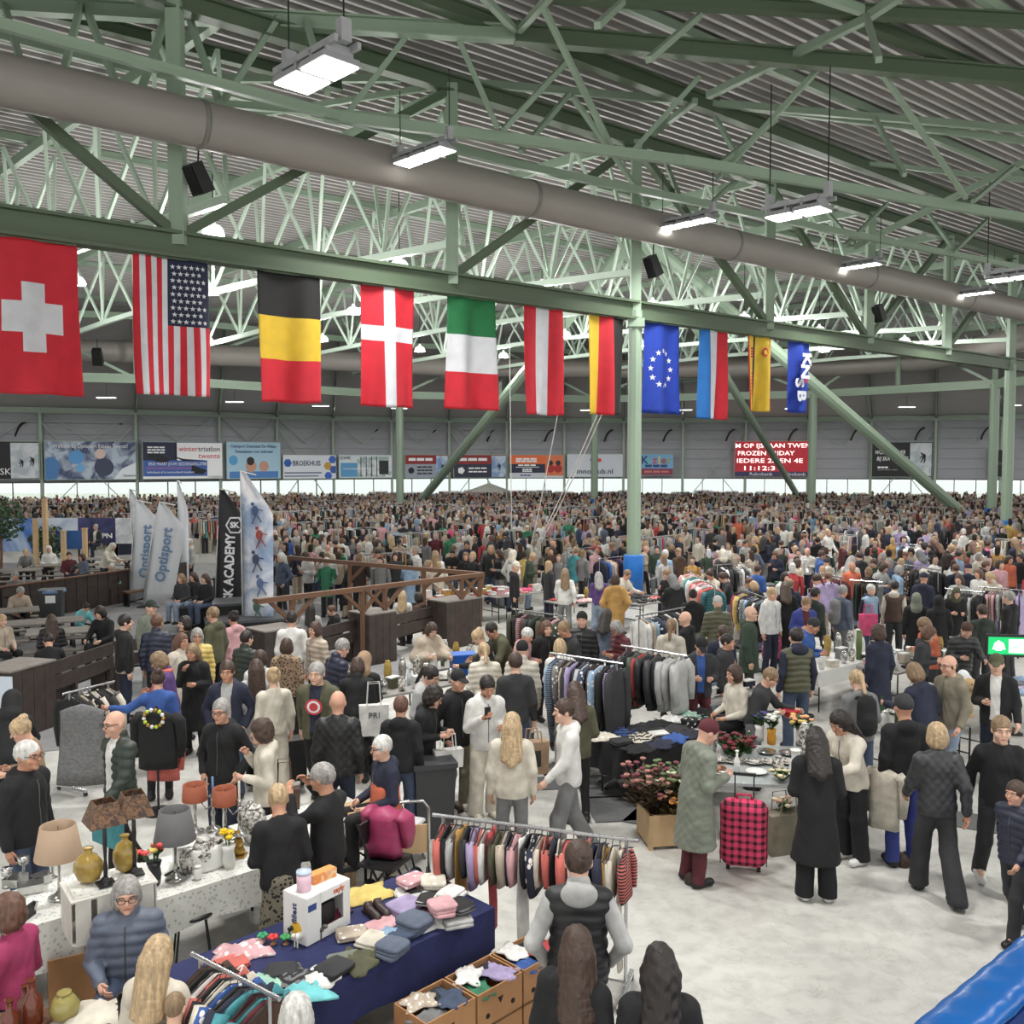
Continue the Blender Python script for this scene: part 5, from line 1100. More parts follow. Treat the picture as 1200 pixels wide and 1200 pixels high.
def slat_crate(P, rz, label, L=.62, W=.42, h=.34):
    e = thing('slatted_crate', P, rz, label, 'crate'); WP_ = mat('white_washed_wood', (205, 202, 194), .7, var=.08, scale=8)
    for s in (-1, 1):
        for k in range(4): MB().box((-L / 2 + .08 + k * (L - .16) / 3, s * W / 2, h / 2), (.11, .014, h)).build('slat', WP_, e)
        for k in range(3): MB().box((s * L / 2, -W / 2 + .09 + k * (W - .18) / 2, h / 2), (.014, .11, h)).build('slat', WP_, e)
    MB().box((0, 0, .008), (L, W, .014)).build('bottom', WP_, e); MB().box((0, 0, h), (L * 1.02, W * 1.04, .014)).build('lid', WP_, e); MB().box((0, .02, h + .011), (L * .9, W * .95, .006)).build('lace_cover', LACE, e); return e
zc = .75; P = G(128, 1062, .9); CR = slat_crate(Vector((P.x, P.y, zc)), RZ - .1, 'white slatted wooden crate upside down on the lace table')
zt = zc + .362
AMB = mat('amber_speckled_glass', (158, 132, 66), .15, var=.3, scale=9); bulb = [(.03, 0), (.085, .03), (.115, .10), (.11, .16), (.07, .215), (.03, .24), (.035, .27)]
vase(G(104, 1034, zt), bulb, AMB, 'round amber glass vase on the slatted crate, left', sy=.75); vase(G(147, 1022, zt), [(r * .86, z * 1.1) for r, z in bulb], AMB, 'round amber glass vase on the slatted crate, right', sy=.75)
BROWNP = picture('brown_floral_shade', (62, 44, 36), (120, 88, 62), 30.); BLKP = BLACKM
lamp(G(124, 1036, zt), 'tall black lamp with brown floral shade on the crate, left', BROWNP, .66, .11, .19, .17, BLKP, .09, True); lamp(G(158, 1024, zt), 'tall black lamp with brown floral shade on the crate, right', BROWNP, .66, .11, .19, .17, BLKP, .09, True)
lamp(G(70, 1052, zc), 'table lamp with beige drum shade at far left', mat('beige_lamp_shade', (168, 144, 122), .8, var=.04), .62, .14, .19, .27)
lamp(G(206, 1030, zc), 'table lamp with grey drum shade on the lace table', mat('grey_lamp_shade', (98, 97, 98), .8, var=.05), .62, .13, .18, .27)
ORV = mat('rust_velvet_shade', (146, 80, 56), .8, var=.15, scale=10)
P = G(236, 985, .95); pl = thing('cake_stand', Vector((P.x, P.y, zc)), 0, 'low round white plinth with painted pattern among the lamps', 'stand'); MB().lathe([(.24, 0), (.25, .02), (.25, .19), (.24, .2)], n=24).build('drum', PORC, pl, True)
zz = zc + .2
lamp(G(229, 976, zz), 'silver lamp with rust velvet shade, left of the candelabra', ORV, .46, .105, .115, .15); lamp(G(264, 978, zz), 'silver lamp with rust velvet shade, between the candelabra', ORV, .44, .105, .115, .15)
def candelabrum(P, label, c):
    e = thing('candelabrum', P, .4, label, 'candle holder', 'candle holders'); MB().lathe([(.07, 0), (.065, .02), (.02, .04), (.014, .12), (.025, .15), (.012, .2), (.02, .3), (.03, .32)], n=12).build('stem', SILV, e, True)
    for k in range(4):
        t = PI * k / 2; MB().tube([(0, 0, .24), (.06 * math.cos(t), .06 * math.sin(t), .2), (.1 * math.cos(t), .1 * math.sin(t), .27)], .007, 6).build('arm', SILV, e, True); MB().lathe([(.012, .27), (.03, .285), (.03, .295)], (.1 * math.cos(t), .1 * math.sin(t), 0), n=10).build('cup', SILV, e, True)
    MB().bar((0, 0, .32), (0, 0, .5), .022, n=8).build('candle', mat('wax_%d' % c[2], c, .5, var=0), e); return e
candelabrum(G(250, 972, zz), 'silver candelabrum with a blue candle', (120, 160, 210)); candelabrum(G(281, 978, zz), 'silver candelabrum with a white candle', (225, 224, 215))
CHINA = picture('china_floral', (222, 220, 212), (70, 60, 60), 26.); CHINA.node_tree.nodes['Principled BSDF'].inputs['Roughness'].default_value = .25
for i, (x, y, s, lab) in enumerate(((221, 1022, .95, 'floral china jug, leftmost of the china'), (239, 1018, 1.25, 'large floral china jar with dark lid'), (254, 1012, 1.05, 'floral china jar right of the large lidded one'), (297, 985, 1.55, 'tall floral ginger jar beside the two people in black'), (232, 1030, .5, 'small plain china cup in front of the jars'), (305, 990, .7, 'small floral china pot beside the ginger jar'))): vase(G(x, y, zc), [(r * s, z * s) for r, z in JARP], CHINA if i != 4 else PORC, lab, 'china_jar', 'jar')
g = thing('gilt_figurine', G(280, 1003, zc), 0, 'gold painted seated figurine between jars', 'figurine'); MB().sph((0, 0, .05), (.06, .05, .05)).sph((0, -.01, .13), (.045, .04, .06)).sph((0, -.015, .215), .034).build('body', GOLD, g, True); MB().box((0, 0, .008), (.13, .11, .016)).build('base', GOLD, g)
bouquet(G(268, 1016, zc), 'small yellow flowers in a pot on lace table', [(240, 200, 40)], 5, .16, PORC, .05, seed=3); bouquet(G(181, 1036, zc), 'coral and yellow flowers in dark vase by the crate', [(226, 84, 84), (226, 84, 84), (232, 210, 110)], 9, .2, mat('dark_vase', (38, 40, 44), .3), .13, seed=4)
for i, (x, y) in enumerate(((36, 1044), (18, 1036), (48, 1034))):
    e = thing('silver_box', G(x, y, zc), .5 + i, ['large', 'small', 'shallow'][i] + ' silver trinket box at left edge of the lace table', 'box', 'silverware'); MB().box((0, 0, .03), (.2 - .04 * i, .14, .06)).build('body', SILV, e); MB().box((0, 0, .065), (.205 - .04 * i, .145, .012)).build('lid', SILV, e)
for i, (x, y) in enumerate(((62, 1028), (28, 1026), (8, 1040))):
    e = thing('silver_goblet', G(x, y, zc), 0, ['tall', 'middle', 'leftmost'][i] + ' silver goblet among the silver boxes', 'goblet', 'silverware'); MB().lathe([(.04, 0), (.01, .02), (.01, .09), (.04, .11), (.05, .17)], n=14).build('cup', SILV, e, True)
ch = thing('folding_stool', G(226, 1130), .4, 'black round-seated folding stool beside the lace table', 'stool'); MB().lathe([(.0, .46), (.19, .46), (.2, .475), (.19, .49), (0, .49)], n=20).build('seat', BLACKM, ch, True)
for k in range(4): t = PI / 4 + PI * k / 2; MB().bar((.15 * math.cos(t), .15 * math.sin(t), .46), (.22 * math.cos(t), .22 * math.sin(t), 0), .02, n=6).build('leg', BLACKM, ch)
MB().tube([(-.2, .12, .46), (-.2, .2, .75), (0, .24, .82), (.2, .2, .75), (.2, .12, .46)], .014, 6).build('back_hoop', BLACKM, ch, True)
carton(G(84, 1172), .5, .34, .34, .45, 'carton with a plastic bag behind the person in blue jacket', holes=False)
# low table of glass at the very corner
q = G(80, 1195, .62); TG = table(Vector((q.x - .15, q.y - .1, 0)), RZ - .5, 1.1, .6, 'low corner table with amber bottles', z=.6, top=MIDW)
AMBG = mat('amber_bottle_glass', (98, 46, 30), .08, var=.05)
for i, (x, y, s) in enumerate(((12, 1210, 1.), (38, 1196, 1.25), (30, 1188, .9))): vase(G(x, y + 6, .605), [(.05 * s, 0), (.055 * s, .02), (.055 * s, .15 * s), (.02 * s, .19 * s), (.02 * s, .25 * s)], AMBG, ['short', 'tall', 'slim'][i] + ' amber glass bottle in the near left corner', 'bottle', 'bottle')
vase(G(76, 1196, .605), [(.03, 0), (.09, .05), (.1, .11), (.07, .16), (.04, .19)], mat('greenish_glass', (150, 140, 84), .06, var=.1), 'round greenish glass carafe in the near left corner', 'carafe', 'carafe')
cloth_item(G(112, 1192, .605), .4, 'cream', 'cream fluffy garment lying in front of the person in blue jacket', True, 1.1); cloth_item(G(140, 1186, .605), 1., 'navy', 'navy dotted garment in front of the person in blue jacket', True, .8, PRINT)

# ================================================================ 2  BLUE CLOTH TABLE
A_, B_, C_ = G(350, 1168, .745), G(556, 1072, .745), G(495, 1030, .745)
rzb = math.atan2(B_.y - A_.y, B_.x - A_.x); Lb = 2.35; ctr = G(395, 1098, .745); Wb = 1.0; TB = table(ctr, rzb, Lb, Wb, 'long table under a royal blue cloth piled with children\'s clothes', cloth=(34, 40, 84), drop=.36)
blue_items = [(480, 1045, 'white', 'printed white', PRINT), (505, 1048, 'pink', 'pink striped', STRIPE), (525, 1062, 'silver', 'printed grey', PRINT), (498, 1066, 'pink', 'pale pink', None), (515, 1080, 'white', 'off-white', None), (486, 1082, 'slate', 'blue-grey', None), (470, 1092, 'denim', 'denim', None), (454, 1100, 'sky', 'pale blue', None), (436, 1098, 'cream', 'cream', None), (412, 1090, 'beige', 'beige printed', PRINT), (430, 1050, 'yellow', 'lime yellow', None), (404, 1118, 'sage', 'grey-green', None), (392, 1132, 'charcoal', 'dark striped', STRIPE), (370, 1150, 'white', 'white', None), (330, 1134, 'charcoal', 'charcoal', None), (345, 1152, 'grey', 'grey striped', STRIPE), (282, 1118, 'pink', 'pale pink', PRINT), (270, 1126, 'coral', 'coral', None), (312, 1160, 'mint', 'mint green', None), (352, 1166, 'aqua', 'aqua', None), (475, 1060, 'lilac', 'lilac', None), (460, 1110, 'slate', 'dark slate', None), (420, 1128, 'olive', 'olive', None), (448, 1078, 'pink', 'dusty pink', None), (535, 1075, 'silver', 'pale grey', None)]
for i, (x, y, c, w_, pt) in enumerate(blue_items):
    kd = i % 3 == 1 or i in (15, 18); P = G(x, y, .75 + (.05 if not kd else 0)); P.z = .75
    cloth_item(P, rzb + random.uniform(-.6, .6), c, '%s %s on the blue table, %s counted from right end' % (w_, 'crumpled garment' if kd else 'folded garment', ORD[i]), kd, random.uniform(.75, .95), pt, "clothes on the blue table")
for i in range(6):       # second layer of folded pieces on the stacks at the right end
    x, y, c, w_, pt = blue_items[(0, 2, 3, 1, 4, 24)[i]]; P = G(x + 3, y - 8, .82); P.z = .84
    cloth_item(P, rzb + .3 * i, ['pink', 'white', 'silver', 'cream', 'pink', 'grey'][i], 'folded %s piece topping the %s stack on the blue table' % (['pink', 'white', 'light grey', 'cream', 'rose', 'grey'][i], w_), False, .8, (PRINT, None, STRIPE)[i % 3], "clothes on the blue table")
# play-kitchen toy box with window
P = G(372, 1090, .745); pb = thing('toy_box', Vector((P.x, P.y, .75)), rzb + .15, 'large white toy carton with a see-through window', 'box'); WB = flat((228, 228, 226)); fr = MB(); L_, W_, H_ = .44, .26, .36
for nm, c, d in (('front', (-.15, -.13, .18), (.14, .01, .36)), ('front', (.185, -.13, .18), (.07, .01, .36)), ('front', (.03, -.13, .32), (.24, .01, .08)), ('front', (.03, -.13, .04), (.24, .01, .08)), ('top', (0, 0, .36), (.44, .26, .01)), ('back', (0, .13, .18), (.44, .01, .36)), ('side', (-.22, 0, .18), (.01, .26, .36)), ('side', (.22, 0, .18), (.01, .26, .36)), ('bottom', (0, 0, .006), (.44, .26, .012))): MB().box(c, d).build(nm, WB, pb)
MB().box((.03, .02, .13), (.2, .16, .16)).build('toy', mat('dark_toy', (44, 42, 44), .4), pb); MB().box((-.17, -.137, .28), (.08, .004, .05)).build('printed_panel', flat((50, 70, 130)), pb); MB().lathe([(0, 0), (.06, 0), (.06, .003), (0, .003)], n=12).xf(Matrix.Translation((-.2265, -.02, .1)) @ Matrix.Rotation(PI / 2, 4, 'Y')).build('printed_disc', flat((226, 180, 50)), pb)
lettering('fillest', .075, flat((50, 60, 110)), pb, (-.2275, 0, .22), (PI / 2, -PI / 2, -PI / 2)); lettering('sayly', .06, flat((200, 90, 40)), pb, (.1, -.137, .325))
e = thing('round_tin', Vector((0, 0, 0)), 0, 'pink round tin with blue lid on the toy carton', 'tin'); e.location = pb.matrix_basis @ Vector((-.13, .0, .366)); MB().lathe([(.055, 0), (.055, .13)], n=18).build('body', mat('pink_tin', (226, 190, 206), .4, var=.1), e, True); MB().lathe([(.058, .13), (.058, .15), (.02, .155), (.015, .165)], n=18).build('lid', mat('pale_blue_lid', (190, 205, 225), .4), e, True)
e = thing('game_box', pb.matrix_basis @ Vector((.08, .03, .366)), pb.rotation_euler.z - .1, 'small orange game box on the toy carton', 'box'); MB().box((0, 0, .035), (.22, .09, .07)).build('carton', picture('orange_print', (214, 130, 60), (220, 190, 150), 14.), e); MB().box((0, 0, .0715), (.2, .075, .003)).build('lid', flat((226, 150, 80)), e)
# toy animals, shoes
for i, (x, y, c, lab) in enumerate(((351, 1108, (215, 212, 205), 'white toy sheep'), (340, 1098, (40, 38, 40), 'black and white toy cow'), (372, 1100, (92, 84, 84), 'grey toy horse'))):
    e = thing('toy_animal', G(x, y, .747), 1. + i, lab + ' standing on the blue table', 'toy', 'toy animals'); m = mat('toy_%d' % i, c, .5, var=.2 if i != 1 else .6, scale=40); MB().sph((0, 0, .075), (.055, .026, .03)).build('body', m, e, True); MB().sph((-.06, 0, .1), (.024, .016, .018)).build('head', m, e, True)
    for sx in (-1, 1):
        for sy in (-1, 1): MB().bar((sx * .035, sy * .014, 0), (sx * .035, sy * .014, .06), .012, n=5).build('leg', m, e)
for i, (x, y, c, lab) in enumerate(((308, 1104, (50, 150, 100), 'green'), (320, 1106, (205, 60, 60), 'red'), (335, 1106, (70, 160, 90), 'bright green'))):
    e = thing('toy_figure', G(x, y, .747), i, 'small %s toy tree beside the toy sheep' % lab, 'toy', 'toy trees'); m = mat('toyf_%d' % i, c, .5)
    MB().lathe([(.025, 0), (.006, .012), (.006, .05)], n=8).build('trunk', CARD, e)
    for k in range(5): t = 2 * PI * k / 5; MB().sph((.026 * math.cos(t), .026 * math.sin(t), .055), (.022, .022, .014), 6, 4).build('leaf', m, e, True)
def shoe(P, rz, m, label, group='pairs of shoes'):
    e = thing('shoe', P, rz, label, 'shoe', group); s = SDF(.012); s.rc((0, .09, .035), (0, -.1, .03), .036, .034, .02).rc((0, .075, .04), (0, .07, .085), .036, .034, .02).el((0, .07, .11), (.026, .035, .04), .01, None, -1); s.cut = .012
    if 'shoe0' not in _P: _P['shoe0'] = s.nets()
    link('upper', npmesh('upper', *_P['shoe0'], [m]), e); MB().box((0, 0, .008), (.07, .26, .016)).build('sole', mat('dark_sole', (50, 44, 42), .7), e); return e
BRL = mat('dark_brown_leather', (58, 46, 46), .45); PKL = mat('pink_boot', (150, 60, 90), .5, var=.2, scale=20)
for i, (x, y) in enumerate(((436, 1074), (447, 1070))): shoe(G(x, y, .747), .6, BRL, ['left', 'right'][i] + ' shoe of a dark brown pair on the blue table')
for i, (x, y) in enumerate(((388, 1080), (398, 1076))): shoe(G(x, y, .747), -.5, PKL, ['left', 'right'][i] + ' shoe of a raspberry pink pair on the blue table')
cloth_item(G(484, 1052, .75), .2, 'charcoal', 'dark hat lying on far edge of the blue table', True, .8)
# magenta coat over a chair, trolley frame and wooden chest behind
chair(G(452, 1060), rzb + .4, 'chair draped with a magenta coat behind the blue table'); o = link('draped_coat', garment_mesh('puffer_jacket', 1), None, G(452, 1056) + Vector((0, 0, .99)), 1.2, CLR['magenta']); o.scale = (1.2, .8, .62); tag(o, 'magenta padded coat hung over a chair back', 'coat')
e = thing('wooden_chest', G(432, 1028), rzb - .35, 'pale wooden chest on a stand behind the two people in black', 'chest'); MB().box((0, 0, .66), (.5, .3, .2)).build('body', PALEW, e); MB().box((0, 0, .77), (.52, .32, .025)).build('lid', PALEW, e)
for sx in (-1, 1): MB().box((sx * .12, -.155, .74), (.04, .01, .06)).build('latch', BLACKM, e); MB().box((sx * .2, 0, .28), (.04, .28, .56)).build('trestle', PALEW, e)
e = thing('folding_trolley', G(478, 1040), .2, 'grey tubular trolley with curved handle beside the magenta coat', 'trolley'); MB().tube([(-.22, 0, .1), (-.22, 0, .82), (-.16, 0, .9), (.16, 0, .9), (.22, 0, .82), (.22, 0, .1)], .016, 8).build('frame', SILV, e, True); MB().box((0, -.12, .1), (.46, .32, .03)).build('platform', BLACKM, e); MB().box((0, .01, .5), (.42, .02, .3)).build('panel', PALEW, e)
for sx in (-1, 1): MB().bar((sx * .22 - .02, .05, .09), (sx * .22 + .02, .05, .09), .17, n=14).build('wheel', BLACKM, e)
# ---- cardboard boxes with clothes beside the table
bx = [(Vector(G(480, 1212, .0)), .0, 'front box with pink clothes, nearest the table'), (G(541, 1178, .0), .0, 'middle lower box'), (G(585, 1150, .0), .0, 'rear lower box')]
dirb = Vector((math.cos(rzb), math.sin(rzb), 0)); nb = Vector((dirb.y, -dirb.x, 0)); p0 = ctr + nb * .92 - dirb * .28; p0.z = 0; LB, WB_, HB = .46, .36, .27
boxes = []
for i in range(4):
    P = p0 + dirb * (i * (LB + .02)); wht = i == 1
    boxes.append(carton(P, rzb, LB, WB_, HB, ['brown banana box on the floor nearest to viewer', 'white fruit carton with yellow and blue print', 'brown banana box low in the middle of the row', 'brown banana box low at the far end of the row'][i], flat((222, 222, 216)) if wht else CARD, not wht, open_=False))
    if wht:
        for cx, cz, r, c in ((-.08, .1, .05, (220, 190, 60)), (.0, .12, .04, (30, 30, 34)), (.13, .16, .025, (60, 110, 170))): MB().lathe([(0, 0), (r, 0), (r, .003), (0, .003)], n=12).xf(Matrix.Translation((cx, -WB_ / 2 - .001, cz)) @ Matrix.Rotation(PI / 2, 4, 'X')).build('printed_disc', flat(c), boxes[-1])
    if i: boxes.append(carton(P + Vector((0, 0, HB + .002)), rzb, LB, WB_, HB, 'open brown banana box of clothes on the upper row, %s from the near end' % ORD[i - 1], CARD))
boxes.insert(0, carton(p0 - dirb * (LB + .03) + Vector((0, 0, 0)) - nb * .05, rzb - .06, LB, WB_, HB + .12, 'open brown box with pink clothes, front left of the row', CARD))
for i, (b_, cs) in enumerate(zip([boxes[0], boxes[3], boxes[5], boxes[7]], (('pink', 'pink', 'coral', 'lilac'), ('grey', 'charcoal', 'beige', 'denim'), ('emerald', 'navy', 'white', 'lilac'), ('blue', 'navy', 'white', 'red')))):
    hb = HB + (.12 if i == 0 else 0)
    for k, c in enumerate(cs):
        P = b_.matrix_basis @ Vector(((-.11, .1, -.08, .11)[k], (-.07, .07, .08, -.06)[k], hb - .05 + .04 * (k // 2)))
        cloth_item(P, k * 1.3 + i, c, '%s garment stuffed in the %s, %s' % (wd(c), ['front left brown box', 'first upper box', 'second upper box', 'third upper box'][i], ['front left', 'rear right', 'rear left', 'front right'][k]), True, .56, PRINT if k == 2 else None, 'clothes stuffed in boxes')
rack(G(233, 1122, 1.02), G(318, 1166, 1.02), 1.02, 'beside the blue table', ['sweater', 'shirt', 'jacket'], ['brown', 'black', 'white', 'coral', 'black', 'cream', 'blue', 'charcoal', 'navy', 'teal', 'burgundy'], 14, label='chrome clothes rack with bright tops at the bottom left')
rack(G(517, 956, 1.32), G(737, 984, 1.32), 1.32, "of children's clothes", ['childs_jacket', 'childs_shirt', 'childs_shirt', 'trousers', 'childs_shirt'], ['coral', 'black', 'silver', 'mustard', 'charcoal', 'lilac', 'coral', 'white', 'red', 'olive', 'beige', 'navy', 'pink', 'white', 'black', 'navy', 'cream'], 30, label="long chrome rack of children's clothes in mid floor")
# ================================================================ 3  MIDDLE OF THE HALL
def px_table(x, y, L, W, label, rz=ANG, z=.74, **k): q = G(x, y, z); return table(Vector((q.x, q.y, 0)), rz, L, W, label, z=z, **k)
def strew(e, L, W, n, where, kinds=('fold', 'crumple', 'box', 'jar', 'book'), z=.748, pal=('black', 'white', 'navy', 'cream', 'grey', 'pink', 'olive', 'red', 'sky', 'beige')):
    """things laid out on a table, each its own object"""
    ny = 3 if n > 17 else 2 if W > .6 else 1; nx = max(1, math.ceil(n / ny)); k = 0
    for i in range(nx):
        for j in range(ny):
            if k >= n: return
            x = -L / 2 + L * (i + .5) / nx + random.uniform(-.03, .03); y = (-W / 2 + W * (j + .5) / ny) + random.uniform(-.03, .03); P = lay(e, x, y, z); kd = kinds[(k + i + i * j) % len(kinds)]; c = random.choice(pal); rz = e.rotation_euler.z + random.uniform(-.4, .4); pos = '%s %s' % (ORD[i], ['in the front row', 'in the second row', 'in the third row'][j]); s = min(.9, L / nx / .34)
            if kd in ('fold', 'crumple'): cloth_item(P, rz, c, '%s %s garment %s, %s' % (wd(c), 'folded' if kd == 'fold' else 'crumpled', where, pos), kd == 'crumple', s, random.choice((None, None, PRINT, STRIPE)))
            elif kd == 'box':
                o = thing('carton', P, rz, '%s cardboard carton %s, %s' % (wd(c), where, pos), 'box', 'cartons on tables'); h = random.uniform(.08, .2); link('body', MB().box((0, 0, h / 2), (.2, .14, h)).mesh('body', FABRIC), o, color=CLR[c]); link('lid', MB().box((0, 0, h + .008), (.206, .146, .016)).mesh('lid', FABRIC), o, color=CLR['white'])
            elif kd == 'jar': vase(P, [(r * random.uniform(.7, 1.1), z_ * random.uniform(.8, 1.5)) for r, z_ in JARP] if False else [(r * .8, z_ * (1. + .4 * (k % 3))) for r, z_ in JARP], (PORC, CHINA, SILV, AMB)[k % 4], '%s %s %s, %s' % (('white china', 'painted china', 'silver', 'amber glass')[k % 4], ('vase', 'pot', 'jug')[k % 3], where, pos), 'vase', 'vase')
            elif kd == 'book':
                o = thing('book', P, rz, 'thick %s book %s, %s' % (wd(c), where, pos), 'book', 'books on tables'); h = .035; link('cover', MB().box((0, 0, h / 2), (.2, .15, h)).mesh('cover', FABRIC), o, color=CLR[c]); MB().box((.004, -.004, h / 2), (.2, .15, h * .75)).build('pages', PORC, o)
            elif kd == 'plate':
                o = thing('plate', P, 0, '%s %s, %s' % (('white china plate', 'painted china plate', 'silver dish')[k % 3], where, pos), 'plate', 'plates on tables'); MB().lathe([(.06, 0), (.1, .015), (.125, .028), (.12, .03), (.06, .008)], n=18).build('dish', (PORC, CHINA, SILV)[k % 3], o, True); MB().lathe([(.05, -.001), (.06, -.001), (.06, .006), (.05, .006)], n=14).build('foot_ring', PORC, o, True)
            elif kd == 'bottle': vase(P, [(.035, 0), (.037, .15), (.014, .2), (.014, .26)], (PORC, mat('clear_plastic_bottle', (200, 214, 220), .15, var=0), mat('green_bottle', (60, 90, 60), .15, var=0))[k % 3], '%s bottle %s, %s' % (('white', 'clear', 'green')[k % 3], where, pos), 'bottle', 'bottle')
            k += 1
POTS = ('jar', 'plate', 'jar', 'bottle', 'box', 'plate')
t = px_table(462, 806, 2.3, .75, 'white-topped table of crockery right of the terrace'); strew(t, 2.2, .75, 21, 'on the crockery table by the terrace', POTS)
t = px_table(535, 775, 1.9, .7, 'table with glassware and a blue crate before the poncho'); strew(t, 1.8, .7, 12, 'on the glassware table', ('bottle', 'jar', 'plate', 'bottle'))
e = thing('plastic_crate', G(543, 790, .745), .3, 'bright blue plastic box on the glassware table', 'box'); BP = mat('blue_plastic', (36, 96, 190), .4); MB().box((0, 0, .17), (.4, .3, .34), taper=1.08).build('body', BP, e); MB().box((0, 0, .35), (.44, .34, .03)).build('lid', BP, e)
t = px_table(790, 856, 2.2, .9, 'dark cloth table of clothes in front of the jacket rack', cloth='black', drop=.4); strew(t, 2.3, .95, 21, 'on the black cloth table', ('crumple', 'fold'), pal=('black', 'charcoal', 'blue', 'white', 'mint', 'grey', 'cream', 'black', 'navy'))
t = px_table(850, 812, 1.5, .6, 'table of shoes and boxes beside the person in cap'); strew(t, 1.4, .6, 12, 'on the shoe table', ('box', 'crumple', 'book', 'plate'))
t = px_table(905, 895, 1.9, 1.5, 'glass-topped trestle table of flowers and china', rz=-.12, top=mat('grey_glass_top', (170, 176, 176), .1, var=0)); strew(t, 1.6, 1.2, 21, 'on the flower table', ('plate', 'plate', 'jar', 'plate', 'bottle'))
for x, y, cols, n, h, sp, lab, v in ((862, 888, [(120, 44, 52), (100, 36, 46)], 40, .3, .24, 'big burgundy dried bouquet', None), (904, 872, [(235, 236, 228)], 10, .26, .1, 'white orchids in a yellow pot', mat('mustard_pot', (200, 140, 40), .4)), (938, 872, [(226, 196, 120), (230, 170, 130)], 16, .2, .16, 'pale yellow tulips', PORC), (916, 915, [(220, 206, 170)], 9, .1, .14, 'cream dried flowers', None), (890, 868, [(90, 70, 140), (70, 60, 120)], 8, .2, .08, 'purple hyacinths', PORC)): bouquet(G(x, y, .747), lab + ' on the flower table', cols, n, h, v, sp, seed=x, lush=6, ls=.09)
vase(G(932, 905, .747), [(.07, 0), (.08, .05), (.06, .13), (.045, .2), (.06, .26)], PORC, 'white china jug behind the person in black coat', 'jug', 'jug')
# plants in a wooden planter, plaid suitcase, bag of flowers
P = G(778, 985); e = thing('wooden_planter', P, .15, 'square pale wooden planter full of dried flowers', 'planter'); 
for s in (-1, 1): MB().box((0, s * .24, .22), (.5, .03, .36)).build('board', PALEW, e); MB().box((s * .24, 0, .22), (.03, .46, .36)).build('board', PALEW, e)
for sx in (-1, 1):
    for sy in (-1, 1): MB().box((sx * .23, sy * .23, .2), (.05, .05, .4)).build('corner_post', PALEW, e)
for dx, dy, cols, n, h, sp, lab, sd in ((-.12, -.02, [(120, 60, 70), (170, 120, 110)], 26, .62, .3, 'dusky pink dried grasses in the planter', 5), (.1, .05, [(206, 210, 180), (100, 120, 80)], 26, .6, .25, 'green and cream foliage in the planter', 6), (.12, -.12, [(206, 140, 60), (210, 150, 130)], 22, .4, .2, 'orange dried flowers at the planter front', 7)): bouquet(P + Vector((dx, dy, .3)), lab, cols, n * 2, h, None, sp * 1.25, seed=sd, lush=9, ls=.13, leaf=((92, 78, 60), (78, 92, 62), (104, 92, 58))[sd - 5])
def plaid():
    m = mat('pink_plaid_fabric', (206, 52, 96), .8, var=.01); nt = m.node_tree; tc = [n for n in nt.nodes if n.type == 'TEX_COORD'][0]; b = nt.nodes['Principled BSDF']; fac = None
    for ax, sc in (('X', 8.), ('Z', 8.)):
        w_ = nt.nodes.new('ShaderNodeTexWave'); w_.bands_direction = ax; w_.inputs['Scale'].default_value = sc * .5; nt.links.new(tc.outputs['Object'], w_.inputs['Vector']); g = nt.nodes.new('ShaderNodeMath'); g.operation = 'GREATER_THAN'; g.inputs[1].default_value = .62; nt.links.new(w_.outputs['Fac'], g.inputs[0])
        if fac is None: fac = g.outputs[0]
        else: a = nt.nodes.new('ShaderNodeMath'); a.operation = 'ADD'; nt.links.new(fac, a.inputs[0]); nt.links.new(g.outputs[0], a.inputs[1]); h = nt.nodes.new('ShaderNodeMath'); h.operation = 'MULTIPLY'; h.inputs[1].default_value = .5; nt.links.new(a.outputs[0], h.inputs[0]); fac = h.outputs[0]
    mx = nt.nodes.new('ShaderNodeMix'); mx.data_type = 'RGBA'; mx.inputs['A'].default_value = (*lin((222, 66, 108)), 1); mx.inputs['B'].default_value = (*lin((26, 18, 22)), 1); nt.links.new(fac, mx.inputs['Factor']); nt.links.new(mx.outputs['Result'], b.inputs['Base Color']); return m
e = thing('suitcase', G(871, 1020), -.25, 'large pink and black plaid suitcase standing on the floor', 'suitcase'); s = SDF(.02); s.rc((-.13, 0, .18), (.13, 0, .18), .12, .12, .02).rc((-.13, 0, .66), (.13, 0, .66), .12, .12, .02).rc((-.13, 0, .18), (-.13, 0, .66), .12, .12, .02).rc((.13, 0, .18), (.13, 0, .66), .12, .12, .02).rc((0, 0, .18), (0, 0, .66), .12, .12, .02)
link('shell', npmesh('shell', *s.nets(), [plaid()]), e); MB().tube([(-.08, 0, .78), (-.07, 0, .83), (.07, 0, .83), (.08, 0, .78)], .014, 6).build('handle', mat('pink_handle', (190, 40, 80), .5), e, True); MB().tube([(-.24, -.085, .1), (-.24, -.085, .74), (.24, -.085, .74), (.24, -.085, .1)], .006, 5).build('zip', BLACKM, e)
for sx in (-1, 1): MB().bar((sx * .16 - .02, 0, .035), (sx * .16 + .02, 0, .035), .07, n=10).build('wheel', BLACKM, e); MB().bar((sx * .1, .1, .7), (sx * .1, .1, 1.02), .014).build('pull_rod', BLACKM, e)
MB().bar((-.12, .1, 1.02), (.12, .1, 1.02), .03).build('pull_grip', BLACKM, e)
e = bag(G(918, 998), .3, 'taupe tote bag full of dried flowers beside the suitcase', 'khaki', .42, .2, .46, .2, 'tote_bag'); bouquet(G(918, 998) + Vector((0, 0, .42)), 'cream flowers sticking out of the taupe bag', [(214, 200, 170), (200, 160, 130)], 9, .2, None, .12, seed=77)
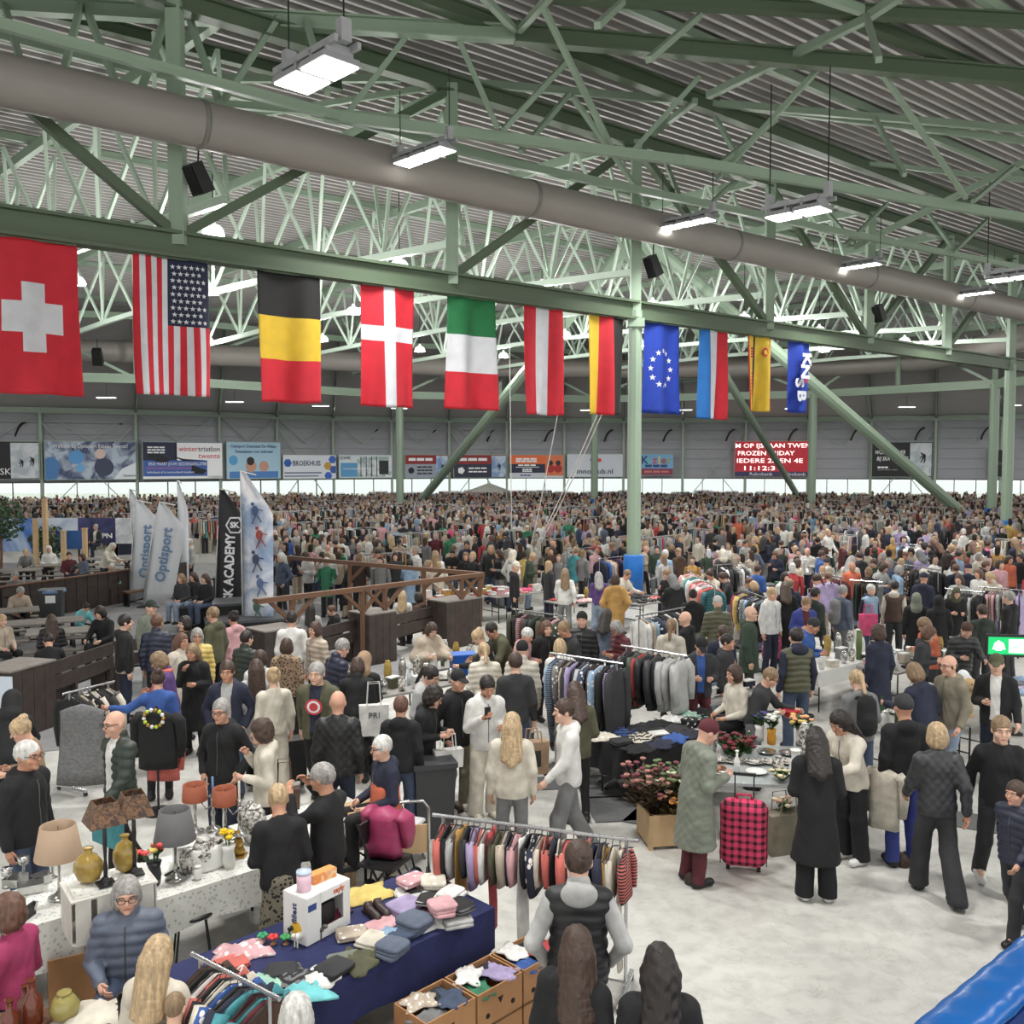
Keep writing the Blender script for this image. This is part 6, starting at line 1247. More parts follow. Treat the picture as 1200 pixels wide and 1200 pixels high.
# floor mats
MAT_ = mat('dark_rubber_mat', (92, 93, 94), .8, var=.12, scale=30)
for x, y, w_, d, rz, lab in ((724, 948, .75, .85, .12, 'dark ribbed floor mat in front of the planter'), (716, 930, .8, .35, .12, 'narrow dark floor mat behind the ribbed one'), (765, 955, .5, .8, -.5, 'dark floor mat half under the planter'), (1150, 965, 1.1, .55, -.5, 'grey floor mat beside the person in black sweater'), (655, 918, 1.6, .5, .1, 'grey floor mat under the clothes rack')):
    tag(MB().box((0, 0, .008), (w_, d, .012)).build('floor_mat', MAT_, loc=G(x, y), rz=rz), lab, 'mat', 'floor mats')
# main racks
rack(G(650, 766, 1.68), G(724, 777, 1.68), 1.68, 'behind the white hoodie', ['shirt', 'coat', 'jacket', 'dress'], ['sky', 'paledenim', 'grey', 'brown', 'beige', 'charcoal', 'lilac', 'black', 'denim', 'silver'], 18)
rack(G(650, 806, 1.15), G(716, 816, 1.15), 1.15, 'low behind the white hoodie', ['jacket', 'shirt'], ['brown', 'cream', 'beige', 'grey', 'silver', 'charcoal', 'black', 'chocolate'], 12)
rack(G(733, 757, 1.62), G(800, 768, 1.62), 1.62, 'of padded jackets', ['puffer_jacket', 'jacket'], ['black', 'black', 'green', 'red', 'black', 'black', 'charcoal', 'black', 'silver', 'silver'], 11, patt=False)
rack(G(748, 722, 1.4), G(800, 712, 1.4), 1.4, 'of striped shirts', ['shirt'], ['white', 'beige', 'sky', 'navy', 'denim', 'black', 'charcoal'], 12)
rack(G(868, 690, 1.5), G(906, 704, 1.5), 1.5, 'behind the green parka', ['shirt', 'dress', 'jacket'], ['hotpink', 'cream', 'yellow', 'navy', 'purple', 'silver', 'sky', 'white', 'charcoal'], 14)
rack(G(1112, 690, 1.45), G(1150, 694, 1.45), 1.45, 'behind the black headscarf', ['coat', 'jacket'], ['silver', 'black', 'black', 'charcoal', 'navy', 'black'], 12)
rack(G(1152, 688, 1.5), G(1200, 692, 1.5), 1.5, 'of floral blouses', ['shirt', 'dress'], ['white', 'navy', 'pink', 'cream', 'pink', 'lilac', 'white'], 14)
rack(G(958, 672, 1.5), G(986, 677, 1.5), 1.5, 'with red sweaters', ['sweater', 'jacket'], ['burgundy', 'white', 'red', 'red', 'charcoal'], 7)
rack(G(984, 619, 1.7), G(1010, 620, 1.7), 1.7, 'far right of centre', ['coat', 'jacket'], ['burgundy', 'black', 'white', 'grey', 'navy', 'black'], 9)
rack(G(1052, 637, 1.6), G(1085, 639, 1.6), 1.6, 'of pale shirts far right', ['shirt'], ['sky', 'navy', 'white', 'white', 'silver'], 8)
rack(G(840, 662, 1.6), G(875, 660, 1.6), 1.6, 'with black tops', ['sweater', 'shirt'], ['black', 'white', 'charcoal', 'black', 'silver'], 8)
rack(G(806, 668, 1.5), G(838, 688, 1.5), 1.5, 'with pastel cardigans', ['sweater', 'jacket'], ['pink', 'beige', 'teal', 'white', 'coral'], 9)
rack(G(664, 644, 1.5), G(700, 641, 1.5), 1.5, 'left of the padded column', ['shirt', 'jacket'], ['silver', 'grey', 'charcoal', 'white'], 10)
rack(G(702, 655, 1.4), G(728, 652, 1.4), 1.4, 'touching the padded column', ['shirt', 'sweater'], ['navy', 'blue', 'beige', 'cream', 'orange'], 8)
rack(G(1062, 662, 1.6), G(1100, 668, 1.6), 1.6, 'with dark coats', ['coat'], ['black', 'charcoal', 'brown', 'black'], 8)
rack(G(1000, 680, 1.5), G(1030, 682, 1.5), 1.5, 'of long trousers', ['trousers'], ['charcoal', 'green', 'black', 'brown'], 9)
rack(G(604, 714, 1.35), G(660, 722, 1.35), 1.35, 'of olive jackets', ['jacket', 'shirt'], ['olive', 'black', 'pink', 'brown', 'charcoal', 'green'], 12)
# left: wheeled rack hung with a grey knit dress, and the stand with a black jacket
e = rack(G(80, 812, 1.35), G(128, 800, 1.35), 1.35, 'at left by the bench', ['jacket', 'shirt'], ['black', 'cream', 'charcoal', 'beige', 'black', 'olive'], 11)
o = empty('knit_dress', G(96, 822, 1.35) , .1); g = link('cloth', garment_mesh('dress', 1), o, color=CLR['grey']); g.rotation_euler = (0, 0, PI / 2); g.scale = (1.4, 1.45, .95); g.data = g.data.copy(); g.data.materials[0] = KNIT; link('hanger', hanger_mesh(), o).rotation_euler = (0, 0, PI / 2); tag(o, 'grey speckled knit dress hung flat on the left rack', 'garment'); o.location.z = 1.37
e = thing('display_stand', G(186, 952), 0, 'slim black stand with a black jacket and necklaces on it', 'stand'); MB().bar((0, 0, .02), (0, 0, 1.35), .03, n=8).build('pole', BLACKM, e); MB().lathe([(.2, 0), (.2, .02), (.02, .04)], n=16).build('base', BLACKM, e)
g = link('jacket', garment_mesh('jacket', 2), e, color=CLR['black']); g.rotation_euler = (0, 0, PI / 2); g.location = (0, 0, 1.36); g.scale = (1.3, 1.1, .95); g = link('red_lining', garment_mesh('shirt', 1), e, color=CLR['coral']); g.rotation_euler = (0, 0, PI / 2); g.location = (.04, .08, 1.2); g.scale = (1.1, 1, 1.05)
for k in range(14): t = 2 * PI * k / 14; MB().sph((.12 * math.cos(t), -.1 - .01 * math.sin(t), 1.22 + .11 * math.sin(t)), .026, 8, 5).build('bead', (GOLD, PORC, mat('lime_bead', (180, 200, 60), .4))[k % 3], e, True)
# more tables right and centre
t = px_table(985, 772, 2.6, .8, 'table of crockery left of the navy coat', clothmat=PORC, drop=.25); strew(t, 2.5, .8, 21, 'on the right crockery table', POTS)
vase(lay(t, .2, -.25), [(.05, 0), (.055, .3), (.05, .52)], mat('moss_green_glass', (92, 112, 62), .3), 'tall green cylinder vase left of the navy coat'); vase(lay(t, .75, -.25), [(.06, 0), (.09, .2), (.1, .26)], mat('black_pot', (24, 24, 26), .4), 'black tapered pot left of the navy coat', 'flower_pot', 'pot')
t = px_table(1075, 772, 2.8, .8, 'long table of household goods behind the navy jacket'); strew(t, 2.7, .8, 24, 'on the household goods table', ('bottle', 'jar', 'box', 'plate', 'book', 'box'))
t = px_table(1170, 806, 2.6, .9, 'table of baby clothes at the right edge', rz=ANG - .4); strew(t, 2.5, .9, 21, 'on the baby clothes table', ('crumple', 'fold'), pal=('sky', 'mustard', 'aqua', 'white', 'grey', 'lilac', 'silver'))
t = px_table(1048, 842, 1.5, .7, 'small table right of the blonde with a backpack'); strew(t, 1.4, .7, 10, 'on the small right table', POTS)
t = px_table(700, 700, 3., .9, 'table of bags and toys behind the padded column'); strew(t, 2.9, .9, 21, 'on the toy table by the column', ('crumple', 'box', 'fold', 'jar'))
t = px_table(620, 692, 3., .9, 'table of pink goods left of centre'); strew(t, 2.9, .9, 21, 'on the pink goods table', ('box', 'crumple', 'fold'), pal=('pink', 'hotpink', 'white', 'pink', 'coral', 'cream'))
t = px_table(780, 700, 3., .9, 'table of folded dark clothes right of the padded column'); strew(t, 2.9, .9, 21, 'on the dark clothes table', ('fold', 'crumple'), pal=('black', 'grey', 'red', 'charcoal', 'cream'))
t = px_table(890, 690, 3.2, .9, 'table of jeans and sweaters under the red sweaters'); strew(t, 3.1, .9, 21, 'on the jeans table', ('fold',), pal=('denim', 'grey', 'silver', 'emerald', 'charcoal'))
t = px_table(1000, 660, 3., .9, 'table of small goods in the right middle'); strew(t, 2.9, .9, 18, 'on the small goods table', POTS)
t = px_table(860, 652, 3., .9, 'table of hats and bags right of the column'); strew(t, 2.9, .9, 18, 'on the hats table', ('crumple', 'box', 'jar'))
t = px_table(545, 698, 2.6, .8, 'table of games by the terrace corner post'); strew(t, 2.5, .8, 18, 'on the games table', ('box', 'book', 'box'), pal=('mustard', 'orange', 'red', 'yellow', 'white', 'sky'))
bin_(G(506, 975), 'dark grey waste bin behind the children\'s rack'); chair(G(470, 1012), 1.2, 'white folding chair behind the person in navy and orange', SILV, WHITEP)
# reflected green sign, built as a lit box on an added stand; soft toy
q = D(1180, 800, 15.0); q.z = 0; e = thing('lit_sign', q, -.15, 'green lit sign with white arrow and figure at right edge', 'sign'); GRN = mat('lit_green_panel', (10, 168, 92), .4, var=0, emit=1.2); WL = mat('lit_white_print', (225, 255, 240), .4, var=0, emit=1.6)
MB().bar((0, .02, 0), (0, .02, 1.25), .05).build('pole', BLACKM, e); MB().box((0, .02, .02), (.4, .4, .04)).build('base', BLACKM, e); MB().box((0, .03, 1.42), (.66, .06, .36)).build('case', BLACKM, e); MB().box((0, -.005, 1.42), (.6, .01, .28)).build('panel', GRN, e)
b = MB(); pts = [(-.24, 1.36), (-.19, 1.36), (-.19, 1.34), (-.1, 1.34), (-.1, 1.36), (-.04, 1.36), (-.07, 1.46), (-.15, 1.51), (-.21, 1.46)]; b.add([(x, -.014, z) for x, z in pts], [tuple(range(len(pts)))]); b.build('pictogram', WL, e); MB().box((.14, -.012, 1.42), (.26, .004, .22)).build('white_field', WL, e)
b = MB(); b.bar((.06, -.016, 1.4), (.2, -.016, 1.4), .012); b.tube([(.06, -.016, 1.44), (.1, -.016, 1.47), (.14, -.016, 1.43), (.18, -.016, 1.46), (.23, -.016, 1.44)], .005, 4); b.build('figure_line', GRN, e)
e = thing('plush_toy', G(1131, 838, .75), .4, 'big tan plush toy wrapped in a white towel', 'toy'); TAN = mat('tan_plush', (190, 160, 120), .9, var=.15, scale=40); s = SDF(.018); s.rc((0, 0, 0.02), (0, -.02, .36), .11, .09, .04).el((0, -.06, .45), (.1, .13, .1), .03).el((0, -.17, .43), (.05, .06, .045), .03); link('body', npmesh('body', *s.nets(), [TAN]), e); s = SDF(.018); s.rc((-.13, .02, .42), (.0, .05, .57), .06, .07, .04).rc((.0, .05, .57), (.14, .05, .45), .07, .06, .04).rc((.14, .05, .45), (.16, .06, .2), .055, .05, .04); link('towel', npmesh('towel', *s.nets(), [mat('white_towel', (226, 228, 230), .95, var=.05)]), e)
for sx in (-1, 1): MB().sph((sx * .055, -.15, .48), .014, 6, 5).build('eye', BLACKM, e, True)
px_table(1131, 838, .9, .6, 'small trestle table under the plush toy', rz=ANG)
# blue padded barrier, bottom right
A_, B_ = G(1078, 1200, 1.12), G(1200, 1100, 1.12); d = B_ - A_; d.normalize(); nn = Vector((d.y, -d.x, 0)); A_ = A_ - d * 1.6; B_ = B_ + d * 4.; BL = mat('blue_vinyl_pad', (22, 88, 160), .25, var=.1, scale=3, bump=.5); BLD = mat('deep_blue_board', (20, 52, 116), .4, var=.05)
e = thing('barrier', (A_ + B_) / 2, math.atan2(d.y, d.x), 'blue padded rink barrier in the bottom right corner', 'barrier'); e.location.z = 0; L = (B_ - A_).length; MB().box((0, -.12, .5), (L, .28, 1.0)).build('board', BLD, e)
nseg = 1
for k in range(nseg):
    s = SDF(.03); a = -L / 2 + L * k / nseg + .105; c = -L / 2 + L * (k + 1) / nseg - .105; s.rc((a, -.10, 1.05), (c, -.10, 1.05), .1, .1, .02, (1, 1, 1.5)); s.rc((a, -.17, 1.05), (c, -.17, 1.05), .1, .1, .04, (1, 1, 1.5)).rc((a, -.03, 1.05), (c, -.03, 1.05), .1, .1, .04, (1, 1, 1.5)); s.disp = wrinkle(.002); link('pad', npmesh('pad', *s.nets(), [BL]), e)
e = thing('barrier', Vector(((A_ + B_) / 2)) + nn * .95 - d * .8 + d * 1.2, math.atan2(d.y, d.x), 'second blue barrier pad at the right bottom edge', 'barrier'); e.location.z = 0; MB().box((.6, 0, .45), (2.8, .25, .9)).build('board', BLD, e); s = SDF(.03); s.rc((-.7, 0, .93), (1.9, 0, .93), .16, .16, .02, (1, 1, 1.5)); link('pad', npmesh('pad', *s.nets(), [BL]), e)

# ================================================================ 4  TERRACE, LEFT
def plinth(x, y, label, w_=.75, d=.75, z=1.1, rz=.8):
    q = G(x, y, z); e = thing('wooden_plinth', Vector((q.x, q.y, 0)), rz, label, 'plinth', 'dark wooden plinths')
    for s in (-1, 1):
        for k in range(4): MB().box((-w_ / 2 + w_ * (k + .5) / 4, s * (d / 2 - .01), z / 2), (w_ / 4 - .008, .025, z)).build('board', DARKW, e); MB().box((s * (w_ / 2 - .01), -d / 2 + d * (k + .5) / 4, z / 2), (.025, d / 4 - .008, z)).build('board', DARKW, e)
    MB().box((0, 0, z + .012), (w_ + .03, d + .03, .03)).build('top', mat('worn_grey_wood_top', (128, 122, 116), .7, var=.15), e); occ(q.x, q.y, .6); return e
def bench(x0, y0, x1, y1, label, z=.98):
    a, b = G(x0, y0, z), G(x1, y1, z); d = b - a; L = d.length; e = thing('wooden_bench', Vector(((a.x + b.x) / 2, (a.y + b.y) / 2, 0)), math.atan2(d.y, d.x), label, 'bench', 'dark wooden benches')
    for zz in (.86, .6): MB().box((0, 0, zz), (L, .04, .22)).build('back_board', DARKW, e)
    MB().box((0, .22, .44), (L, .38, .04)).build('seat', DARKW, e)
    for s in np.linspace(-.46, .46, max(2, int(L / 1.1) + 1)): MB().box((s * L, .02, .48), (.07, .07, .96)).build('post', DARKW, e); MB().box((s * L, .24, .22), (.07, .3, .44)).build('leg', DARKW, e)
    for t in np.linspace(0, 1, max(2, int(L / .6))): q = a.lerp(b, t); occ(q.x, q.y, .45)
    return e
pn = plinth(18, 780, 'dark wooden plinth with a poster at the left edge', .95, .7, rz=1.3)
qf = MB(); q = G(18, 780, 1.1); 
o = MB().box((0, 0, 0), (.36, .004, .5)).build('poster', flat((205, 216, 228)), pn); o.matrix_local = Matrix.Rotation(-1.3 - .1, 4, 'Z') @ Matrix.Translation((.18, -.62, .82))
o2 = MB().box((0, -.004, .12), (.24, .002, .12)).box((0, -.004, -.02), (.3, .002, .1)).build('poster_print', flat((70, 110, 170)), pn); o2.matrix_local = o.matrix_local.copy()
bench(38, 783, 132, 752, 'dark slatted bench running back from the poster plinth'); bench(134, 751, 215, 742, 'dark bench behind the standing group on the terrace')
plinth(320, 736, 'dark wooden plinth behind the person in white sweater', .8, .7); plinth(437, 717, 'dark wooden plinth at the front terrace post', .75, .7); plinth(532, 702, 'wide dark wooden plinth at terrace corner', 1.1, .7)
bench(345, 742, 420, 724, 'dark slatted bench left of the front terrace post'); bench(453, 722, 516, 708, 'dark slatted bench right of the front terrace post'); bench(2, 690, 34, 686, 'dark bench end at left below the photo wall')
# long dark board wall behind the terrace
a, b = G(-60, 697, 1.0), G(182, 664, 1.0); d = b - a; L = d.length; e = thing('timber_screen', Vector(((a.x + b.x) / 2, (a.y + b.y) / 2, 0)), math.atan2(d.y, d.x), 'long dark board wall along the back of the terrace', 'wall'); n = 18
for k in range(n): MB().box((-L / 2 + L * (k + .5) / n, 0, .5), (L / n - .02, .06, 1.0)).build('board', DARKW, e)
MB().box((0, 0, 1.02), (L, .14, .04)).build('cap_rail', MIDW, e)
a, b = G(182, 664, 1.05), G(218, 659, 1.05); d = b - a; L = d.length; e = thing('timber_screen', Vector(((a.x + b.x) / 2, (a.y + b.y) / 2, 0)), math.atan2(d.y, d.x), 'short tall section of dark board wall beside the three seated on stage', 'wall')
for k in range(3): MB().box((-L / 2 + L * (k + .5) / 3, 0, .53), (L / 3 - .02, .07, 1.06)).build('board', DARKW, e)
a, b = G(145, 694, .45), G(182, 690, .45); d = b - a; e = thing('plank_bench', Vector(((a.x + b.x) / 2, (a.y + b.y) / 2, 0)), math.atan2(d.y, d.x), 'low plank bench below the board wall', 'bench'); MB().box((0, 0, .44), (d.length, .35, .05)).build('seat', MIDW, e)
for s in (-1, 1): MB().box((s * d.length * .42, 0, .21), (.06, .3, .42)).build('leg', BLACKM, e)
# pergola rails
e = thing('timber_railing', G(451, 773), 0, 'brown timber rail on braced posts along the terrace front', 'railing', 'timber railings'); e2 = thing('timber_railing', G(450, 690), 0, 'brown timber rail on posts along the far side of terrace', 'railing', 'timber railings')
zr = 1.66
def tim(nm, a, b, w_=.1, h=.1): beam(nm, a, b, w_, h, MIDW, e)
R0, R1, R2 = G(300, 705, zr), G(566, 673, zr), G(322, 652, zr); tim('rail', R0, R1, .12, .1)
fr = lambda t: R0.lerp(R1, t)
for px in (342, 425, 451, 541, 562): 
    d_ = ray(px, 690); u_ = R1 - R0; t = (d_.y * R0.x - d_.x * R0.y) / (d_.x * u_.y - d_.y * u_.x); P = fr(t); tim('post', Vector((P.x, P.y, 0)), P, .1, .1)
    for s in (-1, 1):
        q = fr(min(1, max(0, t + s * .09))); tim('knee_brace', Vector((P.x, P.y, zr - .5)), q, .07, .07)
e = e2; tim('rail', R1, R2, .12, .1)
for t in (.25, .6, .98): P = R1.lerp(R2, t); tim('post', Vector((P.x, P.y, 0)), P, .1, .1); q = R1.lerp(R2, t - .08); tim('knee_brace', Vector((P.x, P.y, zr - .5)), q, .07, .07)
# picnic tables, stages, bins
for x, y, rz, lab in ((45, 728, .5, 'grey picnic table at left of the terrace'), (88, 738, .4, 'grey picnic table before the black hoodie'), (-5, 716, .5, 'grey picnic table cut by the left edge'), (12, 668, .3, 'picnic table behind the timber screen at far left'), (78, 662, .1, 'picnic table below the blue booth panel'), (128, 655, -.1, 'picnic table before the violet screen')):
    q = G(x, y, .74); e = thing('picnic_table', Vector((q.x, q.y, 0)), rz, lab, 'table', 'picnic tables'); GW_ = mat('worn_grey_wood_top', (128, 122, 116), .7)
    for k in range(4): MB().box((0, -.3 + .2 * k, .73), (1.9, .19, .035)).build('plank', GW_, e)
    for s in (-1, 1):
        MB().box((0, s * .72, .44), (1.9, .26, .035)).build('seat', GW_, e); MB().bar((s * .7, -.65, 0), (s * .7, .25, .72), .07).build('leg', DARKW, e); MB().bar((s * .7, .65, 0), (s * .7, -.25, .72), .07).build('leg', DARKW, e)
    occ(q.x, q.y, 1.1)
for x, y, L, W, h, lab in ((262, 704, 2.2, 1.2, .7, 'black stage block under the three seated on stage'), (292, 722, 2.2, 1.4, .4, 'lower black stage block right of the three')):
    q = G(x, y, h); e = thing('stage_block', Vector((q.x, q.y, 0)), .35, lab, 'stage', 'black stage blocks'); MB().box((0, 0, h / 2 - .03), (L, W, h - .06)).build('skirt', mat('black_stage_cloth', (24, 24, 26), .8), e); MB().box((0, 0, h - .03), (L + .02, W + .02, .06)).build('deck', mat('grey_stage_deck', (74, 76, 80), .6), e); occ(q.x, q.y, 1.2)
for x, y, lab in ((62, 735, 'dark waste bin with blue liner by the board wall'), (262, 716, 'dark waste bin behind the stage block')):
    q = G(x, y); e = bin_(Vector((q.x, q.y, 0)) , lab, 1.15); MB().lathe([(.34, .93), (.35, .99), (.31, 1.02), (.28, .98)], n=12).build('liner', mat('blue_bag_liner', (110, 140, 180), .4), e, True); MB().box((0, -.28, .78), (.24, .01, .2)).build('notice', WHITE, e)
# photo wall: printed sheets at the back left
def sheet(x0, x1, y0, y1, m, label, Y, txt=None):
    a, b = D(x0, y1, Y), D(x1, y1, Y); t = D(x0, y0, Y).z; bz = max(a.z, .02); e = thing('printed_screen', Vector(((a.x + b.x) / 2, Y, 0)), 0, label, 'screen', 'printed screens at back left'); W, Hh = b.x - a.x, t - bz; MB().box((0, 0, bz + Hh / 2), (W, .05, Hh)).build('sheet', m, e)
    for s in (-1, 1): MB().bar((s * W / 2, .04, 0), (s * W / 2, .04, t), .06).build('post', MIDW, e)
    if txt: lettering(txt, Hh * .26, WHITE, e, (W * .2, -.04, bz + Hh * .3), width=W * .45, bold=.01)
    return e
sheet(-20, 42, 607, 646, picture('print_winter', (60, 110, 190), (205, 222, 238), .5), 'blue and white winter landscape screen at far left', 40.); sheet(43, 92, 607, 632, picture('print_snow', (214, 222, 234), (170, 185, 210), .8), 'pale snow-pattern screen right of the landscape', 41.); sheet(92, 136, 607, 637, picture('print_night', (44, 44, 84), (70, 72, 120), 1.), 'dark violet screen with white letters', 41., 'APN'); sheet(136, 155, 607, 637, picture('print_paper', (215, 218, 222), (180, 184, 192), 2.), 'narrow white patterned screen left of the feather flags', 41.)
for x, y0, y1, lab in ((43, 609, 675, 'thin wooden pole in front of winter screen'), (54, 586, 650, 'thin wooden pole at the landscape screen edge'), (75, 623, 655, 'short pale timber post of the blue booth'), (100, 620, 655, 'second pale timber post of the blue booth')):
    P = D(x, y1, 37.); P.z = 0; e = thing('timber_post', P, 0, lab, 'post', 'timber posts'); MB().box((0, 0, D(x, y0, 37.).z / 2), (.16, .16, D(x, y0, 37.).z)).build('shaft', PALEW, e); MB().box((0, 0, D(x, y0, 37.).z + .02), (.2, .2, .04)).build('cap', PALEW, e)
P = D(82, 640, 38.); e = thing('blue_booth_panel', Vector((P.x, P.y, 0)), 0, 'blue panel of a small wooden booth at back left', 'booth'); MB().box((0, 0, 1.2), (1.2, .06, .75)).build('panel', flat((48, 96, 160)), e)
for s in (-1, 1): MB().box((s * .62, 0, .8), (.1, .1, 1.6)).build('frame_post', PALEW, e)
def tree(x, y, Y, h, r, label, seed):
    P = D(x, y, Y); e = thing('potted_tree', Vector((P.x, P.y, 0)), 0, label, 'tree', 'potted trees'); rr = random.Random(seed); LM = mat('dark_leaf', (58, 82, 56), .7, var=.4, scale=8); MB().tube([(0, 0, .3), (.05, 0, h * .5), (0, .03, h)], .05, 6).build('trunk', MIDW, e); MB().lathe([(.25, 0), (.32, .4), (.28, .4)], n=14).build('pot', DARKW, e); b = MB()
    for k in range(900):
        t, u_ = rr.uniform(0, 6.28), rr.uniform(-1, 1); q = r * rr.uniform(.5, 1); c = Vector((q * math.cos(t) * math.sqrt(1 - u_ * u_), q * math.sin(t) * math.sqrt(1 - u_ * u_), h + q * u_)); d1 = Vector((rr.uniform(-1, 1), rr.uniform(-1, 1), rr.uniform(-1, 1))).normalized() * .09; d2 = Vector((rr.uniform(-1, 1), rr.uniform(-1, 1), rr.uniform(-1, 1))).normalized() * .05; b.add([c - d1, c + d2, c + d1, c - d2], [(0, 1, 2, 3)])
    tag(b.build('foliage', LM, e), kind='stuff'); return e
tree(0, 640, 33., 2.35, .85, 'dark leafy tree cut by the left edge', 3); tree(57, 650, 38., 1.1, .75, 'small grey-green tree beside the wooden pole', 5)
# feather flags
def feather(x0, y0, x1, y1, Y, m, label, txt=None, tm=None, wide=.9, bend=.55, tsize=.42, extra=None):
    foot = D(x1, y1, Y); foot.z = 0; topz = D(x0, y0, Y).z; dx = D(x0, y0, Y).x - foot.x; e = thing('feather_flag', foot, 0, label, 'flag', 'feather flags'); n = 14; zb = .25; v = []
    MB().lathe([(.22, 0), (.2, .04), (.03, .06)], n=12).build('base', BLACKM, e)
    pole = [Vector((dx * (k / n) ** 1.4, 0, topz * k / n)) for k in range(n + 1)]
    MB().tube(pole + [Vector((dx + wide * .5, 0, topz - .1))], .022, 6).build('pole', SILV, e)
    for k in range(n + 1):
        t = k / n; z = zb + (topz - zb) * t; x = dx * t ** 1.4; w_ = wide * min(1., (1 - t) * 3.2 + .12) if t > .6 else wide; sl = -.25 * (1 - t) if k == 0 else 0
        for j in range(5): v.append((x + w_ * j / 4, .05 * math.sin(j * 1.3 + t * 5), z + (sl + .35 * j / 4 if k == 0 else 0)))
    f = [(k * 5 + j, k * 5 + j + 1, (k + 1) * 5 + j + 1, (k + 1) * 5 + j) for k in range(n) for j in range(4)]; o = link('sail', mesh('sail', v, f, m, True), e); o.modifiers.new('t', 'SOLIDIFY').thickness = .01
    if txt: tilt = math.atan2(dx, topz); lettering(txt, tsize, tm, e, (dx * .45 + wide * .45, -.09, topz * (.5 if wide > .85 else .4)), (PI / 2, -PI / 2 + tilt, 0), width=topz * .52, bold=.012)
    return e, dx, topz
WS = flat((222, 226, 232)); BLT = flat((110, 140, 175))
feather(160, 586, 152, 690, 29., WS, 'white feather flag with blue sideways word, left of the pair', 'Optisport', BLT, .95); feather(187, 588, 168, 692, 28., WS, 'white feather flag with blue sideways word, right of the pair', 'Optisport', BLT, .95); feather(152, 573, 157, 680, 31., picture('print_pale', (225, 228, 230), (190, 196, 204), 2.), 'small pale feather flag behind the pair', None, None, .5); feather(208, 563, 211, 668, 31., WS, 'thin white feather flag standing edge-on', None, None, .3)
e, dx, tz = feather(258, 573, 252, 700, 26., flat((40, 40, 46)), 'black feather flag with white sideways letters', 'SK ACADEMY', WHITE, .8, tsize=.36); MB().lathe([(.2, 0), (.26, 0), (.26, .01), (.2, .01)], n=6).xf(Matrix.Translation((dx + .42, -.1, tz - 1.0)) @ Matrix.Rotation(PI / 2, 4, 'X')).build('shield', WHITE, e); MB().lathe([(0, 0), (.21, 0), (.21, .01), (0, .01)], n=6).xf(Matrix.Translation((dx + .42, -.112, tz - 1.0)) @ Matrix.Rotation(PI / 2, 4, 'X')).build('shield_field', flat((40, 40, 46)), e); lettering('SK', .22, WHITE, e, (dx + .42, -.13, tz - 1.0), bold=.01)
e, dx, tz = feather(282, 552, 284, 706, 24., picture('print_skaters', (228, 230, 234), (140, 160, 190), 1.3), 'large white feather flag with skater pictures at the stage', None, None, .8)
for k, c in enumerate(((70, 100, 90), (90, 110, 150), (60, 70, 100), (150, 70, 64), (70, 90, 130))):
    z_ = .55 + .62 * k; x_ = .38 + .1 * (k % 2); b = MB(); b.sph((x_, -.07, z_ + .1), (.09, .01, .13), 8, 6).sph((x_ - .06, -.07, z_ + .27), (.045, .01, .05), 8, 6)
    b.bar((x_ + .02, -.07, z_), (x_ - .08, -.07, z_ - .24), .05, .02).bar((x_ + .04, -.07, z_), (x_ + .16, -.07, z_ - .2), .05, .02).bar((x_, -.07, z_ + .16), (x_ + .2, -.07, z_ + .1), .035, .02); b.build('printed_figure', flat(c), e)
def free(x, y, r=.3): return all((x - a) ** 2 + (y - b) ** 2 > (r + c) ** 2 for a, b, c in OCC)
# ================================================================ 5  PEOPLE ONE CAN PICK OUT (crown of the head at pixel x, y)
def Pp(x, y, face, pose, top, tc, leg, lc, hair, hc, label, h=1.72, **k):
    dz = k.get('dz', 0); dep = G(x, y, headtop(pose, h) + dz).y
    k.setdefault('lod', 0 if dep < 19.5 else 1)
    if POSES[pose][2] != 'sit' and dep > 8:
        q0 = G(x, y, headtop(pose, h)); best = 0.
        for dd in (0, .12, -.12, .24, -.24, .36, -.36, .5, -.5, .65, -.65):
            f_ = 1 + dd / q0.y
            if free(q0.x * f_, q0.y * f_, .17): best = dd; break
        q1 = Vector((q0.x * (1 + best / q0.y), q0.y * (1 + best / q0.y), q0.z)); x, y = proj(q1)
    o = pers_px(x, y, face, pose, h, top=top, tc=tc, leg=leg, lc=lc, hair=hair, hc=hc, label='person ' + label, **k); occ(o.location.x, o.location.y, .3); return o
def hold(o, name, label, cat, pose, side, build):
    """put a thing into a person's hand"""
    J = skel(pose); w = o.matrix_basis @ Vector(J['wr' + side] + (J['wr' + side] - J['el' + side]) / np.linalg.norm(J['wr' + side] - J['el' + side]) * .09); return build(w)
def hand_bag(o, pose, side, label, c, w_=.34, d=.12, h=.34, hd=.14, rz=0., m=None):
    J = skel(pose); p = o.matrix_basis @ Vector(J['wr' + side]); e = bag(Vector((p.x, p.y, p.z - h - hd - .06)), o.rotation_euler.z + rz, label, c, w_, d, h, hd, m=m); return e
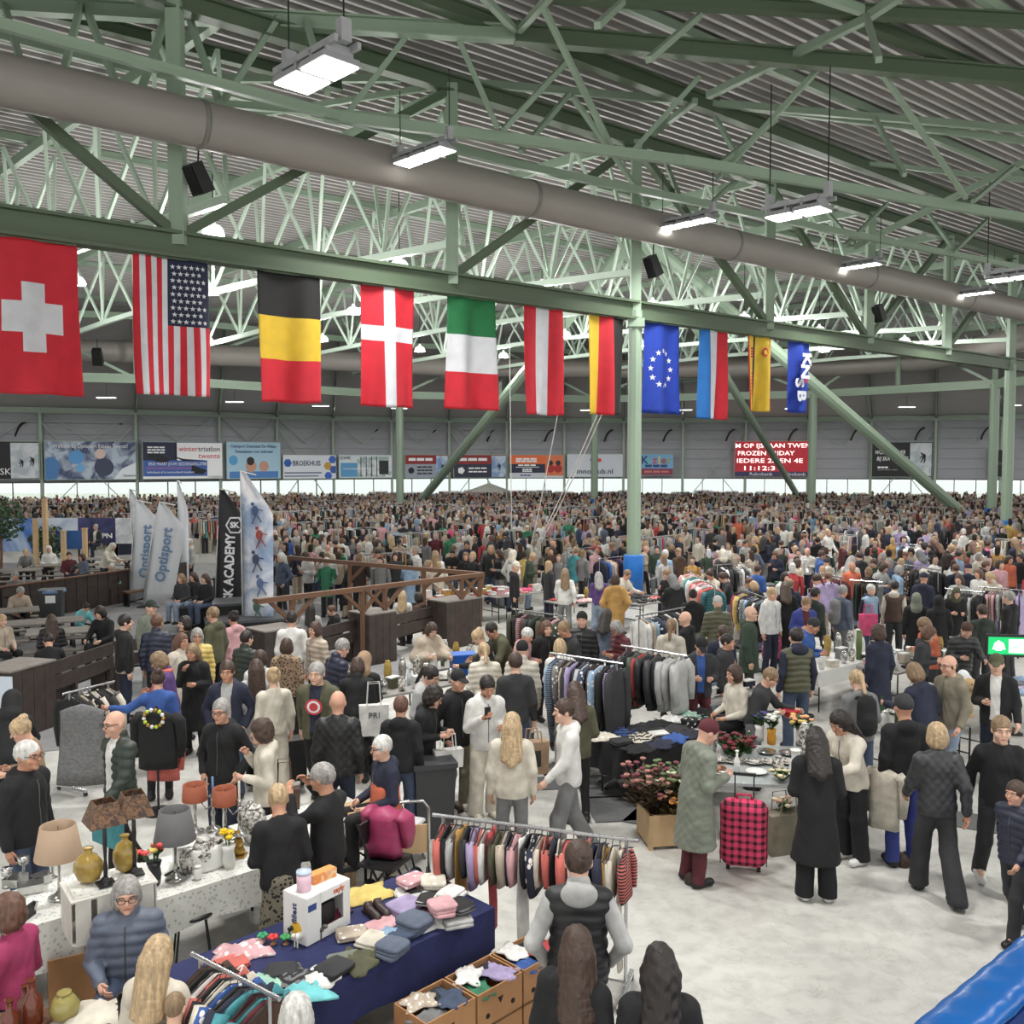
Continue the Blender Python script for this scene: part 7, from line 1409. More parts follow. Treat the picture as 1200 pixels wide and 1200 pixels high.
# --- nearest
o = Pp(678, 990, 178, 'pockets', 'vest', 'black', 'straight', 'paledenim', 'short', 'brunette', 'in black quilted vest over light grey hoodie, seen from behind', 1.82, sleeves='silver')
Pp(676, 1091, 150, 'stand', 'jacket', 'black', 'slim', 'black', 'long', 'brunette', 'with long brown hair in black, head turned right, bottom edge', 1.66, yaw=.5)
Pp(773, 1112, 178, 'stand', 'jacket', 'black', 'slim', 'black', 'wavy', 'darkhair', 'with long dark wavy hair in black, bottom centre, seen from behind', 1.64)
Pp(148, 1034, 12, 'sit', 'puffer', 'slate', 'straight', 'denim', 'bob', 'greyhair', 'seated in blue quilted jacket with grey bob and glasses', 1.68, yaw=.2, glasses=True, build=1.08)
chair(G(150, 1180), .2, 'black chair under the person in blue quilted jacket')
Pp(186, 1103, 170, 'sit', 'sweater', 'cream', 'straight', 'denim', 'long', 'blond', 'seated in cream sweater with long blond hair, seen from behind', 1.66)
chair(G(190, 1290), 3.0, 'black chair under the person in cream sweater with blond hair')
Pp(205, 1168, 178, 'sit', 'sweater', 'grey', 'straight', 'black', 'buzz', 'darkblond', 'with cropped light brown hair at the bottom left, seated', 1.3)
Pp(347, 1172, 190, 'sit', 'sweater', 'silver', 'straight', 'black', 'bob', 'whitehair', 'with white bobbed hair at the bottom edge', 1.66)
Pp(8, 1055, -100, 'sit', 'sweater', 'magenta', 'straight', 'black', 'curly', 'auburn', 'seated in magenta top with curly auburn hair, left edge', 1.68)
chair(G(2, 1190), -1.7, 'black chair under the person in magenta top', SILV)
Pp(32, 872, 75, 'stand', 'jacket', 'black', 'straight', 'denim', 'short', 'whitehair', 'in black fleece with white hair and glasses at left', 1.78, glasses=True, build=1.08)
Pp(24, 846, -70, 'browse', 'sweater', 'tan', 'straight', 'black', 'bun', 'blond', 'with blond curly bun in tan top behind the black fleece', 1.66)
Pp(14, 820, 200, 'lean', 'hoodie', 'black', 'straight', 'black', 'hood', 'black', 'bending in black hooded jacket at the left edge', 1.74)
o = Pp(134, 836, -35, 'walk', 'puffer', 'darkgreen', 'slim', 'black', 'bald', 'grey', 'bald, walking in dark green puffer jacket with glasses', 1.8, glasses=True, inner='white'); hand_bag(o, 'walk', 'L', 'teal shopping bag carried by the bald walker in green', 'teal', .36, .12, .26, .12)
Pp(185, 787, 200, 'side', 'sweater', 'blue', 'slim', 'black', 'bun', 'brunette', 'in bright blue sweater reaching an arm to the rack', 1.66)
Pp(186, 768, -70, 'browse', 'coat', 'purple', 'slim', 'black', 'curly', 'darkblond', 'in purple coat with pink scarf and curly hair', 1.66, scarf='coral')
Pp(213, 744, 60, 'stand', 'coat', 'cream', 'slim', 'black', 'long', 'auburn', 'in cream coat with long auburn hair beside the yellow jacket', 1.68)
Pp(231, 743, 20, 'stand', 'puffer', 'yellow', 'slim', 'black', 'bob', 'greyhair', 'in yellow puffer jacket with grey hair and glasses', 1.66, glasses=True)
Pp(225, 762, -5, 'mouth', 'coat', 'black', 'slim', 'black', 'long', 'darkblond', 'in black coat holding a hand to the mouth', 1.66)
Pp(266, 777, 5, 'pockets', 'jacket', 'navy', 'straight', 'denim', 'short', 'brunette', 'in navy jacket over grey hood facing the viewer', 1.8, inner='silver')
Pp(259, 822, -12, 'pockets', 'jacket', 'black', 'straight', 'navy', 'short', 'greyhair', 'in black leather jacket with grey hair and glasses facing the viewer', 1.76, glasses=True)
o = Pp(306, 846, -75, 'mouth', 'jacket', 'cream', 'slim', 'black', 'curly', 'brunette', 'in cream fleece with brown curls and shoulder bag', 1.66); bag(Vector((o.location.x + .2, o.location.y - .05, .72)), .3, 'brown shoulder bag of the person in cream fleece', 'brown', .3, .12, .24, .3)
Pp(320, 785, -150, 'stand', 'sweater', 'cream', 'wide', 'cream', 'bun', 'blond', 'in pale yellow sweater with blond tied hair', 1.68)
o = Pp(371, 779, -8, 'walk', 'jacket', 'olive', 'straight', 'black', 'short', 'greyhair', 'in open olive cardigan over navy printed shirt', 1.82, inner='navy', build=1.1); J = skel('walk')
for r, c, dy in ((.1, (190, 60, 70), 0), (.075, (225, 225, 225), -.004), (.05, (190, 60, 70), -.008)): b = MB().lathe([(0, 0), (r, 0), (r, .003), (0, .003)], n=14).xf(Matrix.Translation((0, -.152 + dy, 1.26)) @ Matrix.Rotation(PI / 2, 4, 'X')).build('chest_print', flat(c), o)
e = thing('shopping_trolley', G(342, 925), .5, 'black two-wheeled shopping trolley beside the cream fleece', 'trolley'); MB().box((0, 0, .42), (.34, .26, .55), taper=1.05).build('bag', mat('black_nylon', (30, 30, 33), .5), e); MB().tube([(-.15, .16, .1), (-.15, .2, .95), (.15, .2, .95), (.15, .16, .1)], .012, 6).build('frame', BLACKM, e)
for s in (-1, 1): MB().bar((s * .18 - .02, .12, .08), (s * .18 + .02, .12, .08), .16, n=12).build('wheel', BLACKM, e)
Pp(396, 812, 182, 'stand', 'quiltjacket', 'black', 'straight', 'navy', 'bald', 'brunette', 'bald, in black diamond-quilted jacket, seen from behind', 1.8)
o = Pp(419, 775, 185, 'pick', 'coat', 'black', 'slim', 'black', 'bob', 'brunette', 'in black coat with white tote bag on the arm', 1.68); e = bag(Vector((o.location.x + .25, o.location.y - .1, .68)), .2, 'large white tote bag with printed letters', 'white', .38, .10, .42, .3, 'tote_bag'); lettering('PRI', .12, flat((90, 90, 95)), e, (0, -.062, .28))
Pp(470, 818, 176, 'stand', 'hoodie', 'black', 'straight', 'denim', 'short', 'auburn', 'in black hooded jacket and jeans with reddish hair, seen from behind', 1.66)
o = Pp(508, 808, 70, 'bent' if False else 'browse', 'jacket', 'black', 'slim', 'charcoal', 'curly', 'darkhair', 'in black jacket with dark curls and glasses facing right', 1.68, glasses=True); bag(Vector((o.location.x + .3, o.location.y - .1, .72)), .4, 'white and black handbag of the dark-curled person', 'white', .34, .12, .22, .2)
Pp(537, 790, 35, 'pockets', 'jacket', 'black', 'straight', 'khaki', 'cap', 'black', 'bearded, in black cap and black jacket, beige trousers', 1.78, shoe='white')
o = Pp(571, 788, 20, 'phone', 'hoodie', 'white', 'wide', 'cream', 'short', 'darkhair', 'dark-bearded, in white hoodie looking at a phone', 1.78, shoe='cream', skin=SKINS[3]); J = skel('phone')
def beard(o, pose, yaw, c):
    s = SDF(.011); s.el((0, -.03, -.068), (.06, .066, .066), .02).el((0, -.03, .03), (.1, .2, .085), .01, None, -1).el((0, -.105, -.055), (.022, .02, .01), .006, None, -1); k = ('beard',)
    if k not in _P: _P[k] = npmesh('beard', *s.nets(), [HAIR])
    q = link('beard', _P[k], o, color=CLR[c]); J = skel(pose); q.matrix_local = Matrix.Translation(Vector(J['head'])) @ Matrix([list(r) for r in yawed(J, yaw)]).to_4x4()
beard(o, 'phone', 0, 'darkhair'); p = o.matrix_basis @ Vector(J['wrR'] + np.array([.04, -.07, .03])); ph = thing('smartphone', p, .4, 'black smartphone held by the person in white hoodie', 'phone'); MB().box((0, 0, .05), (.075, .012, .15)).build('body', BLACKM, ph); MB().box((0, .007, .05), (.068, .002, .14)).build('screen', mat('phone_screen', (40, 46, 58), .1, var=0), ph)
Pp(600, 838, 178, 'stand', 'jacket', 'cream', 'straight', 'grey', 'long', 'blond', 'in cream jacket with long blond hair, seen from behind', 1.68)
o = Pp(661, 822, -80, 'walk', 'hoodie', 'white', 'wide', 'grey', 'short', 'brunette', 'in white hoodie walking left past the rack', 1.78); e = bag(Vector((o.location.x - .38, o.location.y + .1, .95)), .3, 'brown paper bag with black print by the white hoodie', 'tan', .3, .14, .36, .12); MB().box((0, -.078, .18), (.12, .004, .18)).build('label_print', BLACKM, e)
Pp(674, 803, 186, 'browse', 'jacket', 'olive', 'slim', 'black', 'long', 'brunette', 'in olive jacket with very long brown hair facing the rack', 1.68)
Pp(604, 767, 185, 'stand', 'sweater', 'charcoal', 'straight', 'denim', 'short', 'brunette', 'in dark charcoal sweater beside the white hoodie, seen from behind', 1.82)
o = Pp(326, 925, 200, 'browse', 'sweater', 'black', 'skirt', 'khaki', 'short', 'blond', 'in black top and leopard skirt with short blond hair', 1.64); t = [c for c in o.children if c.name.startswith('skirt')][0]; t.data = t.data.copy(); t.data.materials[0] = LEOP
o = Pp(378, 903, -110, 'photo', 'sweater', 'black', 'straight', 'black', 'short', 'greyhair', 'in black sweater with short grey hair taking a photo', 1.7, glasses=True, build=1.1)
Pp(447, 866, -60, 'sit', 'hoodie', 'navy', 'straight', 'black', 'short', 'whitehair', 'white-haired, seated in navy and orange jacket', 1.7, glasses=True, dz=.24)
e = thing('walker_seat', Vector((G(447, 866, 1.5).x, G(447, 866, 1.5).y + .05, 0)), -1., 'black wheeled walker under the person in navy and orange', 'walker'); MB().box((0, 0, .64), (.42, .34, .04)).build('seat', BLACKM, e)
for sx in (-1, 1):
    for sy in (-1, 1): MB().bar((sx * .2, sy * .15, .62), (sx * .24, sy * .26, .08), .022, n=6).build('leg', BLACKM, e); MB().bar((sx * .24 - .015, sy * .26, .07), (sx * .24 + .015, sy * .26, .07), .14, n=12).build('wheel', BLACKM, e)
o = bpy.data.objects[-1] if False else [c for c in COL.objects if c.get('label', '').startswith('person white-haired, seated')][0]
s = SDF(.016); J = skel('sit'); s.rc(J['waist'] + np.array([0, 0, .08]), J['pel'], .182, .205, .04, (1, 1.22, 1)); s.cut = J['pel'][2] - .07; link('orange_panel', npmesh('orange_panel', *s.nets(), [FABRIC]), o, color=CLR['orange'])
# --- around the crockery tables and the terrace front
for r in ((506, 733, 35, 'pick', 'poncho', 'beige', 'straight', 'grey', 'bob', 'brunette', 'in beige poncho with dark bob behind the glassware table', 1.66), (505, 784, 60, 'browse', 'hoodie', 'silver', 'straight', 'charcoal', 'pony', 'darkhair', 'in light grey hoodie with dark ponytail', 1.7), (612, 753, 175, 'stand', 'puffer', 'cream', 'straight', 'grey', 'beanie', 'black', 'in cream puffer jacket with black hat, seen from behind', 1.74),
    (576, 736, -60, 'lean', 'parka', 'olive', 'straight', 'charcoal', 'short', 'darkhair', 'bending in olive parka over the goods', 1.76), (560, 737, -90, 'pick', 'jacket', 'black', 'straight', 'black', 'bun', 'blond', 'in black with blond bun beside the blue box', 1.64), (567, 757, 190, 'browse', 'puffer', 'cream', 'slim', 'black', 'pony', 'blond', 'in cream puffer with blond ponytail, seen from behind', 1.68),
    (342, 718, 186, 'stand', 'sweater', 'white', 'straight', 'denim', 'short', 'darkhair', 'in white sweater seen from behind at the dark bench', 1.82), (369, 731, -40, 'stand', 'puffer', 'beige', 'slim', 'black', 'bob', 'brunette', 'in long beige puffer with brown hair', 1.7), (336, 750, 182, 'stand', 'jacket', 'tan', 'slim', 'black', 'bob', 'brunette', 'in leopard print jacket seen from behind', 1.66),
    (401, 750, 130, 'browse', 'puffer', 'navy', 'straight', 'denim', 'short', 'greyhair', 'in navy puffer with grey hair, turned away', 1.78), (427, 768, 175, 'browse', 'parka', 'black', 'slim', 'black', 'hood', 'tan', 'in black parka with fur-edged hood', 1.68), (305, 764, 200, 'stand', 'coat', 'white', 'slim', 'charcoal', 'bob', 'brunette', 'in white coat left of the leopard jacket', 1.64),
    (147, 722, 120, 'stand', 'jacket', 'black', 'straight', 'navy', 'short', 'darkhair', 'in two-tone black and beige jacket by the bench', 1.8), (184, 722, 178, 'stand', 'puffer', 'navy', 'straight', 'black', 'short', 'auburn', 'in navy puffer with brown hair, seen from behind on terrace', 1.8), (177, 705, 60, 'stand', 'jacket', 'sage', 'straight', 'grey', 'cap', 'darkgreen', 'in grey-green jacket with dark green cap', 1.8), (249, 713, -110, 'stand', 'jacket', 'olive', 'straight', 'black', 'short', 'darkblond', 'fair-haired, in olive leather jacket', 1.82), (289, 741, 150, 'stand', 'puffer', 'darkgreen', 'slim', 'black', 'short', 'darkhair', 'in dark green puffer with black hair, seen from behind', 1.7), (216, 724, -40, 'stand', 'jacket', 'black', 'slim', 'black', 'bob', 'darkhair', 'in black behind the auburn-haired one', 1.7), (273, 722, -120, 'stand', 'jacket', 'pink', 'slim', 'black', 'bun', 'darkhair', 'in dusty pink jacket with dark bun', 1.66), (300, 775, -160, 'stand', 'coat', 'silver', 'slim', 'black', 'long', 'brunette', 'in light coat behind the pale yellow sweater', 1.68)):
    o = Pp(*r)
for lab, key, c2 in (('two-tone', 'lower', 'beige'),):
    o = [c for c in COL.objects if 'two-tone' in c.get('label', '')][0]; s = SDF(.016); J = skel('stand'); s.rc(J['waist'], J['pel'] - np.array([0, 0, .2]), .172, .19, .04, (1, 1.34, 1)); s.cut = .83; link('beige_panel', npmesh('beige_panel', *s.nets(), [FABRIC]), o, color=CLR['beige'])
o = [c for c in COL.objects if 'leopard print jacket' in c.get('label', '')][0]; t = [c for c in o.children if c.name.startswith('jacket')][0]; t.data = t.data.copy(); t.data.materials[0] = LEOP
# --- seated on the terrace
seats = [(131, 661, -10, 'sit', 'jacket', 'aqua', 'straight', 'black', 'short', 'whitehair', 'seated in bright turquoise jacket on the plank bench', 1.64), (88, 664, 70, 'sit_table', 'coat', 'navy', 'straight', 'black', 'bob', 'darkhair', 'leaning forward in dark navy beside the bin', 1.68), (112, 671, 20, 'sit', 'jacket', 'brown', 'slim', 'black', 'long', 'darkhair', 'small, with long dark hair, next to the turquoise jacket', 1.25), (212, 674, -20, 'sit', 'jacket', 'charcoal', 'straight', 'paledenim', 'long', 'darkblond', 'with long fair hair, seated on stage, left of three', 1.62), (226, 672, -25, 'sit', 'jacket', 'charcoal', 'straight', 'paledenim', 'long', 'brunette', 'in dark jacket seated on stage, middle of three', 1.64), (240, 674, -30, 'sit', 'sweater', 'black', 'straight', 'denim', 'long', 'brunette', 'in black, seated on stage, right of three', 1.66),
    (18, 672, 20, 'sit_table', 'jacket', 'grey', 'straight', 'charcoal', 'short', 'greyhair', 'in grey jacket with grey hair seated at far left', 1.74), (24, 694, 40, 'hunch', 'jacket', 'beige', 'straight', 'black', 'short', 'greyhair', 'hunched in beige jacket at the left picnic table', 1.74), (60, 722, -150, 'sit', 'puffer', 'black', 'straight', 'charcoal', 'long', 'brunette', 'seated in black puffer with long brown hair', 1.66), (117, 714, -10, 'sit_table', 'hoodie', 'black', 'straight', 'black', 'curly', 'darkhair', 'curly-haired in black hoodie looking at a phone at the table', 1.78), (101, 712, 60, 'hunch', 'hoodie', 'aqua', 'straight', 'black', 'short', 'darkhair', 'in pale turquoise hoodie bent over the table', 1.4), (2, 722, 60, 'sit', 'jacket', 'beige', 'straight', 'black', 'bob', 'blond', 'in beige with blond hair seated at the left edge', 1.66), (57, 752, -150, 'hunch', 'hoodie', 'black', 'straight', 'grey', 'short', 'darkhair', 'bent forward in black hoodie behind the bench', 1.76), (472, 694, 178, 'sit', 'sweater', 'white', 'straight', 'black', 'long', 'blond', 'in white with blond hair on the bench, seen from behind', 1.66), (490, 696, -120, 'sit', 'jacket', 'brown', 'straight', 'black', 'bob', 'darkhair', 'in brown jacket on the bench beside the white sweater', 1.68), (516, 690, 0, 'sit', 'sweater', 'grey', 'straight', 'black', 'short', 'darkblond', 'small, in grey, facing us across the terrace corner plinth', 1.3), (364, 708, 185, 'sit', 'sweater', 'silver', 'straight', 'black', 'long', 'darkhair', 'in light sweater with long dark hair seated beyond the bench', 1.66), (388, 712, -60, 'sit_table', 'jacket', 'black', 'straight', 'black', 'short', 'auburn', 'small figure in black seated left of the front post', 1.5), (30, 645, 10, 'sit_table', 'jacket', 'grey', 'straight', 'black', 'short', 'blond', 'in grey jacket drinking behind the board wall', 1.7), (57, 641, 20, 'sit', 'puffer', 'white', 'straight', 'black', 'hood', 'white', 'in white hooded jacket behind the board wall', 1.7), (81, 648, 30, 'sit', 'jacket', 'burgundy', 'straight', 'black', 'short', 'darkhair', 'in burgundy jacket behind the board wall', 1.7), (96, 650, -30, 'sit', 'jacket', 'slate', 'straight', 'black', 'bob', 'brunette', 'in blue-grey jacket behind the board wall', 1.66), (132, 640, 80, 'lean', 'jacket', 'cream', 'straight', 'charcoal', 'hood', 'cream', 'bending in cream jacket left of the feather flags', 1.7), (205, 634, 20, 'browse', 'sweater', 'silver', 'straight', 'black', 'bob', 'greyhair', 'in light grey right of the feather flag pair', 1.68), (222, 632, -60, 'stand', 'jacket', 'silver', 'straight', 'black', 'short', 'whitehair', 'white-haired in light grey jacket by black feather flag', 1.7), (222, 596, 180, 'stand', 'tee', 'hotpink', 'straight', 'black', 'short', 'darkhair', 'in bright pink top behind the feather flags', 1.7)]
for r in seats: Pp(*r, **({'dz': .25} if 'stage' in r[10] else {}))
Pp(112, 615, -15, 'sit', 'jacket', 'charcoal', 'straight', 'navy', 'short', 'greyhair', 'in open dark jacket seated before the violet screen', 1.8, inner='white', dz=.35)
# --- right foreground
o = Pp(829, 848, 110, 'browse', 'quiltcoat', 'sage', 'straight', 'burgundy', 'beanie', 'burgundy', 'in long grey-green quilted coat with dark red hat', 1.7, build=1.05)
Pp(956, 857, 172, 'browse', 'coat', 'black', 'wide', 'black', 'long', 'darkhair', 'in long black coat with long dark hair, white shoes', 1.7, shoe='white')
o = Pp(984, 838, -60, 'pick', 'jacket', 'cream', 'wide', 'black', 'long', 'darkhair', 'in cream jacket with long dark hair and a coat on the arm', 1.72, shoe='white'); g = link('draped_coat', garment_mesh('coat', 1), None, Vector((o.location.x + .3, o.location.y - .12, 1.12)), .8, CLR['cream']); g.scale = (1.1, .75, .62); tag(g, 'beige coat draped over the arm of the cream jacket', 'coat')
Pp(1059, 817, 186, 'stand', 'hoodie', 'black', 'straight', 'royal', 'beanie', 'charcoal', 'in black hoodie, dark beanie and blue track trousers, from behind', 1.84)
Pp(1098, 850, 178, 'walk', 'quiltjacket', 'charcoal', 'wide', 'charcoal', 'bob', 'blond', 'blond, in dark quilted bomber and wide trousers walking away', 1.74)
Pp(1174, 843, -15, 'walk', 'sweater', 'black', 'straight', 'charcoal', 'short', 'darkblond', 'in black sweater walking towards us at right', 1.8, shoe='white')
Pp(1190, 918, -60, 'walk', 'puffer', 'navy', 'straight', 'charcoal', 'short', 'brunette', 'small, in navy quilted jacket at the right edge', 1.46)
Pp(1112, 770, -70, 'carry', 'jacket', 'khaki', 'straight', 'paledenim', 'fringe', 'brunette', 'balding, in khaki jacket and jeans with glasses', 1.82, glasses=True)
Pp(1072, 775, 200, 'pick', 'jacket', 'navy', 'straight', 'denim', 'bob', 'darkblond', 'in navy hooded jacket, fair hair, seen from behind', 1.74)
Pp(1168, 769, -30, 'carry', 'jacket', 'black', 'straight', 'navy', 'cap', 'olive', 'in black bomber over white shirt with olive cap', 1.8, inner='white')
Pp(1004, 800, 186, 'browse', 'hoodie', 'grey', 'straight', 'denim', 'pony', 'blond', 'blond with ponytail and black backpack', 1.68, pack='black')
Pp(1029, 735, 200, 'stand', 'coat', 'navy', 'straight', 'navy', 'curly', 'brunette', 'in long navy coat with brown curls, seen from behind', 1.72)
Pp(933, 738, 190, 'stand', 'vest', 'olive', 'straight', 'denim', 'short', 'darkhair', 'in olive quilted vest and jeans, seen from behind', 1.84, sleeves='navy', build=1.08)
o = Pp(903, 787, 60, 'pick', 'sweater', 'charcoal', 'straight', 'grey', 'short', 'darkblond', 'in dark top holding a red bowl over the flowers', 1.66, glasses=True); vase(Vector((o.location.x + .45, o.location.y - .12, .98)), [(.05, 0), (.1, .06), (.12, .1)], mat('red_glaze', (180, 30, 44), .25), 'glossy red bowl held above the flower table', 'bowl', 'bowl')
Pp(860, 810, -70, 'raise' if False else 'sit', 'sweater', 'cream', 'straight', 'black', 'bob', 'brunette', 'seated in cream knit sweater behind the flowers', 1.68, seatz=.75)
Pp(822, 750, 0, 'browse', 'jacket', 'charcoal', 'straight', 'burgundy', 'cap', 'black', 'in open dark jacket over blue sweatshirt with black cap', 1.76, inner='blue')
Pp(848, 741, 10, 'phone', 'jacket', 'navy', 'straight', 'paledenim', 'pony', 'brunette', 'in navy cardigan over white shirt looking down', 1.7, inner='white')
Pp(880, 712, 75, 'stand', 'parka', 'green', 'straight', 'charcoal', 'bald', 'brunette', 'bald, in dark green hooded parka with glasses', 1.82, glasses=True)
Pp(841, 700, 172, 'carry', 'puffer', 'olive', 'straight', 'charcoal', 'cap', 'silver', 'in olive puffer with light cap, seen from behind', 1.8)
Pp(787, 727, 160, 'stand', 'jacket', 'cream', 'slim', 'black', 'pony', 'darkblond', 'in cream jacket with tied fair hair, from behind at jacket rack', 1.7)
Pp(803, 722, -120, 'stand', 'jacket', 'black', 'straight', 'black', 'bald', 'brunette', 'bald, in black behind the cream jacket', 1.76)
Pp(722, 730, -60, 'browse', 'puffer', 'burgundy', 'straight', 'charcoal', 'bob', 'greyhair', 'in dark red puffer with grey hair and glasses', 1.68, glasses=True)
Pp(682, 719, -10, 'stand', 'puffer', 'black', 'straight', 'black', 'beanie', 'black', 'in black puffer with dark headband facing us', 1.8)
Pp(661, 731, -60, 'browse', 'jacket', 'charcoal', 'straight', 'black', 'short', 'darkblond', 'in grey leather jacket looking down', 1.76)
Pp(641, 731, 20, 'stand', 'jacket', 'black', 'slim', 'black', 'bob', 'auburn', 'in black leather jacket with copper hair', 1.68)
Pp(618, 734, 60, 'browse', 'jacket', 'pink', 'slim', 'grey', 'short', 'whitehair', 'white-haired in pale pink jacket', 1.64)
Pp(656, 752, 185, 'browse', 'jacket', 'white', 'slim', 'black', 'bob', 'blond', 'blond in white at the clothes rack, seen from behind', 1.66)
Pp(711, 716, 160, 'browse', 'jacket', 'slate', 'slim', 'black', 'long', 'darkhair', 'with long dark hair behind the dark red puffer', 1.68)
Pp(662, 666, 180, 'walk', 'jacket', 'white', 'straight', 'grey', 'long', 'darkblond', 'in white jacket with long fair hair walking away', 1.68)
Pp(735, 668, 50, 'pick', 'jacket', 'cream', 'straight', 'pink', 'short', 'darkblond', 'in cream trench jacket before the blue column padding', 1.68)
Pp(780, 645, 140, 'stand', 'puffer', 'sky', 'straight', 'charcoal', 'short', 'whitehair', 'in pale blue puffer right of the padded column', 1.78)
Pp(795, 643, -150, 'stand', 'jacket', 'brown', 'straight', 'charcoal', 'cap', 'tan', 'in dark brown jacket beside the pale blue puffer', 1.76)
Pp(604, 660, 80, 'stand', 'jacket', 'black', 'straight', 'black', 'cap', 'cream', 'in black with a light hat at left of the pink goods', 1.72)
Pp(832, 670, -60, 'pick', 'sweater', 'cream', 'straight', 'black', 'bun', 'brunette', 'in cream sweater by the pastel cardigans', 1.66)
Pp(945, 702, 5, 'browse', 'jacket', 'royal', 'straight', 'charcoal', 'short', 'darkblond', 'in open violet-blue jacket over red checked shirt', 1.74, inner='burgundy')
Pp(953, 727, 60, 'browse', 'jacket', 'blue', 'straight', 'charcoal', 'beanie', 'charcoal', 'in bright blue jacket with grey beanie', 1.74)
Pp(956, 690, 120, 'stand', 'jacket', 'darkgreen', 'straight', 'charcoal', 'short', 'darkhair', 'in dark green jacket behind the violet-blue one', 1.78)
Pp(988, 687, 120, 'stand', 'jacket', 'slate', 'straight', 'grey', 'short', 'greyhair', 'grey-haired with a large grey backpack', 1.76, pack='grey')
o = Pp(1021, 686, 20, 'stand', 'vest', 'sky', 'straight', 'denim', 'short', 'whitehair', 'in pale blue vest with a pink bag', 1.68, sleeves='navy', glasses=True); bag(Vector((o.location.x - .12, o.location.y - .22, .62)), 0, 'bright pink shopping bag held by the pale blue vest', 'hotpink', .36, .12, .46, .2)
Pp(1049, 682, 150, 'stand', 'vest', 'brown', 'straight', 'charcoal', 'short', 'darkhair', 'in long brown quilted vest with white sleeves', 1.74, sleeves='cream')
Pp(1074, 696, 160, 'stand', 'coat', 'black', 'straight', 'black', 'scarf', 'sage', 'in black coat with grey-green headscarf', 1.66)
Pp(1100, 700, 175, 'stand', 'coat', 'black', 'straight', 'black', 'scarf', 'black', 'in black coat with black headscarf, seen from behind', 1.68)
Pp(1121, 690, -10, 'browse', 'coat', 'black', 'straight', 'black', 'scarf', 'olive', 'in black robe with olive headscarf facing us', 1.66)
Pp(1083, 723, -80, 'browse', 'jacket', 'orange', 'straight', 'charcoal', 'curly', 'darkblond', 'grey-haired in orange jacket at the household goods', 1.66)
Pp(1089, 738, 60, 'browse', 'hoodie', 'charcoal', 'straight', 'charcoal', 'bob', 'auburn', 'in dark hooded jacket over purple with auburn hair', 1.66)
Pp(1133, 733, -5, 'pick', 'puffer', 'charcoal', 'straight', 'charcoal', 'beanie', 'brown', 'in dark puffer with brown beanie facing us', 1.7)
Pp(1151, 710, 185, 'stand', 'jacket', 'darkgreen', 'straight', 'charcoal', 'short', 'brunette', 'in dark green coat at the floral blouses, from behind', 1.72)
Pp(1182, 694, -140, 'stand', 'hoodie', 'black', 'straight', 'charcoal', 'short', 'greyhair', 'grey-haired in black hooded jacket at right edge', 1.8)
Pp(1158, 635, 70, 'stand', 'tee', 'hotpink', 'straight', 'black', 'bun', 'brunette', 'in bright pink t-shirt with dark bun at right', 1.68)
Pp(1086, 760, -60, 'hunch', 'sweater', 'green', 'straight', 'black', 'hood', 'green', 'in striped green top stooping behind the navy jacket', 1.6, seatz=.5)
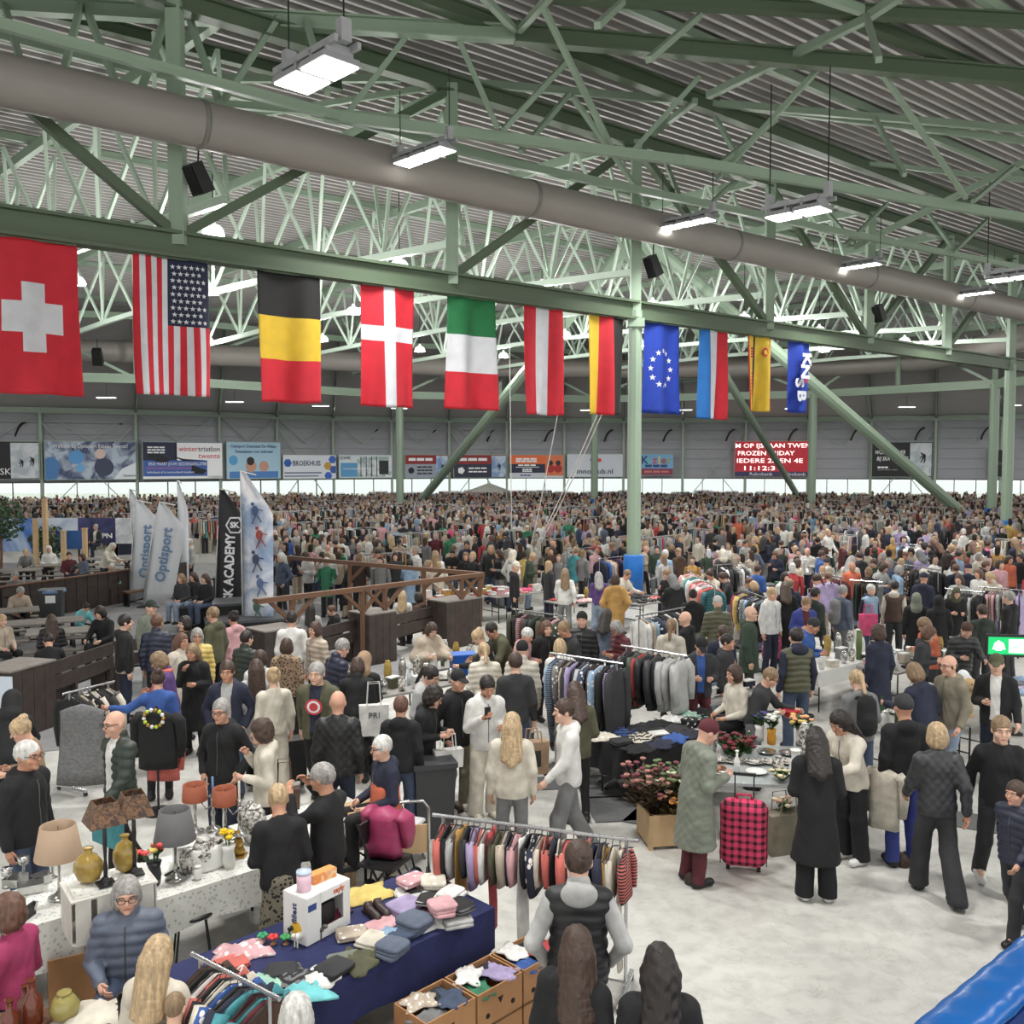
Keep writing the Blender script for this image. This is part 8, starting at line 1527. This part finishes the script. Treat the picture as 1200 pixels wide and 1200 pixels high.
# --- smaller figures further back
far = [(322, 622, 10, 'stand', 'coat', 'cream', 'whitehair', 'scarf'), (345, 620, 170, 'stand', 'hoodie', 'white', 'darkblond', 'hood'), (358, 622, -10, 'stand', 'vest', 'black', 'whitehair', 'short'), (378, 627, 80, 'stand', 'coat', 'silver', 'brunette', 'long'), (382, 625, 90, 'browse', 'jacket', 'pink', 'whitehair', 'bob'), (401, 632, 190, 'browse', 'coat', 'white', 'auburn', 'bob'), (472, 612, 200, 'stand', 'jacket', 'charcoal', 'darkhair', 'short'), (500, 617, 180, 'stand', 'hoodie', 'white', 'darkhair', 'short'), (443, 645, 10, 'browse', 'sweater', 'beige', 'darkhair', 'short'), (463, 648, 10, 'stand', 'coat', 'charcoal', 'darkhair', 'bob'), (530, 645, 0, 'browse', 'jacket', 'black', 'darkhair', 'short'), (546, 648, 0, 'stand', 'jacket', 'black', 'darkblond', 'bob'), (573, 636, 20, 'stand', 'jacket', 'navy', 'darkhair', 'cap'), (584, 645, -60, 'mouth', 'vest', 'black', 'brunette', 'long'), (594, 623, 190, 'stand', 'jacket', 'black', 'darkhair', 'short'), (647, 641, -30, 'stand', 'coat', 'brown', 'brunette', 'long'), (621, 590, 180, 'stand', 'jacket', 'purple', 'brunette', 'bob'), (680, 595, 180, 'stand', 'jacket', 'hotpink', 'darkhair', 'short'), (662, 594, 10, 'stand', 'coat', 'navy', 'greyhair', 'short'), (618, 616, 180, 'stand', 'jacket', 'emerald', 'darkhair', 'beanie'), (713, 612, 180, 'stand', 'jacket', 'black', 'blond', 'beanie'), (761, 603, 180, 'stand', 'jacket', 'slate', 'darkhair', 'short'), (776, 605, 180, 'stand', 'jacket', 'charcoal', 'darkhair', 'short'), (834, 618, 0, 'stand', 'jacket', 'charcoal', 'greyhair', 'short'), (845, 620, 20, 'stand', 'coat', 'grey', 'brunette', 'bob'), (833, 600, 180, 'stand', 'jacket', 'black', 'darkhair', 'short'), (900, 600, 180, 'stand', 'coat', 'purple', 'brunette', 'long'), (986, 600, 180, 'stand', 'tee', 'royal', 'darkblond', 'short'), (930, 616, 180, 'stand', 'jacket', 'charcoal', 'darkhair', 'bob'), (945, 612, 20, 'stand', 'jacket', 'black', 'darkblond', 'bob'), (958, 630, 180, 'stand', 'jacket', 'black', 'darkhair', 'short'), (1061, 648, -40, 'browse', 'sweater', 'slate', 'auburn', 'short'), (1083, 672, 140, 'stand', 'jacket', 'navy', 'darkblond', 'cap'), (1082, 668, 30, 'stand', 'puffer', 'black', 'darkhair', 'cap'), (1120, 662, 180, 'stand', 'jacket', 'navy', 'auburn', 'short'), (1135, 660, 150, 'stand', 'jacket', 'navy', 'darkhair', 'cap'), (1147, 668, -60, 'stand', 'sweater', 'white', 'auburn', 'bob'), (1160, 672, -60, 'browse', 'coat', 'cream', 'blond', 'pony'), (1172, 657, 10, 'stand', 'coat', 'pink', 'brunette', 'bob'), (1183, 652, 10, 'stand', 'jacket', 'orange', 'brunette', 'long'), (1195, 650, -60, 'stand', 'hoodie', 'black', 'darkhair', 'short'), (1121, 612, 180, 'stand', 'parka', 'slate', 'darkhair', 'hood'), (1076, 616, 190, 'stand', 'coat', 'black', 'blond', 'bob'), (1098, 614, 180, 'stand', 'puffer', 'black', 'darkhair', 'hood'), (1135, 610, 180, 'stand', 'parka', 'brown', 'brunette', 'short'), (920, 672, 20, 'stand', 'jacket', 'white', 'darkhair', 'bob'), (935, 656, 90, 'stand', 'jacket', 'beige', 'brunette', 'bob'), (920, 684, 170, 'browse', 'coat', 'black', 'brunette', 'long'), (971, 670, 180, 'browse', 'jacket', 'lilac', 'auburn', 'pony'), (905, 690, 30, 'stand', 'jacket', 'white', 'blond', 'short'), (812, 692, 170, 'stand', 'jacket', 'black', 'darkhair', 'bun'), (853, 745, 60, 'stand', 'jacket', 'charcoal', 'darkhair', 'short'), (770, 640, -10, 'stand', 'jacket', 'green', 'darkhair', 'short'), (690, 625, 180, 'browse', 'jacket', 'beige', 'brunette', 'bob')]
zone = lambda x: 'far behind the black feather flag' if x < 330 else 'beyond the terrace rail' if x < 560 else 'left of the padded column' if x < 735 else 'right of the padded column' if x < 880 else 'below the scoreboard' if x < 960 else 'right of the scoreboard' if x < 1060 else 'near the right-hand columns'
seen = {}
def crowd_label(tc, top, hair, hc, lc, face, pose, x, y):
    tn = {'tee': 't-shirt', 'quiltcoat': 'quilted coat', 'puffer': 'puffer jacket', 'quiltjacket': 'quilted jacket'}.get(top, top); hr = {'cap': wd(hc) + ' cap', 'beanie': wd(hc) + ' beanie', 'hood': 'hood up', 'scarf': wd(hc) + ' headscarf', 'bald': 'bald head', 'long': 'long %s hair' % wd(hc), 'pony': wd(hc) + ' ponytail', 'bun': wd(hc) + ' bun', 'curly': wd(hc) + ' curls'}.get(hair, wd(hc) + ' hair')
    l = 'person in %s %s, %s, %s, %s' % (wd(tc), tn, hr, {'browse': 'looking down', 'pick': 'reaching out', 'walk': 'walking', 'carry': 'walking', 'pockets': 'hands in pockets', 'mouth': 'hand at mouth'}.get(pose, 'seen from behind' if abs((face % 360) - 180) < 60 else 'facing us' if math.cos(math.radians(face)) > .6 else 'seen from the side'), zone(x))
    k = seen.get(l, 0); seen[l] = k + 1
    return l if k == 0 else l + ', %s such' % ORD[k]
for x, y, f, ps, tp, tc, hc, hr in far:
    lc = random.choice(('black', 'denim', 'charcoal', 'navy', 'grey')); hcol = hc if hr not in HATS else random.choice(('black', 'charcoal', 'cream', 'navy')); lab = crowd_label(tc, tp, hr, hcol, lc, f, ps, x, y); o = Pp(x, y, f, ps, tp, tc, 'straight', lc, hr, hcol, lab[7:], random.uniform(1.64, 1.8), group='visitors further back')
print('PEOPLE', NPERS)
# ================================================================ 6  THE REST OF THE CROWD
for k_ in range(1, 8): q_ = COLS_XY[0][0]; f_ = 1 - k_ * .9 / q_.y; occ(q_.x * f_, q_.y * f_, .55)   # sight line to the padded column stays clear
def free(x, y, r=.3): return all((x - a) ** 2 + (y - b) ** 2 > (r + c) ** 2 for a, b, c in OCC)
def inview(x, y, z=1.6, m=15):
    px, py = proj((x, y, z)); return -m < px < 1200 + m, px, py
PAL = ['black'] * 9 + ['charcoal'] * 4 + ['navy'] * 5 + ['cream'] * 4 + ['beige'] * 3 + ['white'] * 4 + ['grey'] * 3 + ['silver'] * 2 + ['olive', 'green', 'darkgreen', 'brown', 'tan', 'burgundy', 'red', 'pink', 'sky', 'blue', 'denim', 'purple', 'lilac', 'mustard', 'orange', 'teal', 'khaki', 'sage', 'slate', 'chocolate']
HAIRS = ['short'] * 5 + ['bob'] * 4 + ['long'] * 4 + ['pony', 'pony', 'bun', 'curly', 'cap', 'beanie', 'bald', 'hood']; HCS = ['brunette'] * 4 + ['darkhair'] * 4 + ['blond'] * 2 + ['darkblond'] * 3 + ['greyhair'] * 2 + ['whitehair', 'auburn']
MIDP = ['stand', 'browse', 'walk', 'pick', 'pockets', 'phone', 'carry']; MIDT = ['jacket', 'puffer', 'hoodie', 'sweater', 'coat', 'parka']
def allowed(px, py, x, y):
    if py > 640 and 560 < px < 640 and y < 23: return False
    if y < 21: return False
    if px < 300 and y < 44: return False
    if px < 570 and y < 25.5: return False
    return True
rr = random.Random(21); tries = 0
while NPERS < 296 and tries < 6000:
    tries += 1; y = 20.5 + 15 * rr.random(); x = rr.uniform(-.56, .56) * y; ok, px, py = inview(x, y)
    if not ok or not allowed(px, py, x, y) or not free(x, y, .28): continue
    ps, tp, tc, hr, hc, f = rr.choice(MIDP), rr.choice(MIDT), rr.choice(PAL), rr.choice(HAIRS), rr.choice(HCS), rr.choice((0, 30, -40, 90, -90, 140, 180, 200, 180, -150)); lc = rr.choice(('black', 'denim', 'charcoal', 'navy', 'grey', 'paledenim', 'beige'))
    if hr in HATS: hc = rr.choice(('black', 'charcoal', 'cream', 'navy', 'grey'))
    person(Vector((x, y, 0)), f, ps, tp, tc, rr.choice(('straight', 'slim', 'wide')), lc, hr, hc, crowd_label(tc, tp, hr, hc, lc, f, ps, px, py), rr.uniform(1.6, 1.84), lod=1, group='visitors in the middle of the hall'); occ(x, y, .25)
print('PEOPLE', NPERS, 'garments', NG, 'folded', NF)
# mid-distance market stalls in rows, without single pieces: racks and tables
k = 0
def attr_mesh(name, V, F, C, m):
    """mesh with one flat colour per face group stored as a colour attribute (the things' own colours)"""
    me = bpy.data.meshes.new(name); me.from_pydata(V, [], F); me.materials.append(m); a = me.color_attributes.new('own_colour', 'FLOAT_COLOR', 'CORNER'); buf = np.ones((len(me.loops), 4), np.float32); i = 0
    for f, c in zip(me.polygons, C): buf[f.loop_start:f.loop_start + f.loop_total, :3] = c
    a.data.foreach_set('color', buf.ravel()); me.update(); return me
def attr_mat():
    m = bpy.data.materials.new('far_crowd_fabric'); m.use_nodes = True; nt = m.node_tree; b = nt.nodes['Principled BSDF']; a = nt.nodes.new('ShaderNodeAttribute'); a.attribute_name = 'own_colour'; nt.links.new(a.outputs['Color'], b.inputs['Base Color']); b.inputs['Roughness'].default_value = .85; return m
AM = attr_mat()
class CM(MB):
    def __init__(s): super().__init__(); s.c = []
    def paint(s, c): s.c += [c] * (len(s.f) - len(s.c)); return s
def simple_person(b, x, y, h, f, tc, lc, hc, sk, hat, rnd):
    k = h / 1.75; C, S = math.cos(f), math.sin(f); T = lambda p: (x + (p[0] * C - p[1] * S) * k, y + (p[0] * S + p[1] * C) * k, p[2] * k)
    def ringed(levels, n):
        v = [T((cx + math.cos(2 * PI * i / n) * a, cy + math.sin(2 * PI * i / n) * d, z)) for cx, cy, z, a, d in levels for i in range(n)]; m = len(levels)
        b.add(v, [(q * n + i, q * n + (i + 1) % n, (q + 1) * n + (i + 1) % n, (q + 1) * n + i) for q in range(m - 1) for i in range(n)] + [tuple(range((m - 1) * n, m * n))])
    for s in (-1, 1): ringed([(s * .1, 0, 0, .06, .09), (s * .1, 0, .5, .07, .08), (s * .09, 0, .9, .1, .11)], 5)
    b.paint(lc); hem = rnd.choice((.8, .85, .6)); ringed([(0, 0, hem, .18, .14), (0, 0, 1.1, .17, .125), (0, 0, 1.32, .2, .135), (0, 0, 1.43, .17, .1), (0, 0.01, 1.5, .07, .07)], 8)
    bend = rnd.random() < .5
    for s in (-1, 1): ringed([(s * .25, -.02 if not bend else -.25, .9 if not bend else 1.05, .04, .04), (s * .25, .03, 1.15, .055, .055), (s * .2, .01, 1.42, .07, .07)], 5)
    b.paint(tc); ringed([(0, -.02, 1.47, .045, .05), (0, -.03, 1.54, .06, .075), (0, -.025, 1.62, .075, .09), (0, -.01, 1.7, .065, .08)], 7); b.paint(sk)
    dn = rnd.choice((1.5, 1.42, 1.55, 1.56, 1.3)) if not hat else 1.6; ringed([(0, .05, dn, .07, .05), (0, .03, 1.62, .085, .085), (0, .015, 1.71, .08, .095), (0, .01, 1.76, .04, .05)], 7); b.paint(hc)
# far stalls: rails with clothes and tables with goods between the far visitors
b = CM(); rnd = random.Random(9)
PB2 = PAL + ['cream', 'white', 'silver', 'beige', 'pink', 'red', 'sky', 'hotpink', 'yellow', 'emerald', 'coral'] + ['white', 'silver', 'cream', 'pink', 'sky', 'white', 'silver', 'lilac', 'beige'] * 2
def far_rack(x, y, rz, L, z):
    C, S = math.cos(rz), math.sin(rz); b.bar((x - C * L / 2, y - S * L / 2, z), (x + C * L / 2, y + S * L / 2, z), .035); 
    for s in (-1, 1): b.bar((x + s * C * L / 2, y + s * S * L / 2, 0), (x + s * C * L / 2, y + s * S * L / 2, z), .035)
    b.paint(CLR['silver']); k = int(L / .11)
    for i in range(k):
        t = -L / 2 + L * (i + .5) / k; h = rnd.uniform(.5, .95); b.box((x + C * t, y + S * t, z - .06 - h / 2), (.06, .42, h), rz, taper=.75); b.paint(CLR[rnd.choice(PB2)])
def far_table(x, y, rz, L):
    b.box((x, y, .36), (L, .8, .72), rz); b.paint(CLR[rnd.choice(('white', 'black', 'navy', 'silver', 'cream', 'beige'))]); C, S = math.cos(rz), math.sin(rz)
    for i in range(int(L * 9)):
        t, u_ = rnd.uniform(-L / 2, L / 2), rnd.uniform(-.35, .35); h = rnd.uniform(.04, .22); b.box((x + C * t - S * u_, y + S * t + C * u_, .72 + h / 2), (rnd.uniform(.1, .3), rnd.uniform(.1, .25), h), rz + rnd.uniform(-.4, .4), taper=.9); b.paint(CLR[rnd.choice(PB2)])
ns = 0
for tt in range(-60, 60, 1):
    pass
y = 21.5
while y < 88:
    x = -.64 * y
    while x < .66 * y:
        ok, px, py = inview(x, y, 1.0, 120); L = rnd.uniform(1.6, 2.6); rz = ANG + rnd.choice((0, 0, PI / 2)) + rnd.uniform(-.15, .15)
        good = ok and allowed(px, py, x, y) and not (px < 160 and y < 46) and all(free(x + math.cos(rz) * t, y + math.sin(rz) * t, .42) for t in (-L / 2, -L / 4, 0, L / 4, L / 2)) if y < 42 else ok and not (px < 160 and y < 47) and all((x - p_.x) ** 2 + (y - p_.y) ** 2 > (L * .5 + r_) ** 2 for p_, r_ in COLS_XY)
        wl = wallpoint(px) if ok else None
        if good and not (wl and y > wl[0].y - 3):
            (far_rack(x, y, rz, L, rnd.uniform(1.4, 1.75)) if rnd.random() < .45 else far_table(x, y, rz, L)); ns += 1
            if y < 42:
                for t in (-L / 2, 0, L / 2): occ(x + math.cos(rz) * t, y + math.sin(rz) * t, .4)
        x += rnd.uniform(1.6, 2.6)
    y += rnd.uniform(1.3, 1.9)
tag(link('far_stalls', attr_mesh('far_stalls', b.v, b.f, b.c, AM)), 'clothes rails and goods tables of the far stalls, packed together', 'stalls', kind='stuff')
print('STALLS', ns, len(b.f))
FSK = [lin(c) for c in ((182, 150, 136), (172, 140, 124), (190, 160, 148))]
b = CM(); rnd = random.Random(5); n = 0
row = 24.; far_tr = []
while n < 3400 and row < 91:
    xx = -.66 * row
    while xx < .67 * row:
        xx += rnd.uniform(.4, 1.1) if row > 40 else rnd.uniform(.5, 1.3); x, y = xx, row + rnd.uniform(-.5, .5); ok, px, py = inview(x, y, 1.6, 130)
        if not ok or not allowed(px, py, x, y) or (px < 160 and y < 46) or not free(x, y, .2): continue
        wl = wallpoint(px)
        if wl and y > wl[0].y - 1.6: continue
        simple_person(b, x, y, rnd.uniform(1.58, 1.85), rnd.uniform(0, 6.28), CLR[rnd.choice(PB2)], CLR[rnd.choice(('black', 'denim', 'charcoal', 'navy', 'beige'))], CLR[rnd.choice(HCS + ['darkhair', 'charcoal', 'greyhair', 'darkhair'])], FSK[n % 3], False, rnd); n += 1
    row += rnd.uniform(.95, 1.35)
tag(link('far_crowd', attr_mesh('far_crowd', b.v, b.f, b.c, AM)), 'dense far crowd of visitors filling the back of the hall', 'crowd', kind='stuff')
print('FAR', n, len(b.f))
P = G(575, 600); e = thing('parasol', D(573, 610, 62.), 0, 'pale grey market parasol far back left of centre', 'parasol'); e.location.z = 0; MB().bar((0, 0, 0), (0, 0, 2.9), .06, n=8).build('pole', SILV, e)
for k_ in range(8): t0_, t1_ = 2 * PI * k_ / 8, 2 * PI * (k_ + 1) / 8; mesh_ = mesh('panel', [(0, 0, 2.95), (1.5 * math.cos(t0_), 1.5 * math.sin(t0_), 2.4), (1.5 * math.cos(t1_), 1.5 * math.sin(t1_), 2.4), (0, 0, 2.92), (1.48 * math.cos(t0_), 1.48 * math.sin(t0_), 2.37), (1.48 * math.cos(t1_), 1.48 * math.sin(t1_), 2.37)], [(0, 1, 2), (3, 5, 4), (1, 4, 5, 2)], mat('grey_canvas', (186, 184, 178), .8)); link('panel', mesh_, e)
